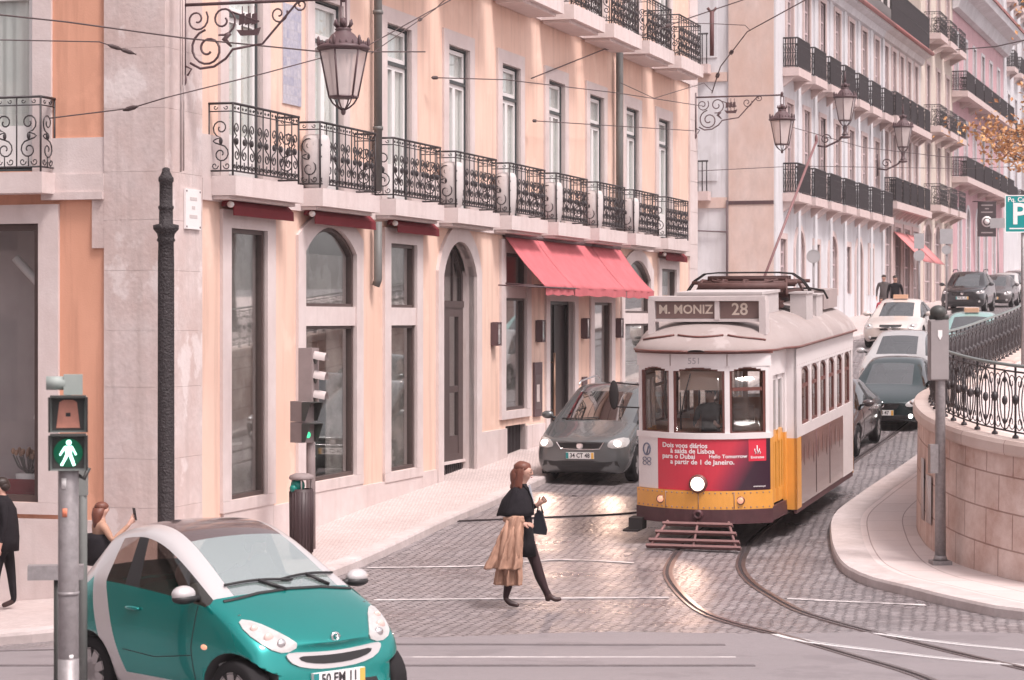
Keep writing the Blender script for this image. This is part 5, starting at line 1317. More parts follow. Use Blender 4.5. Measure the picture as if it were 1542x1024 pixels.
def front_kit(root, dc, lights, grille, lower=None, plate=None, lit=False, emblem=None, gm=None, fog=None, mirrors=(.55,.93,.92), pm=None, wip=True, L=4.2):
    for s in (0, 1):
        mb = MB(); dc.patch(mb, lights if s == 0 else mir(lights), 'f', .008); q = mb.build('headlight', [m_lens], root)
        cy = sum(p[0] for p in lights)/len(lights)*(1 if s == 0 else -1); cz = sum(p[1] for p in lights)/len(lights)
        h, nn = dc.hit(cy, cz, 'f'); b = MB(); b.ell(h+Vector((.008,0,0)), (.03,.075,.06), 10, 8); b.build('bulb', [m_lit if lit in (True, s+1) else m_chrome], q)
    mb = MB(); dc.patch(mb, grille, 'f', .007, rings=3); g_ = mb.build('grille', [m_trim], root)
    ys = [p[0] for p in grille]; zs = [p[1] for p in grille]; b = MB()
    for k in range(1, 4):
        z = min(zs)+(max(zs)-min(zs))*k/4; dc.line(b, [(min(ys)*.8, z),(max(ys)*.8, z)], 'f', .008)
    b.build('slat', [gm or m_trim], g_)
    if lower: mb = MB(); dc.patch(mb, lower, 'f', .006, rings=3); mb.build('lower_intake', [m_trim], root)
    if emblem:
        h, nn = dc.hit(0, emblem, 'f'); b = MB(); b.lathe([(.065,h.x-.01),(.065,h.x+.014),(.05,h.x+.016)], 18, (0,0,emblem), 'x'); b.build('badge', [m_chrome], root)
    if fog:
        for s in (-1, 1):
            h, nn = dc.hit(s*fog[0], fog[1], 'f'); b = MB(); b.ell(h, (.025,.055,.05), 10, 8); b.build('fog_lamp', [m_lens if not fog[2] else m_lit], root)
    if mirrors:
        for s in (-1, 1):
            b = MB(); x, y, z = mirrors; b.ell((x, s*(y+.10), z+.05), (.07,.12,.075), 12, 8, 0); b.tube([(x,s*(y-.06),z),(x,s*(y+.06),z+.03)], .025, 6, 1); b.build('wing_mirror', [pm or m_trim, m_trim], root)
    if plate: plate_part(root, dc, *plate)
def seams(root, dc, lines, m=None):
    mb = MB()
    for pts in lines:
        for d in 'lr': dc.line(mb, pts, d, .005)
    mb.build('door_seam', [m or m_trim], root)
def handles(root, dc, pts, m):
    for x, z in pts:
        for d in 'lr':
            h, nn = dc.hit(x, z, d); b = MB(); b.ell(h+nn*.015, (.10,.018,.018), 10, 6); b.build('door_handle', [m], root)
def rzv(dx, dy): return math.atan2(dy, dx)
def slope(x, y, dx, dy, d=1.2): return math.atan2(gh(x-dx*d, y-dy*d)-gh(x+dx*d, y+dy*d), 2*d)
# ---- small two-seater, teal with a silver safety cell
L, Wd, H = 2.69, 1.56, 1.54
m_teal = mat('teal_paint', (.0,.27,.245), .24, .5, metal=.65, coat=.9, var=.05, vscale=2); m_silver = mat('silver_paint', (.56,.52,.52), .32, .5, metal=.35, coat=.7)
m_sg = glass('small_car_windscreen', (.55,.68,.66), .45, body=(.70,.86,.84), bodyfac=.26); m_sgs = glass('small_car_side_glass', (.70,.62,.58), .12)  # milky diffuse share of the windscreen stands in for reflected sky
w = Wd/2
def S8(*p): return list(p)
st = [
 S8((1.30,0,.27),(1.29,.48,.27),(1.26,.56,.36),(1.25,.60,.48),(1.22,.60,.60),(1.22,.52,.645),(1.24,.36,.665),(1.265,0,.675)),
 S8((1.24,0,.20),(1.22,.58,.20),(1.18,.68,.32),(1.16,.71,.50),(1.12,.695,.67),(1.10,.62,.735),(1.11,.42,.765),(1.13,0,.78)),
 S8((.95,0,.18),(.95,.66,.18),(.95,.75,.30),(.95,.775,.56),(.92,.745,.80),(.88,.67,.885),(.88,.46,.915),(.90,0,.93)),
 S8((.62,0,.18),(.62,.68,.18),(.62,.76,.30),(.62,.78,.60),(.66,.735,.94),(.60,.665,.995),(.66,.60,1.01),(.70,0,1.04)),
 S8((.05,0,.18),(.12,.68,.18),(.10,.755,.30),(.10,.78,.62),(.20,.73,1.00),(-.08,.585,1.40),(-.04,.50,1.475),(.02,0,1.515)),
 S8((-.30,0,.18),(-.15,.68,.18),(-.18,.755,.30),(-.28,.78,.62),(-.34,.73,1.03),(-.36,.585,1.445),(-.36,.49,1.52),(-.36,0,1.54)),
 S8((-.42,0,.18),(-.22,.68,.18),(-.26,.755,.30),(-.40,.78,.62),(-.40,.73,1.035),(-.41,.585,1.445),(-.41,.49,1.52),(-.41,0,1.54)),
 S8((-.60,0,.18),(-.30,.68,.18),(-.36,.756,.30),(-.56,.782,.62),(-.72,.73,1.05),(-.66,.575,1.42),(-.64,.49,1.50),(-.64,0,1.535)),
 S8((-.75,0,.18),(-.46,.68,.18),(-.53,.758,.30),(-.74,.786,.62),(-.93,.73,1.05),(-.86,.58,1.34),(-.82,.50,1.445),(-.80,0,1.49)),
 S8((-1.10,0,.20),(-1.08,.66,.20),(-1.08,.745,.32),(-1.13,.76,.62),(-1.14,.70,1.02),(-1.14,.62,1.06),(-1.15,.52,1.075),(-1.18,0,1.09)),
 S8((-1.27,0,.30),(-1.27,.50,.30),(-1.29,.60,.38),(-1.32,.62,.62),(-1.28,.58,.90),(-1.26,.50,.95),(-1.26,.40,.965),(-1.28,0,.975)),
]
def smart_mats(i, k):
    if k == 0: return 1
    if i == 3 and k == 6: return 2
    if i in (3,4,6) and k == 4: return 3
    if i == 5 and k == 4: return 1
    if i == 8 and k == 6: return 4
    if 3 <= i <= 8 and k == 5: return 5
    if i == 7 and 1 <= k <= 4: return 5
    if i == 8 and k == 4: return 5
    if k == 1 and 2 <= i <= 6: return 5
    if 4 <= i <= 7 and k == 6: return 6
    return 0
def smart_details(root, dc):
    m_pink = mat('headlight_reflector', (.62,.44,.40), .15, .6, coat=.5)
    hl = [(.33,.665),(.46,.615),(.60,.665),(.675,.78),(.655,.87),(.55,.85),(.42,.755)]
    for s in (0, 1):
        mb = MB(); dc.patch(mb, hl if s == 0 else mir(hl), 'f', .010, rings=5, sub=4); q = mb.build('headlight', [m_lens], root)
        for y, z, r_, mm in ((.475,.69,.042,m_chrome),(.545,.735,.045,m_pink),(.60,.80,.035,m_pink)):
            h, nn = dc.hit(y if s == 0 else -y, z, 'f'); b = MB(); b.ell(h+nn*.004, (.022,r_,r_), 12, 8); b.build('bulb', [mm], q)
    lip = [(-.47,.60),(-.40,.52),(-.22,.478),(0,.468),(.22,.478),(.40,.52),(.47,.60),(.42,.625),(.2,.607),(0,.60),(-.2,.607),(-.42,.625)]
    mb = MB(); dc.patch(mb, lip, 'f', .016, rings=3); g_ = mb.build('grille_surround', [m_silver], root)
    gi = [(-.36,.588),(-.33,.545),(-.18,.513),(0,.505),(.18,.513),(.33,.545),(.36,.588),(.18,.577),(0,.572),(-.18,.577)]
    mb = MB(); dc.patch(mb, gi, 'f', .020, rings=3); mb.build('grille', [m_trim], g_)
    lo = [(-.42,.27),(.42,.27),(.38,.36),(-.38,.36)]; mb = MB(); dc.patch(mb, lo, 'f', .006, rings=3); mb.build('lower_intake', [m_trim], root)
    h, nn = dc.hit(0, .70, 'f'); b = MB(); 
    pts = [h+nn*.012+Vector((.0, .034*math.cos(a), .034*math.sin(a)*.9)) for a in [k*math.pi/9+.35 for k in range(17)]]; b.tube(pts, .011, 5); b.tube([h+nn*.012+Vector((0,.0,.0)), h+nn*.012+Vector((0,.045,0))], .011, 5); b.build('badge', [m_chrome], root)
    plate_part(root, dc, .395, '50 EM 11', size=(.50,.11))
    for s in (-1, 1):
        b = MB(); b.ell((.48, s*.85, 1.05), (.075,.10,.068), 14, 10, 0); b.ell((.485, s*.845, 1.015), (.08,.105,.045), 14, 8, 1); b.tube([(.46,s*.70,1.0),(.48,s*.82,1.03)], .03, 6, 1); b.build('wing_mirror', [m_silver, m_trim], root)
    for y0, y1, y2 in ((-.30,.02,.10),(.18,.45,.5)):
        b = MB(); n = 8; P = []
        for k in range(n+1):
            y = y0-.22+.60*k/n; h, nn = dc.hit(y, 1.075+.02*math.sin(k/n*3.1)+(.02 if y0 > 0 else .01), 'f'); P.append(h+nn*.018)
        b.tube(P, .011, 5); h, nn = dc.hit((y0+y1)/2+.1, 1.03, 'f'); b.tube([h+nn*.012, P[4]], .014, 5); b.build('wiper', [m_trim], root)
    mb = MB()
    for d in 'lr':
        dc.line(mb, [(.50,.95),(.46,.62),(.52,.30)], d, .005); dc.line(mb, [(.46,.56),(.0,.50),(-.42,.52)], d, .004)
    dc.line(mb, [(-.62,.985),(-.3,1.025),(0,1.037),(.3,1.025),(.62,.985)], 'f', .016)
    mb.build('door_seam', [m_trim], root)
    for s in (-1, 1):
        b = MB()
        h, nn = dc.hit(.62, .64, 'l' if s > 0 else 'r'); b.ell(h, (.04,.012,.022), 10, 6); b.build('side_repeater', [mat('amber_lens', (.62,.22,.12), .2)], root)
    handles(root, dc, [(-.30,.86)], m_teal)
    for s in (-1, 1):
        mb = MB(); dc.patch(mb, [(s*.52-.07,.80),(s*.52+.07,.80),(s*.52+.07,.98),(s*.52-.07,.98)], 'b', .008); mb.build('tail_lamp', [mat('red_lens', (.35,.01,.015), .2)], root)
    b = MB(); b.ell((.0,-.33,1.12),(.10,.11,.15),14,10); b.build('headrest', [m_seat], root)
    for s in (-1, 1):
        b = MB(); h, nn = dc.hit(s*.62, .50, 'f'); b.ell(h+nn*.0, (.03,.05,.03), 10, 6); b.build('fog_lamp', [m_lens], root)
sx_, sy_ = -2.29, 19.2
smart, _ = assemble('small_car', 'small teal two-seater with silver frame in the foreground', st, smart_mats, m_teal, (sx_, sy_, gh(sx_, sy_)+.006), rzv(.70,-.714), L, Wd, .285, (.935,-.90), second=m_silver, roofm=mat('smoked_roof', (.09,.06,.06), .15, .5, coat=.6), sg=m_sgs, wg=m_sg, details=smart_details, wm=wheel_meshes(.285,.17,.68,9), lev=3)
smart.scale = (1.05,1.05,1.0)
# ---- grey minivan by the hotel door
hx, hy = -.30,-.954
L, Wd, H = 4.40, 1.80, 1.66
st = car_stations(L, Wd, H, .20, .86, 1.08, 1.08, 1.12, 1.12, .10, -1.5, -2.02, 1.15, .36, .86, .95, -.35, .50)
m_van = paint('grey_metallic', (.105,.108,.11), .2)
def van_d(root, dc):
    front_kit(root, dc, [(.50,.76),(.52,.68),(.80,.68),(.84,.76),(.80,.86),(.58,.83)], [(-.42,.77),(-.34,.68),(.34,.68),(.42,.77)], [(-.72,.34),(.72,.34),(.68,.45),(-.68,.45)], (.545,'34 CT 48'), True, .725, m_trim, None, (.85,.88,1.10), m_van)
    b = MB(); dc.line(b, [(-.44,.785),(-.36,.665),(0,.655),(.36,.665),(.44,.785)], 'f', .014); b.build('grille_trim', [m_chrome], root)
    for s in (-1, 1):
        b = MB(); b.tube([(.0,s*.60,1.64),(-.1,s*.60,1.70),(-1.3,s*.60,1.72),(-1.45,s*.60,1.65)], .018, 6); b.build('roof_rail', [m_chrome], root)
    seams(root, dc, [[(.85,1.06),(.75,.7),(.72,.28)],[(-.35,1.06),(-.36,.28)]]); handles(root, dc, [(-.1,.95),(-1.1,.97)], m_van)
    b = MB(); h, nn = dc.hit(-.2,1.14,'f'); b.tube([dc.hit(y,1.13+.02*math.sin(y*3),'f')[0]+Vector((.02,0,.01)) for y in (-.6,-.4,-.2,0,.1)], .01, 5); b.build('wiper', [m_trim], root)
vx, vy = 1.27+.30*2.0, 41.9+.954*2.0
assemble('minivan', 'dark grey minivan with lit headlights beside the hotel entrance', st, std_mats, m_van, (vx, vy, gh(vx,vy)), rzv(hx,hy), L, Wd, .32, (1.35,-1.30), details=van_d, pitch=slope(vx,vy,hx,hy))
# ---- queue behind the tram
def saloon(name, label, col, cx, cy, dims=(4.4,1.78,1.46), lit=False, glassm=None, detail=None, lightp=None, grillep=None, hatch=False, dirv=(-.305,-.952), plate='25 HT 63', taxi=False, second=None):
    L, Wd, H = dims; k = H/1.46
    kw = dict(zb=.19, hf=.70*k, hr=.93*k, belt=.92*k, beltr=.96*k, xc=.95, xrf=.18, xrr=-.95 if not hatch else -1.45, xrb=-1.62 if not hatch else -2.0, deck=.98*k, wr=.325, nosew=.82, xb=-.28)
    st = car_stations(L, Wd, H, **kw)
    pm = paint('paint_'+name if col is None else label[:12].replace(' ','_')+'_paint', col)
    def det(root, dc):
        q = lightp or [(.50,.60*k),(.56,.54*k),(.78,.58*k),(.82,.68*k),(.72,.73*k),(.58,.66*k)]
        g = grillep or [(-.40,.62*k),(-.32,.50*k),(.32,.50*k),(.40,.62*k)]
        front_kit(root, dc, q, g, [(-.62,.27),(.62,.27),(.56,.36),(-.56,.36)], (.42*k, plate), lit, .60*k, m_chrome, (.62,.34,lit == 2), (.66,.86,.95*k), pm)
        seams(root, dc, [[(.75,.9*k),(.66,.6),(.66,.28)],[(-.30,.9*k),(-.32,.28)]]); handles(root, dc, [(-.12,.80*k)], pm)
        if detail: detail(root, dc, pm)
    r, dc = assemble(name, label, st, std_mats, pm, (cx, cy, gh(cx,cy)), rzv(*dirv), L, Wd, .31, (1.33,-1.27), details=det, pitch=slope(cx,cy,*dirv), wg=glassm, second=second)
    return r
def ctr(px, Z, half=2.2, d=(-.305,-.952)): X = (px-771)*Z/F; return X-d[0]*half, Z-d[1]*half
x_, y_ = ctr(1216, 45.6); saloon('saloon_car', 'dark brown-grey car tucked close behind the tram, mostly hidden by it', (.075,.058,.060), x_-.0, y_, plate='61 DX 20')
x_, y_ = ctr(1327, 50.6); saloon('saloon_car', 'dark teal car with one bright lamp, by the retaining wall behind the tram', (.004,.018,.02), x_, y_, (4.4,1.80,1.44), 2, plate='82 JB 47')
x_, y_ = ctr(1340, 57.5); saloon('saloon_car', 'pale silver-white car directly in front of the beige taxi', (.55,.53,.53), x_, y_, (4.3,1.76,1.46), plate='07 BG 19')
def taxi_d(root, dc, pm):
    b = MB(); b.box(-.08,.08,-.22,.22,1.44,1.56); q = b.build('roof_sign', [mat('taxi_sign_amber', (.70,.42,.28), .5)], root)
rl4 = [(.50,.66),(.56,.60),(.66,.59),(.76,.62),(.80,.69),(.76,.75),(.64,.745),(.54,.72)]
x_, y_ = ctr(1341, 70.5); saloon('taxi', 'beige-white taxi with round headlamps and a roof sign, second from the top of the queue', (.66,.58,.54), x_, y_, (4.75,1.82,1.45), False, None, taxi_d, rl4, [(-.34,.72),(-.30,.56),(.30,.56),(.34,.72)], plate='54 AN 91')
x_, y_ = ctr(1450, 64); 
def taxi2(root, dc, pm):
    b = MB(); b.box(-.08,.08,-.2,.2,1.44,1.56); b.build('roof_sign', [mat('taxi_sign_amber', (.70,.42,.28), .5)], root)
saloon('taxi', 'taxi showing only its turquoise and white roof above the iron railing', (.26,.42,.40), x_, y_, (4.5,1.78,1.45), False, None, taxi2, plate='90 FE 32')
# SUV and the parked row up the hill
L, Wd, H = 4.6, 1.88, 1.74
st = car_stations(L, Wd, H, .28, .98, 1.12, 1.14, 1.18, .95, .25, -1.6, -2.12, 1.22, .36, .90, .97, -.3, .58)
m_suv = paint('black_paint', (.02,.017,.019), .22)
def suv_d(root, dc):
    front_kit(root, dc, [(.56,.92),(.60,.82),(.86,.84),(.88,.93),(.82,.96)], [(-.46,.90),(-.42,.76),(.42,.76),(.46,.90)], [(-.75,.38),(.75,.38),(.7,.52),(-.7,.52)], (.66,'70 GL 15'), False, .85, m_chrome, (.7,.5,False), (.75,.93,1.15), m_suv)
    for s in (-1, 1):
        b = MB(); b.tube([(.1,s*.64,1.72),(-.1,s*.64,1.80),(-1.4,s*.64,1.80),(-1.55,s*.64,1.72)], .02, 6); b.build('roof_rail', [m_trim], root)
x_, y_ = ctr(1449, 97, 2.3)
assemble('suv', 'black off-roader parked at the front of the row up the hill', st, std_mats, m_suv, (x_,y_,gh(x_,y_)), rzv(-.31,-.95), L, Wd, .37, (1.4,-1.35), details=suv_d, pitch=slope(x_,y_,-.31,-.95))
for k, (px, Z, col, lb) in enumerate(((1494,106,(.10,.085,.085),'dark grey car parked right behind the black off-roader'),(1508,114,(.55,.51,.50),'pale car parked third in the row up the hill'),
                                     (1524,124,(.20,.17,.17),'mid grey car parked fourth in the row up the hill, below the parking sign'),(1538,135,(.60,.57,.56),'white car at the top end of the row up the hill'))):
    x_, y_ = ctr(px, Z); saloon('parked_car', lb, col, x_, y_, (4.2,1.76,1.5), plate=('31 CV 08','66 MQ 72','19 PR 50','48 LT 27')[k])
# ------------------------------------------------------------------ people
m_skin = mat('skin', (.52,.30,.235), .55, .3, var=.08, vscale=20); m_hair = mat('chestnut_hair', (.17,.055,.035), .5, .4, var=.4, vscale=40, stretch=(3,3,.5))
m_black = mat('black_cloth', (.018,.015,.018), .9, .15, var=.3, vscale=14, bump=.2, bscale=80); m_tan = mat('tan_coat_cloth', (.43,.25,.18), .85, .15, var=.18, vscale=9, bump=.3, bscale=25)
m_tights = mat('dark_tights', (.035,.018,.020), .7, .2); m_shoe = mat('dark_leather', (.045,.02,.018), .35, .5); m_navy = mat('navy_cloth', (.022,.022,.028), .85, .15)
m_dhair = mat('dark_hair', (.03,.018,.015), .5, .4); m_red_top = mat('red_top_cloth', (.42,.06,.08), .85, .1); m_grey = mat('grey_cloth_dark', (.10,.085,.085), .85, .1)
def body(name, parent, J, B, mats, root, lev=2, extra=None):
    """one continuous skinned figure: J joint -> (pos, radius), B bones (a, b, material id)"""
    names = list(J); me = bpy.data.meshes.new('sk'); me.from_pydata([J[n][0] for n in names], [(names.index(a), names.index(b)) for a, b, m_ in B], [])
    o = bpy.data.objects.new('sk', me); COL.objects.link(o)
    o.modifiers.new('k', 'SKIN'); sv = me.skin_vertices[0].data
    for i, n in enumerate(names):
        r = J[n][1]; sv[i].radius = (r, r) if isinstance(r, (int, float)) else r
        sv[i].use_root = n == root
    s = o.modifiers.new('s', 'SUBSURF'); s.levels = lev; s.render_levels = lev
    bpy.context.view_layer.update()
    r = bpy.data.meshes.new_from_object(o.evaluated_get(bpy.context.evaluated_depsgraph_get()))
    seg = [(Vector(J[a][0]), Vector(J[b][0]), m_, (J[a][1] if isinstance(J[a][1], (int,float)) else max(J[a][1])), (J[b][1] if isinstance(J[b][1], (int,float)) else max(J[b][1]))) for a, b, m_ in B]
    def near(p):
        best = (1e9, 0)
        for a, b, m_, ra, rb in seg:
            d = b-a; t = min(1, max(0, (p-a).dot(d)/max(1e-9, d.length_squared))); q = (p-a-d*t).length/(ra+(rb-ra)*t)
            if q < best[0]: best = (q, m_)
        return best[1]
    mb = MB(); mb.add([v.co for v in r.vertices], [tuple(p.vertices) for p in r.polygons], [near(Vector(p.center)) for p in r.polygons], True)
    bpy.data.objects.remove(o); bpy.data.meshes.remove(r)
    return mb.build(name, mats, parent)
def fingers(J, B, hand, d, n, m_, tag_, ln=.07, curl=.6):
    """palm end joint plus four bent fingers and a side thumb"""
    h = Vector(J[hand][0]); d = Vector(d).normalized(); n = Vector(n).normalized(); sd = d.cross(n).normalized()
    for k, (off, l_) in enumerate(((-.030,.80),(-.010,.95),(.012,1.0),(.033,.9))):
        a = h+d*.045+sd*off; b = a+d*ln*.55*l_+n*.01; c = b+d*ln*.35*l_*(1-curl*.5)+n*ln*curl*.5
        p = hand
        for q, (pt, r_) in enumerate(((a,.0095),(b,.009),(c,.007))):
            nm = f'{tag_}f{k}{q}'; J[nm] = (tuple(pt), r_); B.append((p, nm, m_)); p = nm
    a = h-sd*.035+d*.005+n*.008; b = a-sd*.018+d*.035+n*.015
    J[tag_+'t0'] = (tuple(a), .012); J[tag_+'t1'] = (tuple(b), .009); B.append((hand, tag_+'t0', m_)); B.append((tag_+'t0', tag_+'t1', m_))
def person(label, loc, rz, group=None): return thing('person', label, 'person', loc, rz, group)
def loft(mb, rows, n=20, mi=0, cap=True):
    """rows: (centre, rx, ry, twist) ellipses"""
    k = len(rows); vs = []
    for c, rx, ry, *w in rows:
        for j in range(n):
            a = 2*math.pi*j/n; f = 1+(w[0]*math.sin(a*w[1]+w[2]) if w else 0); vs.append((c[0]+rx*math.cos(a)*f, c[1]+ry*math.sin(a)*f, c[2]))
    fs = [(i*n+j, i*n+(j+1) % n, (i+1)*n+(j+1) % n, (i+1)*n+j) for i in range(k-1) for j in range(n)]
    if cap: fs += [list(range(n-1,-1,-1)), list(range((k-1)*n, k*n))]
    mb.add(vs, fs, mi, True)
# the walking woman; x forward, her right side (-y) faces the camera
WX, WY = .08, 27.95
wo = person('woman in a black jacket with chestnut bob carrying a tan coat, striding across the setts', (WX, WY, gh(WX, WY)+.008), R(-6))
J = {'pel':((0,0,.93),(.15,.12)),'wai':((.005,0,1.08),(.125,.10)),'che':((.0,0,1.28),(.15,.115)),'nb':((.02,0,1.43),(.07,.065)),'nk':((.045,0,1.50),.052),'hd':((.075,0,1.565),(.085,.072)),
     'hc':((.08,0,1.63),(.098,.082)),'ht':((.075,0,1.70),(.06,.055)),'nose':((.178,0,1.585),.014),'chin':((.125,0,1.525),.035),
     'sr':((-.02,-.165,1.38),.062),'er':((-.10,-.235,1.13),.045),'wr':((.05,-.215,1.005),.030),'hr':((.10,-.20,1.01),.032),
     'sl':((.03,.165,1.38),.062),'el':((.03,.24,1.12),.045),'wl':((.20,.20,1.20),.028),'hl':((.25,.185,1.235),.032),
     'kr0':((-.02,-.095,.82),.098),'kr':((-.055,-.095,.50),.066),'cr':((-.10,-.095,.33),.064),'ar':((-.15,-.095,.105),.036),'tr':((-.09,-.095,.045),.038),'tor':((.02,-.095,.022),.026),
     'kl0':((.08,.09,.82),.098),'kl':((.20,.09,.51),.070),'cl':((.25,.09,.34),.066),'al':((.345,.09,.125),.036),'hel':((.345,.09,.05),.034),'tl':((.43,.09,.075),.036),'tol':((.51,.09,.085),.024)}
B = [('pel','wai',1),('wai','che',1),('che','nb',1),('nb','nk',0),('nk','hd',0),('hd','hc',0),('hc','ht',0),('hc','nose',0),('hd','chin',0),('che','sr',1),('sr','er',1),('er','wr',1),('wr','hr',0),('che','sl',1),('sl','el',1),('el','wl',1),('wl','hl',0),
     ('pel','kr0',2),('kr0','kr',2),('kr','cr',2),('cr','ar',2),('ar','tr',3),('tr','tor',3),('pel','kl0',2),('kl0','kl',2),('kl','cl',2),('cl','al',2),('al','hel',3),('al','tl',3),('tl','tol',3)]
fingers(J, B, 'hr', (.9,.1,-.1), (0,.5,-1), 0, 'r'); fingers(J, B, 'hl', (.6,-.3,.5), (-.3,-1,.2), 0, 'l')
body('body', wo, J, B, [m_skin, m_black, m_tights, m_shoe], 'pel')
mb = MB()                                 # hair: a bob that stands off the nape, split at the face
def hairP(i, j):
    t = i/12; a = R(78)+(R(360-156))*j/22
    zc = 1.735-.31*t**1.15; rad = .112*math.sin(min(1, t*1.9+.12)*math.pi/2)*(1+.20*max(0,t-.55)+.05*math.sin(j*1.7+t*3))
    return ((.062-.035*t+rad*math.cos(a)*1.06, rad*math.sin(a)*.95, zc+.012*math.sin(j*2.3)*t), Vector((math.cos(a), math.sin(a), .3)))
mb.shell(hairP, 12, 22, .022); mb.ell((.042,0,1.672),(.106,.093,.078),16,10); mb.ell((-.02,0,1.55),(.085,.088,.13),14,10)
mb.crumple(.010, 22); mb.build('hair', [m_hair], wo)
mb = MB(); 
for s in (-1,1): mb.ell((.152,s*.034,1.618),(.012,.014,.008),8,6,0); mb.ell((.155,s*.036,1.642),(.012,.022,.004),8,5,1)
mb.build('eye', [m_trim, m_hair], wo)
mb = MB(); mb.ell((.158,0,1.553),(.012,.022,.008),8,6); mb.build('mouth', [mat('lips',(.40,.13,.12),.5)], wo)
mb = MB()                                 # cape-like jacket and the longer dark tunic under it
loft(mb, [((.02,0,.61),.185,.17,.06,5,.4),((.01,0,.78),.178,.178,.04,5,.4),((.0,0,.95),.172,.18),((.0,0,1.10),.15,.16),((.0,0,1.28),.165,.17)], 24)
mb.crumple(.008, 11); mb.build('tunic', [m_black], wo)
mb = MB(); loft(mb, [((-.035,-.015,1.10),.215,.275,.05,6,1),((-.03,-.01,1.16),.21,.27,.04,6,1),((-.02,0,1.28),.18,.235),((.0,0,1.38),.125,.19),((.02,0,1.44),.085,.095),((.03,0,1.475),.07,.07)], 26)
mb.crumple(.014, 9); mb.build('jacket', [m_black], wo)
mb = MB(); 
for s in (-1, 1): mb.tube([(.05,s*.075,1.475),(.12,s*.05,1.40),(.165,s*.03,1.28),(.175,s*.03,1.15)], [.02,.026,.024,.012], 6, flat=.5)
mb.build('lapel', [m_black], wo)
mb = MB(); mb.cbox((.150,0,1.36),(.02,.05,.20),0,0,R(-12)); mb.build('blouse', [mat('grey_blue_blouse',(.42,.42,.47),.8)], wo)
mb = MB()                                 # coat folded over the right forearm: two hanging panels with folds and a dangling sleeve
def coatP(side):
    def P(i, j):
        u, t = i/20, j/16; z = 1.10-.82*t if side else 1.10-.62*t
        fold = .028*math.sin(u*17+t*2.2+side)*(.3+t)+.02*math.sin(u*31+side*2)*t
        x = .09-.19*u-(.26*t*u if not side else .16*t*u)-.03*t; y = -.275-.015*side-.05*math.sin(u*math.pi)-.05*t*(1-side)+fold+(.05 if side else 0)
        if t < .12: y += .06*(1-t/.12)*(1 if side else .2); z += .02*math.sin(u*math.pi)
        return ((x, y, z), Vector((0,-1,.1)))
    return lambda i, j: P(i*20/40, j*16/32)
mb.shell(coatP(0), 40, 32, .012); mb.shell(coatP(1), 40, 32, .012)
mb.tube([(-.15,-.235,1.06),(-.06,-.262,1.075),(.03,-.258,1.06),(.09,-.245,1.035)], [.03,.045,.045,.03], 10)
for k, (x0, x1, zb_) in enumerate(((-.10,-.20,.46),(-.02,-.12,.40),(.04,.0,.52))):   # hanging folds
    mb.tube([(x0,-.275,1.05),((x0*2+x1)/3,-.315-.01*k,.88),((x0+2*x1)/3,-.325,.66),(x1,-.30,zb_)], [.022,.036,.042,.020], 8)
tag(mb.crumple(.013, 10, 3).build('coat', [m_tan], None, wo.location.copy(), (0,0,R(-6))), 'folded tan coat hanging over the forearm of the walking woman', 'coat')
mb = MB()
mb.prism([(.15,.86),(.31,.84),(.32,.90),(.27,1.10),(.22,1.14),(.17,1.09)], .20, .31, 'y'); mb.tube([(.20,.26,1.12),(.23,.22,1.26),(.27,.26,1.10)], .012, 6)
tag(mb.build('handbag', [m_navy], None, wo.location.copy(), (0,0,R(-6))), 'dark navy bag held at the far side of the walking woman', 'bag')
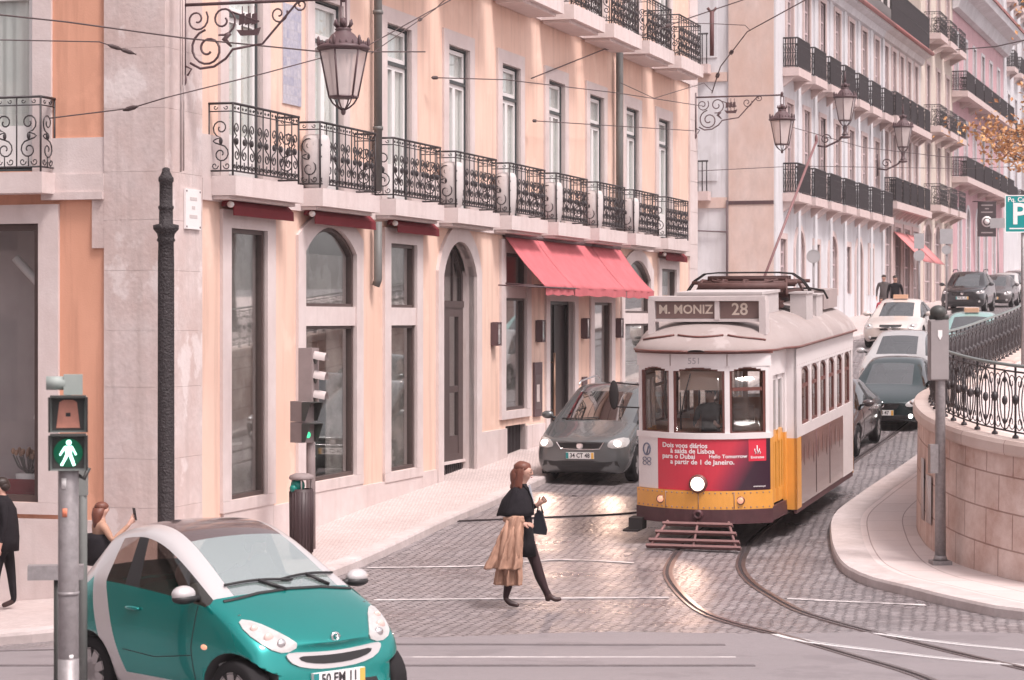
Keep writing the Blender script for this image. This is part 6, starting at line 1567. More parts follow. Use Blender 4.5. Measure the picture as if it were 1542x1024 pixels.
def simple(label, loc, rz, h=1.7, mats=None, arm='down', hair=None, parts=True, sit=False, name='person'):
    """standing figure; x forward. mats: skin, top, trousers, shoes"""
    k = h/1.72; p = person(label, loc, rz)
    V = lambda x, y, z: (x*k, y*k, z*k)
    J = {'pel':(V(0,0,.95),(.15*k,.12*k)),'wai':(V(.01,0,1.10),(.14*k,.11*k)),'che':(V(.01,0,1.30),(.165*k,.12*k)),'nb':(V(.02,0,1.46),.065*k),'nk':(V(.03,0,1.52),.052*k),'hd':(V(.05,0,1.58),(.085*k,.072*k)),'hc':(V(.05,0,1.64),(.097*k,.08*k)),'ht':(V(.045,0,1.70),(.06*k,.05*k)),'nose':(V(.15,0,1.60),.013*k)}
    B = [('pel','wai',1),('wai','che',1),('che','nb',1),('nb','nk',0),('nk','hd',0),('hd','hc',0),('hc','ht',0),('hc','nose',0)]
    for s, c in ((-1,'r'),(1,'l')):
        J['s'+c] = (V(.0,s*.19,1.40),.066*k)
        if arm == 'phone' and c == 'r':
            J['e'+c] = (V(.10,s*.30,1.18),.045*k); J['w'+c] = (V(.34,s*.30,1.40),.03*k); J['h'+c] = (V(.38,s*.29,1.46),.033*k)
        elif arm == 'hold' or (arm == 'phone'):
            J['e'+c] = (V(.03,s*.25,1.13),.048*k); J['w'+c] = (V(.24,s*.18,1.10),.032*k); J['h'+c] = (V(.29,s*.15,1.11),.034*k)
        else:
            J['e'+c] = (V(-.03,s*.26,1.14),.048*k); J['w'+c] = (V(.03,s*.27,.90),.032*k); J['h'+c] = (V(.05,s*.27,.83),.034*k)
        B += [('che','s'+c,1),('s'+c,'e'+c,1),('e'+c,'w'+c,1),('w'+c,'h'+c,0)]
        if parts: fingers(J, B, 'h'+c, (.5,0,.5) if arm != 'down' else (.2,0,-1), (0,-s,0), 0, c, .07*k)
        st_ = .10*s if arm != 'still' else 0
        J['q'+c] = (V(st_*.4,s*.10,.80),.095*k); J['k'+c] = (V(st_*.9,s*.10,.50),.065*k); J['a'+c] = (V(st_*1.3,s*.10,.10),.042*k); J['f'+c] = (V(st_*1.3+.16,s*.11,.035),.034*k)
        B += [('pel','q'+c,2),('q'+c,'k'+c,2),('k'+c,'a'+c,2),('a'+c,'f'+c,3)]
    body('body', p, J, B, mats or [m_skin, m_black, m_black, m_shoe], 'pel')
    if parts:
        mb = MB(); mb.ell(V(.03,0,1.665), (.108*k,.092*k,.075*k), 14, 10)
        if hair and hair[1]: loft(mb, [(V(-.06,0,1.36),.03*k,.05*k),(V(-.05,0,1.45),.06*k,.08*k),(V(-.03,0,1.55),.09*k,.095*k),(V(.0,0,1.65),.10*k,.094*k)], 14)
        else: mb.ell(V(-.0,0,1.62), (.09*k,.086*k,.075*k), 12, 8)
        mb.build('hair', [hair[0] if hair else m_dhair], p)
        mb = MB()
        for s in (-1,1): mb.ell(V(.128,s*.033,1.628),(.012*k,.014*k,.008*k),8,5)
        mb.build('eye', [m_trim], p)
    return p
# cropped man at the left edge (long dark coat), woman with a phone behind the small car
q = at(17, 700, 30.4); gz = gh(q.x, q.y)+KH
p = simple('person in a long black coat cut off by the left edge, by the shop window', (q.x-.10, q.y, gz), R(190), 1.72)
mb = MB(); loft(mb, [((0,0,.78),.20,.24,.05,5,0),((0,0,.95),.20,.245),((0,0,1.15),.19,.24),((0,0,1.32),.17,.235),((.01,0,1.43),.12,.18),((.02,0,1.50),.07,.07)], 22)
mb.crumple(.012, 8); mb.build('coat', [m_black], p)
q = at(150, 700, 27.9); gz = gh(q.x, q.y)+KH
p = simple('red-haired person in a tan top raising a phone beside the stained pilaster', (q.x, q.y, gz), R(28), 1.40, [m_skin, m_tan, m_black, m_shoe], 'phone', (m_hair, True))
mb = MB(); loft(mb, [((-.02,0,.66),.16,.19,.05,5,0),((-.02,0,.82),.16,.19),((-.03,0,.96),.155,.185),((-.03,0,1.03),.13,.16)], 20); mb.crumple(.01, 9); mb.build('vest', [m_black], p)
hr = Vector((.38*1.40/1.72+.05, -.29*1.40/1.72, 1.56*1.40/1.72)); hr = p.matrix_basis @ hr
mb = MB(); mb.box(-.006,.006,-.036,.036,-.075,.075)
tag(mb.build('phone', [m_trim], None, hr, (0,R(-10),R(28))), 'dark mobile phone held up in the raised hand beside the pilaster', 'phone')
# driver and passenger in the tram (their feet on the tram floor)
from mathutils import Euler
TM = Matrix.Translation(TR_LOC) @ Euler((0, TR_P, TR_RZ)).to_matrix().to_4x4()
d_ = TM @ Vector((3.28, -.02, .68))
p = simple('tram driver in dark uniform standing behind the middle front window', d_, TR_RZ, 1.62, [m_skin, m_grey, m_grey, m_shoe], 'hold')
d_ = TM @ Vector((1.15, .92, .66))
p = simple('dark clothed passenger leaning at the second side window of the tram', d_, TR_RZ+R(95), 1.62, [m_skin, m_black, m_black, m_shoe], 'still')
# far pedestrians near the white building's end
for lb, px, Z, mt, h in (('man in a black shirt walking down the pavement beyond the beige taxi',1348,84,[m_skin,m_black,m_navy,m_shoe],1.74),
                         ('grey clothed person by the white building wall, left of the man in black',1331,87,[m_skin,m_grey,m_grey,m_shoe],1.7)):
    X = (px-771)*Z/F; simple(lb, (X, Z, gh(X, Z)+.13), R(-100), h, mt)
X = (1327-771)*82/F; simple('small child in a red top beside the white building', (X, 82, gh(X,82)+.1), R(-95), 1.05, [m_skin, m_red_top, m_navy, m_shoe])
# people sitting in the small car
X = smart.matrix_basis
def sitter(label, loc, rz, top):
    p = person(label, loc, rz)
    J = {'pel':((0,0,.12),(.16,.13)),'che':((-.10,0,.48),(.16,.12)),'nb':((-.10,0,.63),.06),'nk':((-.09,0,.69),.05),'hd':((-.06,0,.75),(.082,.07)),'hc':((-.06,0,.81),(.094,.078)),'ht':((-.065,0,.87),(.055,.05)),'nose':((.035,0,.77),.012)}
    B = [('pel','che',1),('che','nb',1),('nb','nk',0),('nk','hd',0),('hd','hc',0),('hc','ht',0),('hc','nose',0)]
    for s, c in ((-1,'r'),(1,'l')):
        J['s'+c] = ((-.08,s*.18,.57),.06); J['e'+c] = ((.08,s*.22,.34),.045); J['w'+c] = ((.27,s*.14,.46),.03); J['h'+c] = ((.32,s*.12,.49),.032); J['k'+c] = ((.42,s*.12,.16),.075); J['a'+c] = ((.62,s*.12,-.18),.045)
        B += [('che','s'+c,1),('s'+c,'e'+c,1),('e'+c,'w'+c,1),('w'+c,'h'+c,0),('pel','k'+c,2),('k'+c,'a'+c,2)]
        fingers(J, B, 'h'+c, (.6,0,.4), (0,-s,0), 0, c)
    body('body', p, J, B, [m_skin, top, m_navy], 'pel')
    mb = MB(); mb.ell((-.08,0,.835),(.105,.09,.075),14,10); mb.ell((-.10,0,.78),(.085,.085,.08),12,8); mb.build('hair',[m_dhair],p)
    return p
sitter('driver of the small teal car behind its windscreen', X @ Vector((-.10,.34,.52)), smart.rotation_euler.z, m_grey)
# ------------------------------------------------------------------ street furniture
m_galv = mat('galvanised_steel', (.36,.33,.335), .5, .5, metal=.35, var=.35, vscale=18, var2=.5, v2scale=4, dark=(.22,.19,.19), bump=.1, bscale=60)
m_sigbox = mat('signal_grey_green', (.30,.33,.31), .55, .4, var=.12, vscale=6); m_sigdk = mat('signal_dark', (.05,.05,.047), .5, .4)
m_taupe = mat('signal_taupe', (.27,.215,.21), .6, .3, var=.15, vscale=5)
m_teald = mat('signal_green_lamp', (.02,.06,.045), .4, emit=(.06,1,.5), estr=.05); m_man = mat('green_man_lamp', (.5,.8,.7), .4, emit=(.45,1,.78), estr=2.2)
def hood(mb, w, h, d, mi=0):
    """three-sided visor, open below; y=0 is the face, reaching out to -d, with a slanted lip"""
    t = .012
    mb.prism([(0,h/2),(-d,h/2),(-d,h/2+t),(0,h/2+t)], -w/2, w/2, 'x', mi)
    for s in (-1, 1): mb.prism([(0,-h/2),(-d*.35,-h/2),(-d,h/2),(0,h/2)], min(s*w/2,s*(w/2+t)), max(s*w/2,s*(w/2+t)), 'x', mi)
# pedestrian light in the foreground: housing faces the camera, turned a little to the right
Z = 15.0; q = at(103, 700, Z); gz = gh(q.x, q.y)
pl = thing('pedestrian_light', 'grey steel pedestrian light with a glowing green man beside the small car', 'traffic light', (q.x, q.y, gz), R(10))
mb = MB(); mb.lathe([(.066,-.05),(.066,2.50-gz),(.05,2.52-gz)], 20); mb.lathe([(.069,1.32-gz+.3),(.069,1.345-gz+.3)], 20); mb.lathe([(.0675,.0),(.0675,1.0)], 20); mb.build('pole', [m_galv], pl)
for zc, nm in ((2.79-gz, 'red'), (2.545-gz, 'green')):
    mb = MB(); mb.box(-.115,.115,-.10,.06,zc-.115,zc+.115,0); mb.box(-.10,.10,-.106,-.10,zc-.10,zc+.10,1)
    mb.M = Matrix.Translation((0,-.10,zc)); hood(mb, .225, .225, .11, 1); mb.M = None
    hd = mb.build('lamp_housing', [m_sigbox, m_sigdk], pl)
    if nm == 'red':
        mb = MB(); mb.prism([(-.075,-.085),(.075,-.085),(.055,.08),(.03,.095),(-.03,.095),(-.055,.08)], -.112, -.106, 'y', 0)
        mb.prism([(-.015,-.012),(.015,-.012),(.015,.012),(-.015,.012)], -.115, -.112, 'y', 1)
        mb.build('red_lens', [mat('unlit_red_lens', (.62,.27,.20), .4, var=.2, vscale=20), m_trim], hd, (.0,0,zc))
    else:
        mb = MB(); mb.lathe([(.092,-.112),(.092,-.106)], 28, axis='y'); mb.build('green_lens', [m_teald], hd, (0,0,zc))
        mb = MB(); y0, y1 = -.117, -.1125
        mb.lathe([(.017,y0),(.017,y1)], 14, (.004,0,.066), 'y')
        for poly in ([(-.022,.044),(.026,.044),(.022,-.008),(-.016,-.008)], [(-.022,.044),(-.010,.03),(-.034,.005),(-.048,-.018),(-.056,-.012),(-.044,.012)], [(.026,.044),(.016,.028),(.034,.008),(.046,-.016),(.054,-.011),(.044,.012)],
                     [(-.016,-.008),(.006,-.008),(-.012,-.042),(-.034,-.082),(-.05,-.078),(-.030,-.042)], [(.022,-.008),(.0,-.008),(.014,-.042),(.030,-.084),(.046,-.080),(.034,-.04)]):
            mb.prism(poly, y0, y1, 'y')
        mb.build('walking_man', [m_man], hd, (0,0,zc))
mb = MB(); mb.box(-.03,.09,-.06,.06,2.915-gz,3.045-gz,0); mb.lathe([(.045,-.14),(.045,-.02)], 14, (0,-.02,2.99-gz), 'x'); mb.lathe([(.02,2.90-gz),(.02,2.93-gz)], 10); mb.build('detector', [m_sigbox], pl)
mb = MB()
def stick(mb, z, w, h, a0, mi):
    mb.shell(lambda i, j: ((.068*math.sin(a0+w*(i-2)), -.068*math.cos(a0+w*(i-2)), z+h*j), Vector((math.sin(a0), -math.cos(a0), 0))), 4, 1, .002, mi)
for a_ in ((2.31-gz,.12,.07,-.45,0),(2.13-gz,.12,.055,-.35,1),(1.0,.1,.03,.3,0)): mb = MB(); stick(mb, *a_); mb.build('sticker', [m_white, mat('orange_sticker', (.68,.22,.13), .5)], pl)
mb = MB(); mb.tube([(.05,.02,2.40-gz),(.10,.03,2.37-gz),(.13,.03,2.44-gz)], .016, 6); mb.build('bracket', [m_sigdk], pl)
# thin post and a low board behind
Z = 18.5; q = at(125, 700, Z); gz = gh(q.x,q.y); mb = MB(); mb.lathe([(.036,-.05),(.034,2.30-gz),(.02,2.32-gz)], 14); mb.box(-.035,.035,-.035,.035,2.0-gz,2.28-gz); mb.lathe([(.10,-.02),(.10,.02)],14)
tag(mb.build('post', [mat('green_grey_post', (.20,.205,.195), .55, .4, var=.2, vscale=6)], None, (q.x,q.y,gz)), 'thin grey-green steel post close behind the pedestrian light', 'post')
Z = 17.0; q = at(84, 862, Z); gz = gh(q.x,q.y)
bo = thing('barrier', 'low grey steel barrier board on a dark post behind the pedestrian light', 'barrier', (q.x,q.y,gz), R(8))
mb = MB(); mb.lathe([(.035,-.05),(.035,q.z-gz)], 12, (.02,0,0)); mb.build('post', [m_sigdk], bo)
mb = MB(); mb.box(-.20,.20,-.06,.06,q.z-gz-.05,q.z-gz+.055,0); mb.build('board', [m_galv], bo)
# cast-iron post on the corner
q = at(250, 782, 29.7); gz = gh(q.x,q.y)+.10; T = lambda py: CH-(py-HOR)*29.7/F-gz
ip = thing('tram_wire_post', 'black cast iron post with a flared collar in front of the corner pilaster', 'post', (q.x,q.y,gz))
mb = MB(); mb.lathe([(.15,-.2),(.15,.35),(.11,.5),(.105,T(395)),(.10,T(365)),(.12,T(362)),(.105,T(358)),(.115,T(352)),(.165,T(345)),(.165,T(339)),(.09,T(337)),(.088,T(316)),(.10,T(314)),(.10,T(311)),(.085,T(309)),(.085,T(275)),(.098,T(273)),(.098,T(268)),(.08,T(265)),(.05,T(258)),(.05,T(254)),(.02,T(252))], 20)
mb.build('shaft', [mat('pitted_black_iron', (.033,.024,.026), .6, .4, var=.4, vscale=14, bump=1.0, bscale=34, bdist=.03)], ip)
mb = MB(); mb.tube([(0,.3,T(252)),(0,.32,T(0)),(0,.35,T(-80))], .018, 6); mb.tube([(.03,.33,T(250)),(.03,.35,T(-80))], .012, 5)
tag(mb.build('wall_conduit', [m_pil], None, (q.x+.06,q.y+.62,gz)), 'thin pink painted conduit running up the corner pilaster above the iron post', 'pipe')
# traffic light and bin near the kerb
Z = 33.2; q = at(468, 800, Z); gz = gh(q.x,q.y)+KH; H_ = lambda py: CH-(py-HOR)*Z/F-gz
tl = thing('traffic_light', 'taupe traffic light seen edge-on with three hoods above a small green-lit head, by the bin', 'traffic light', (q.x,q.y,gz), R(0))
mb = MB(); mb.lathe([(.07,-.05),(.065,H_(700)),(.06,H_(640))], 14); mb.build('pole', [m_taupe], tl)
mb = MB(); mb.box(-.10,.10,-.16,.16,H_(612),H_(524),0); 
for k in range(3):
    zc = H_(612)+(H_(524)-H_(612))*(.17+.33*k)
    for j in range(7):
        pass
    n = 12; mb.grid(lambda i, j: (.10+.17*j*(1 if i < n/2 else 1)*(1-.45*abs(i/n*2-1)*0), .10*math.cos(math.pi*i/n), zc-.01+.11*math.sin(math.pi*i/n)-.03*j), n, 1, 1)
    mb.grid(lambda i, j: (.10+.17*j, .092*math.cos(math.pi*i/n), zc-.01+.10*math.sin(math.pi*i/n)-.03*j), n, 1, 1)
    mb.lathe([(.09,.10),(.09,.105)], 16, (0,0,zc), 'x', 2)
mb.build('vehicle_head', [m_taupe, mat('pale_hood', (.46,.40,.39), .6), m_sigdk], tl, (-.03,0,0), (0,0,R(-14)))
pz = H_(668); ph = H_(605)-pz
mb = MB()
for k in (0, 1):
    zc = pz+ph*(.27+.5*k); mb.box(-.14,.10,-.12,.12,zc-.14,zc+.15,0)
    mb.M = Matrix.Translation((.10,0,zc)) @ Matrix.Rotation(R(90),4,'Z'); hood(mb, .24, .26, .17, 1); mb.M = None
hd = mb.build('pedestrian_head', [m_taupe, m_sigdk], tl, (-.10,-.10,0), (0,0,R(-40)))
mb = MB(); mb.lathe([(.045,.101),(.045,.106)], 16, (0,0,pz+ph*.22), 'x'); mb.build('green_lens', [mat('small_green_lamp', (.05,.5,.25), .4, emit=(.1,1,.45), estr=.6)], hd)
Z = 32.2; q = at(454, 800, Z); gz = gh(q.x,q.y)+KH; H_ = lambda py: CH-(py-HOR)*Z/F-gz
bn = thing('litter_bin', 'dark brown litter bin with a teal liner showing under its lid', 'bin', (q.x,q.y,gz))
mb = MB(); mb.lathe([(.13,.0),(.15,.06),(.16,.5),(.165,H_(736)),(.15,H_(736)),(.14,H_(760))], 22, cap=False); mb.lathe([(.001,.03),(.14,.03)], 22, cap=False)
for k in range(22): a = 2*math.pi*k/22; mb.tube([(.158*math.cos(a),.158*math.sin(a),.1),(.166*math.cos(a),.166*math.sin(a),H_(740))], .007, 4)
mb.build('body', [mat('bin_brown', (.05,.028,.03), .5, .4, var=.15, vscale=5)], bn)
mb = MB(); mb.lathe([(.165,H_(722)),(.175,H_(720)),(.165,H_(716)),(.10,H_(713)),(.001,H_(712))], 22, cap=False); mb.lathe([(.165,H_(722)),(.001,H_(721))], 22, cap=False)
for k in range(3): a = .6+2*math.pi*k/3; mb.tube([(.15*math.cos(a),.15*math.sin(a),H_(745)),(.15*math.cos(a),.15*math.sin(a),H_(720))], .012, 5)
mb.build('lid', [m_taupe], bn)
mb = MB(); mb.ell((-.05,-.02,H_(731)), (.10,.10,.10), 12, 8); mb.ell((-.10,-.08,H_(735)), (.06,.07,.06), 10, 7); mb.build('liner_bag', [mat('teal_bag', (.0,.16,.13), .4)], bn)
# grey signal back on the right pavement
Z = 31.3; q = at(1416, 850, Z); gz = gh(q.x,q.y)+KH; H_ = lambda py: CH-(py-HOR)*Z/F-gz
sg_ = thing('traffic_light', 'grey traffic light seen from behind, with a dark knob on top, beside the curved wall', 'traffic light', (q.x,q.y,gz), R(4))
mb = MB(); mb.lathe([(.075,-.02),(.065,H_(570)),(.06,H_(520))], 16); mb.box(-.13,.13,-.13,.13,-.05,.05); mb.lathe([(.10,.05),(.08,.12)], 16); mb.build('pole', [m_galv], sg_)
mb = MB(); mb.box(-.15,.09,-.10,.10,H_(571),H_(484)); mb.box(-.155,.095,-.06,.06,H_(573),H_(482)); mb.build('housing', [mat('signal_grey', (.30,.265,.265), .6, .3, var=.12, vscale=5)], sg_)
mb = MB(); mb.ell((-.03,.0,H_(470)), (.115,.115,.095), 14, 10); mb.lathe([(.05,H_(486)),(.05,H_(472))], 10, (-.02,0,0)); mb.tube([(-.15,0,H_(478)),(.11,0,H_(478))], .03, 8); mb.build('knob', [m_sigdk], sg_)
mb = MB(); mb.prism([(-.06,H_(506)),(-.03,H_(512)),(.0,H_(506)),(.0,H_(497)),(-.06,H_(497))], -.106, -.1005, 'y'); mb.build('sticker', [m_white], sg_)
mb = MB(); mb.box(-.16,-.05,-.10,.04,H_(712),H_(669)); mb.build('push_button_box', [m_galv], sg_)
for px, y0, y1, w_, lb in ((1393,690,782,.20,'tall pale notice pasted on the curved wall left of the grey pole'),(1404,716,788,.24,'shorter pale notice on the curved wall, nearer the grey pole')):
    k = min(range(len(WL)-1), key=lambda i: abs((WL[i].x*F/WL[i].y+771)-px)+(0 if WL[i].y < 36.5 else 999)); Zk = WL[k].y
    mb = MB(); z0, z1 = CH-(y1-HOR)*Zk/F, CH-(y0-HOR)*Zk/F
    mb.shell(lambda i, j: (WP(k, .035, z0+(z1-z0)*j)+0*Vector((0,0,0)) if False else Vector(WP(k, .035, z0+(z1-z0)*j))+Vector(((WL[k+1]-WL[k]).normalized().x, (WL[k+1]-WL[k]).normalized().y, 0))*(i-.5)*w_*2.2, Vector((wn_(k).x, wn_(k).y, 0))), 1, 1, .006)
    tag(mb.build('notice', [mat('pale_notice', (.55,.49,.48), .7)]), lb, 'notice')
# parking sign
Z = 47.0; q = at(1541, 322, Z); gz = zt(Z)-.06; hw = .37
pk = thing('parking_sign', 'teal parking sign with a big white P at the right edge', 'sign', (q.x,q.y,gz), R(-6))
zc = q.z-gz; mb = MB(); mb.lathe([(.04,0),(.04,zc+.3)], 12, (.0,.05,0)); mb.build('pole', [m_galv], pk)
mb = MB(); mb.box(-hw,hw,-.015,.015,zc-.38,zc+.38); mb.build('panel', [mat('sign_teal', (.0,.23,.23), .4)], pk)
mb = MB(); mb.ring([(-hw,zc-.38),(hw,zc-.38),(hw,zc+.38),(-hw,zc+.38)], [(-hw+.02,zc-.36),(hw-.02,zc-.36),(hw-.02,zc+.36),(-hw+.02,zc+.36)], -.018, -.0151); mb.build('border', [m_white], pk); mb = MB(); add_text(mb, 'P', .60, lambda x, y: (-.08+x, -.0185, zc-.02+y), 0, .012); mb.build('lettering', [m_white], pk); mb = MB()
add_text(mb, 'Pq. Camões', .13, lambda x, y: (x, -.0185, zc+.285+y), 0, .002); mb.build('lettering', [m_white], pk); mb = MB(); mb.box(-.28,.28,-.0185,-.0151,zc-.31,zc-.285); mb.build('underline', [m_white], pk)
# round signs and plates along the far pavement (seen from behind)
def round_sign(lb, px, py, Z, r, plate=None, col=(.40,.39,.40)):
    q = at(px, py, Z); gz = gh(q.x, q.y)+.1; o = thing('road_sign', lb, 'sign', (q.x,q.y,gz), R(-10))
    mb = MB(); mb.lathe([(.035,-.05),(.035,q.z-gz+.35)], 8, (0,.06,0)); mb.build('pole', [m_galv], o)
    mb = MB(); m_ = mat('sign_back_grey', col, .55, var=.1, vscale=4)
    mb.lathe([(r,-.012),(r,.012)], 24, (0,0,q.z-gz), 'y', sm=False); mb.ring([(r*.96*math.cos(a),q.z-gz+r*.96*math.sin(a)) for a in [k*math.pi/12 for k in range(24)]], [(r*.86*math.cos(a),q.z-gz+r*.86*math.sin(a)) for a in [k*math.pi/12 for k in range(24)]], -.02, -.012)
    if plate: mb.box(-plate/2,plate/2,-.012,.012,q.z-gz-r-.62,q.z-gz-r-.06)
    mb.build('disc', [m_], o)
round_sign('round grey sign on a thin pole in front of the white building arches', 1225, 386, 74, .22)
def sq_sign(lb, px, py, Z, w_, h_, r=0):
    q = at(px, py, Z); gz = gh(q.x,q.y)+.1; o = thing('road_sign', lb, 'sign', (q.x,q.y,gz), R(-14))
    mb = MB(); mb.lathe([(.04,-.05),(.04,q.z-gz+h_/2)], 8, (0,.06,0)); mb.build('pole', [m_galv], o)
    mb = MB(); mb.box(-w_/2,w_/2,-.012,.012,q.z-gz-h_/2,q.z-gz+h_/2)
    if r: mb.lathe([(r,-.012),(r,.012)], 20, (0,0,q.z-gz-h_/2-r-.05), 'y', sm=False)
    mb.build('plate', [mat('sign_back_grey', (.40,.39,.40), .55)], o)
sq_sign('pale square sign above a round disc, in front of the faded red awnings', 1384, 363, 84, .36, .55, .20)
sq_sign('pale rectangular sign board in front of the cream building', 1425, 356, 95, .52, .62, .19)
sq_sign('small pale sign board below the hanging banner on the pink building', 1503, 336, 118, .8, .5)
# ------------------------------------------------------------------ street lanterns
m_lg2 = glass('opal_lantern_glass', (.92,.86,.84), .08, body=(.80,.70,.68), bodyfac=.55)
def lantern_meshes():
    fr = MB(); gl = MB(); H_ = .62; r0, r1 = .19, .315
    for k in range(6):
        a, b = R(60*k+30), R(60*k+90)
        p0, p1 = Vector((r0*math.cos(a), r0*math.sin(a), 0)), Vector((r1*math.cos(a), r1*math.sin(a), H_))
        q0, q1 = Vector((r0*math.cos(b), r0*math.sin(b), 0)), Vector((r1*math.cos(b), r1*math.sin(b), H_))
        fr.tube([p0,p1], .014, 5); fr.tube([p0,q0], .016, 5); fr.tube([p1,q1], .02, 5)
        gl.add([p0*.985,q0*.985,q1*.985+Vector((0,0,-.01)),p1*.985+Vector((0,0,-.01))], [(0,1,2,3)])
        fr.tube([p0, p0*.75+Vector((0,0,-.08)), p0*.45+Vector((0,0,-.13)), p0*.1+Vector((0,0,-.17))], .011, 4)
        for t in (0,.25,.5,.75):
            c = p1.lerp(q1,t); fr.ell(c*1.04+Vector((0,0,.05)), (.018,.018,.045), 6, 4)
        fr.ell(p1*1.05+Vector((0,0,.07)), (.025,.025,.075), 6, 5)
    fr.lathe([(.345,H_),(.355,H_+.03),(.33,H_+.05),(.22,H_+.11),(.155,H_+.20),(.11,H_+.235),(.10,H_+.25),(.115,H_+.27),(.09,H_+.29)], 18)
    for k in range(6):
        a = R(60*k); fr.tube([(.07*math.cos(a),.07*math.sin(a),H_+.28),(.12*math.cos(a),.12*math.sin(a),H_+.34),(.115*math.cos(a),.115*math.sin(a),H_+.40)], [.02,.024,.008], 5)
    fr.ell((0,0,H_+.36), (.05,.05,.07), 10, 8); fr.ell((0,0,-.19), (.035,.035,.05), 8, 6); fr.lathe([(.19,-.01),(.19,.01)], 18)
    bu = MB(); bu.ell((0,0,.22), (.06,.06,.11), 10, 8); bu.lathe([(.03,.0),(.03,.12)], 8)
    return fr.mesh('lantern_frame', [m_lamp]), gl.mesh('lantern_glass', [m_lg2]), bu.mesh('bulb', [m_white])
LM = lantern_meshes()
def bracket_mesh(L):
    """hanging bracket in the xz plane, wall plate at x=0; arm top at z=0"""
    mb = MB(); P = lambda pts: [(x, 0, z) for x, z in pts]
    mb.tube(P([(0,.12),(0,-.95)]), .035, 6); mb.tube(P([(0,0),(L,0)]), .024, 6); mb.ell((0,0,-1.0), (.05,.05,.09), 8, 6)
    mb.tube(P(spiral(.36,-.60,.26,math.pi*.55,1.6,1,26)), .017, 5, cap=False); mb.tube(P([(.10,-.78),(.25,-.86),(.45,-.84),(.62,-.74),(.72,-.62),(.98,-.58)]), .018, 5)
    mb.tube(P(spiral(.58,-.22,.21,-math.pi*.6,1.4,1,22)), .015, 5, cap=False); mb.tube(P(spiral(.20,-.20,.17,math.pi*.2,1.4,-1,20)), .014, 5, cap=False)
    mb.tube(P([(.68,-.40),(.60,-.48),(.70,-.58)]), [.03,.04,.015], 6); mb.tube(P([(.03,-.82),(.12,-.86),(.06,-.95)]), .014, 5)
    mb.tube(P([(.98,-.58),(1.15,-.56),(1.62,-.06),(1.66,-.02)]), .016, 5); mb.tube(P(spiral(1.38,-.17,.13,math.pi*.1,1.3,-1,18)), .012, 4, cap=False); mb.tube(P(spiral(1.70,-.06,.09,math.pi,1.2,1,14)), .012, 4, cap=False)
    # little ship emblem in the middle
    mb.prism([(.78,-.36),(.84,-.44),(1.08,-.44),(1.12,-.34),(1.02,-.37),(.88,-.37)], -.02, .02, 'y')
    for x in (.86,.95,1.04): mb.tube(P([(x,-.37),(x,-.05)]), .009, 4); mb.prism([(x-.05,-.30),(x+.04,-.28),(x+.03,-.14),(x-.04,-.16)], -.006, .006, 'y')
    mb.tube(P([(.66,-.10),(1.10,-.26)]), .012, 4)
    mb.tube(P([(L,.0),(L,-.05)]), .03, 6); mb.ell((L,0,.03), (.04,.04,.06), 8, 6)
    return mb.mesh('bracket', [m_lamp])
bm_ = bracket_mesh(2.3)
def hanging_lantern(lb, base, rz, L=2.3, drop=.42):
    o = thing('street_lantern', lb, 'lantern', base, rz, 'ornate iron street lanterns')
    b = link('bracket', bm_, o)
    zl = -drop-1.0
    fr = link('lantern_frame', LM[0], o, (L,0,zl)); link('lantern_glass', LM[1], fr); link('bulb', LM[2], fr)
    mb = MB(); mb.tube([(L-.03,0,-.02),(L-.05,0,-drop-.55)], .014, 5); mb.tube([(L+.04,0,-.02),(L+.05,0,-drop-.55)], .014, 5); mb.build('hanger', [m_lamp], o)
    return o
RZN = RZ1-R(90)                             # pointing out from the facades
hanging_lantern('big ornate hanging lantern on a scrolled bracket at the corner pilaster', onf(.52,.05,7.62), RZN, drop=.30)
hanging_lantern('hanging lantern on a scrolled bracket at the far end of the peach building', onf(FEND-.25,.05,9.22), RZN, drop=.28)
def standing_lantern(lb, base, rz):
    o = thing('street_lantern', lb, 'lantern', base, rz, 'ornate iron street lanterns')
    mb = MB(); P = lambda pts: [(x, 0, z) for x, z in pts]
    mb.tube(P([(0,-.5),(.35,-.55),(.8,-.35),(1.05,-.12)]), .04, 6); mb.tube(P(spiral(.35,-.28,.2,0,1.3,1,18)), .025, 5); mb.lathe([(.14,-.14),(.10,-.1),(.06,0),(.09,.14),(.05,.2)], 10, (1.05,0,0)); mb.tube(P([(0,.1),(0,-.8)]), .04, 6); mb.ell((1.05,0,-.22),(.2,.2,.06),10,6)
    mb.build('bracket', [m_lamp], o)
    fr = link('lantern_frame', LM[0], o, (1.05,0,.38)); link('lantern_glass', LM[1], fr); link('bulb', LM[2], fr); fr.scale = (1.25,1.25,1.3)
    mb = MB(); mb.tube([(1.05,0,1.75),(1.05,0,2.15)], [.05,.015], 6); mb.build('finial', [m_lamp], o)
tB = lambda px: ((58600/(1930-px))-76.6)/.949
p_ = onb(tB(1229), 0, 10.15); standing_lantern('standing lantern on a curled bracket in front of the white building balconies', p_, RZ2-R(90))
p_ = onb(tB(1322), 0, 10.15); standing_lantern('standing lantern on the far end of the white building, by the narrow building', p_, RZ2-R(90))
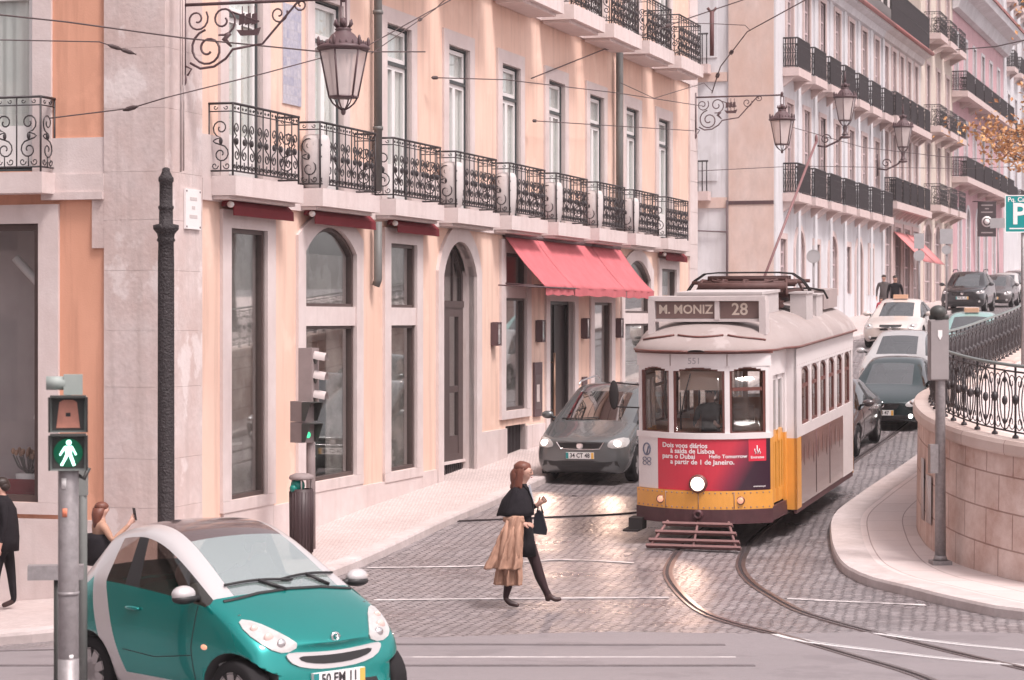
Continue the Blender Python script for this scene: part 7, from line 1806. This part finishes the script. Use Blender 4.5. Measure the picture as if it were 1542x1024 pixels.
# ------------------------------------------------------------------ overhead wires
m_wire = mat('wire', (.07,.045,.045), .6)
def wire(lb, pts, r=.009, knots=(), sag=.0):
    P = [Vector(p) for p in pts]; out = []
    for a, b in zip(P[:-1], P[1:]):
        for k in range(12): t = k/12; v = a.lerp(b, t); v.z -= sag*4*t*(1-t); out.append(v)
    out.append(P[-1]); mb = MB(); mb.tube(out, r, 5)
    for kn in knots:
        i = int(kn*(len(out)-2)); d = (out[i+1]-out[i]).normalized(); mb.tube([out[i]-d*.12, out[i]-d*.05, out[i]+d*.05, out[i]+d*.12], [r, r*3.6, r*3.6, r], 6)
    tag(mb.build('overhead_wire', [m_wire]), lb, 'wire', 'tram wires over the street')
A = at
wire('wire from the left edge crossing behind the big lantern bracket', [A(-60,16,29.3), A(100,33,29.6), A(282,58,30.0), A(485,78,33), A(640,78,38.6)], .011)
wire('thin wire ending at two hooks on the corner pilaster', [A(-60,59,29.3), A(150,63,29.9), A(205,82,30.3)], .008, (.75,.95))
wire('wire from the stained pilaster rising past the big lantern to the top edge', [A(75,178,30.2), A(197,163,30.4), A(250,147,30.2), A(400,110,32), A(555,68,35), A(700,-12,37)], .009, (.22,))
wire('wire hooked into the peach wall between the lantern and the third window', [A(560,80,36.5), A(655,14,40), A(690,-20,38)], .008, (.4,))
wire('low wire across the window tops of the peach facade', [A(655,117,40.6), A(760,120,43), A(930,140,50), A(1060,160,58)], .010, (.02,))
wire('wire from the peach wall by the fourth window to the far corner bracket', [A(805,182,46.4), A(900,188,51), A(1045,197,59)], .010, (.02,))
wire('long wire rising from the drainpipe top across the side street to the top edge', [A(800,118,46.6), A(915,72,52), A(1035,28,55), A(1130,-4,55)], .014, (.36,.62))
wire('wire climbing from the second bracket to the top edge by the white building', [A(1072,140,60), A(1085,100,59), A(1125,48,57), A(1240,-15,54)], .015, (.25,.5))
wire('thin span wire from the drainpipe to the kinked wire', [A(935,125,52), A(985,148,55), A(1060,125,59), A(1072,137,60)], .009)
wire('thin span wire from the upper balcony to the kinked wire', [A(1010,34,57), A(1080,36,58), A(1122,38,58), A(1130,46,57)], .010)
wire('wire crossing in front of the white and ivory buildings', [A(1180,188,70), A(1300,222,75), A(1420,236,80), A(1545,243,84)], .012)
wire('thin wire across the front of the second storey far up the street', [A(1040,258,62), A(1200,250,70), A(1460,254,82), A(1545,250,86)], .011)
wire('wire stretching to the autumn tree at the top right', [A(1440,75,70), A(1500,70,62), A(1545,60,58)], .018)
wp3 = MB(); wp3.tube([(0,0,0),(0,0,1.25)], .06, 8); wp3.tube([(-.12,0,1.32),(0,0,1.18),(.12,0,1.32)], .045, 6)
tag(wp3.build('wire_bracket', [mat('wire_bracket_red_brown', (.12,.05,.05), .6)], None, at(1072,84,64)), 'short red-brown wire bracket standing above the side street', 'bracket')
# ------------------------------------------------------------------ autumn tree at the right edge
random.seed(11)
TX, TY = 16.3, 56.0; tz = zt(TY)-.1
tr = thing('autumn_tree', 'autumn tree with sparse orange leaves reaching in from the right edge', 'tree', (TX, TY, tz))
tk = MB(); lf = MB()
m_bark = mat('bark', (.14,.10,.09), .9, .2, var=.3, vscale=10, bump=.4, bscale=14)
tk.tube([(0,0,0),(.08,.0,1.5),(.02,.1,3.2),(-.1,.05,4.6)], [.24,.19,.16,.12], 10)
tips = []
def branch(p, d, l_, r_, dep):
    q = p; pts = [p]; rs = [r_]
    for k in range(5):
        d = (d+Vector((random.uniform(-.25,.25),random.uniform(-.25,.25),random.uniform(-.12,.18)))).normalized(); q = q+d*l_/5; pts.append(q); rs.append(r_*(1-.13*(k+1)))
        if dep < 3 and k > 0 and random.random() < .75: branch(q, (d+Vector((random.uniform(-.9,.9),random.uniform(-.9,.9),random.uniform(-.4,.6)))).normalized(), l_*.62, r_*.5, dep+1)
        if dep >= 1: tips.append((q, d))
    tk.tube(pts, rs, 5, cap=False)
for k in range(11):
    a = 2*math.pi*k/11+random.random()*.4; z = 2.6+.22*k; branch(Vector((.0,.05,z)), Vector((math.cos(a), math.sin(a), .45)).normalized(), 2.7, .07, 0)
for k in range(4): branch(Vector((-.05,.05,3.0+.5*k)), Vector((-1,random.uniform(-.35,.35),.12+.15*k)).normalized(), 3.0, .07, 0)
for q, d in tips:
    for _ in range(5):
        c = q+Vector((random.gauss(0,.2),random.gauss(0,.2),random.gauss(-.03,.18))); s = random.uniform(.045,.085)
        u = Vector((random.uniform(-1,1),random.uniform(-1,1),random.uniform(-1,1))).normalized(); v = u.orthogonal().normalized(); v.rotate(Matrix.Rotation(random.random()*6.3,3,u)); w_ = u.cross(v)
        lf.add([c-v*s, c+w_*s*.6+u*s*.2, c+v*s, c-w_*s*.6+u*s*.2], [(0,1,2,3)], random.choice((0,0,1,1,2)))
tk.build('trunk', [m_bark], tr)
lf.build('crown', [mat('orange_leaf', (.56,.31,.15), .7, .2), mat('rust_leaf', (.42,.21,.11), .7, .2), mat('pale_gold_leaf', (.60,.36,.18), .7, .2)], tr)
# ------------------------------------------------------------------ lit headlamps throw light on the setts
def spot(name, loc, aim, en, ang=70):
    l = bpy.data.lights.new(name, 'SPOT'); l.energy = en; l.color = (1,.66,.5); l.spot_size = R(ang); l.spot_blend = .8; l.shadow_soft_size = .08
    o = bpy.data.objects.new(name, l); COL.objects.link(o); o.location = loc; o.rotation_euler = (Vector(aim)-Vector(loc)).to_track_quat('-Z','Y').to_euler(); return o
fx, fy = vx-.30*2.25, vy-.954*2.25
for s in (-1, 1): spot('headlamp_light', (fx+s*.62*.954, fy-s*.62*.30, gh(fx,fy)+.78), (fx+s*.6-.8, fy-6.5, 0), 36)
hv = TM @ Vector((4.36, 0, .95)); spot('headlamp_light', hv, TM @ Vector((8.5, -1.2, 0)), 60)
# older building across the side of the square, out of frame: what the shop windows and the parked car mirror
fb = thing('far_side_building', 'brown building across the cross street, seen only in reflections', 'building', (-24, 10, 0), R(90))
mb = MB(); wall(mb, -24, 18, -1, 15, [(-22+3*i, -20.8+3*i, z, z+2.4, 0) for i in range(13) for z in (1,5,9)], .2, 0, 0); mb.box(-24,18,.6,10,-1,15)
mb.build('wall', [mat('brown_render', (.20,.14,.125), .8)], fb)
# ------------------------------------------------------------------ thin pinkish air
hz = MB(); hz.box(-135, 175, -12, 440, -6, 60); hm = bpy.data.materials.new('haze'); hm.use_nodes = True
hn = hm.node_tree.nodes; hn.remove(hn['Principled BSDF']); pv = hn.new('ShaderNodeVolumePrincipled'); pv.inputs['Color'].default_value = (.97,.90,.91,1); pv.inputs['Density'].default_value = .0004
hm.node_tree.links.new(pv.outputs[0], hn['Material Output'].inputs['Volume'])
ho = hz.build('haze', [hm]); ho['kind'] = 'stuff'
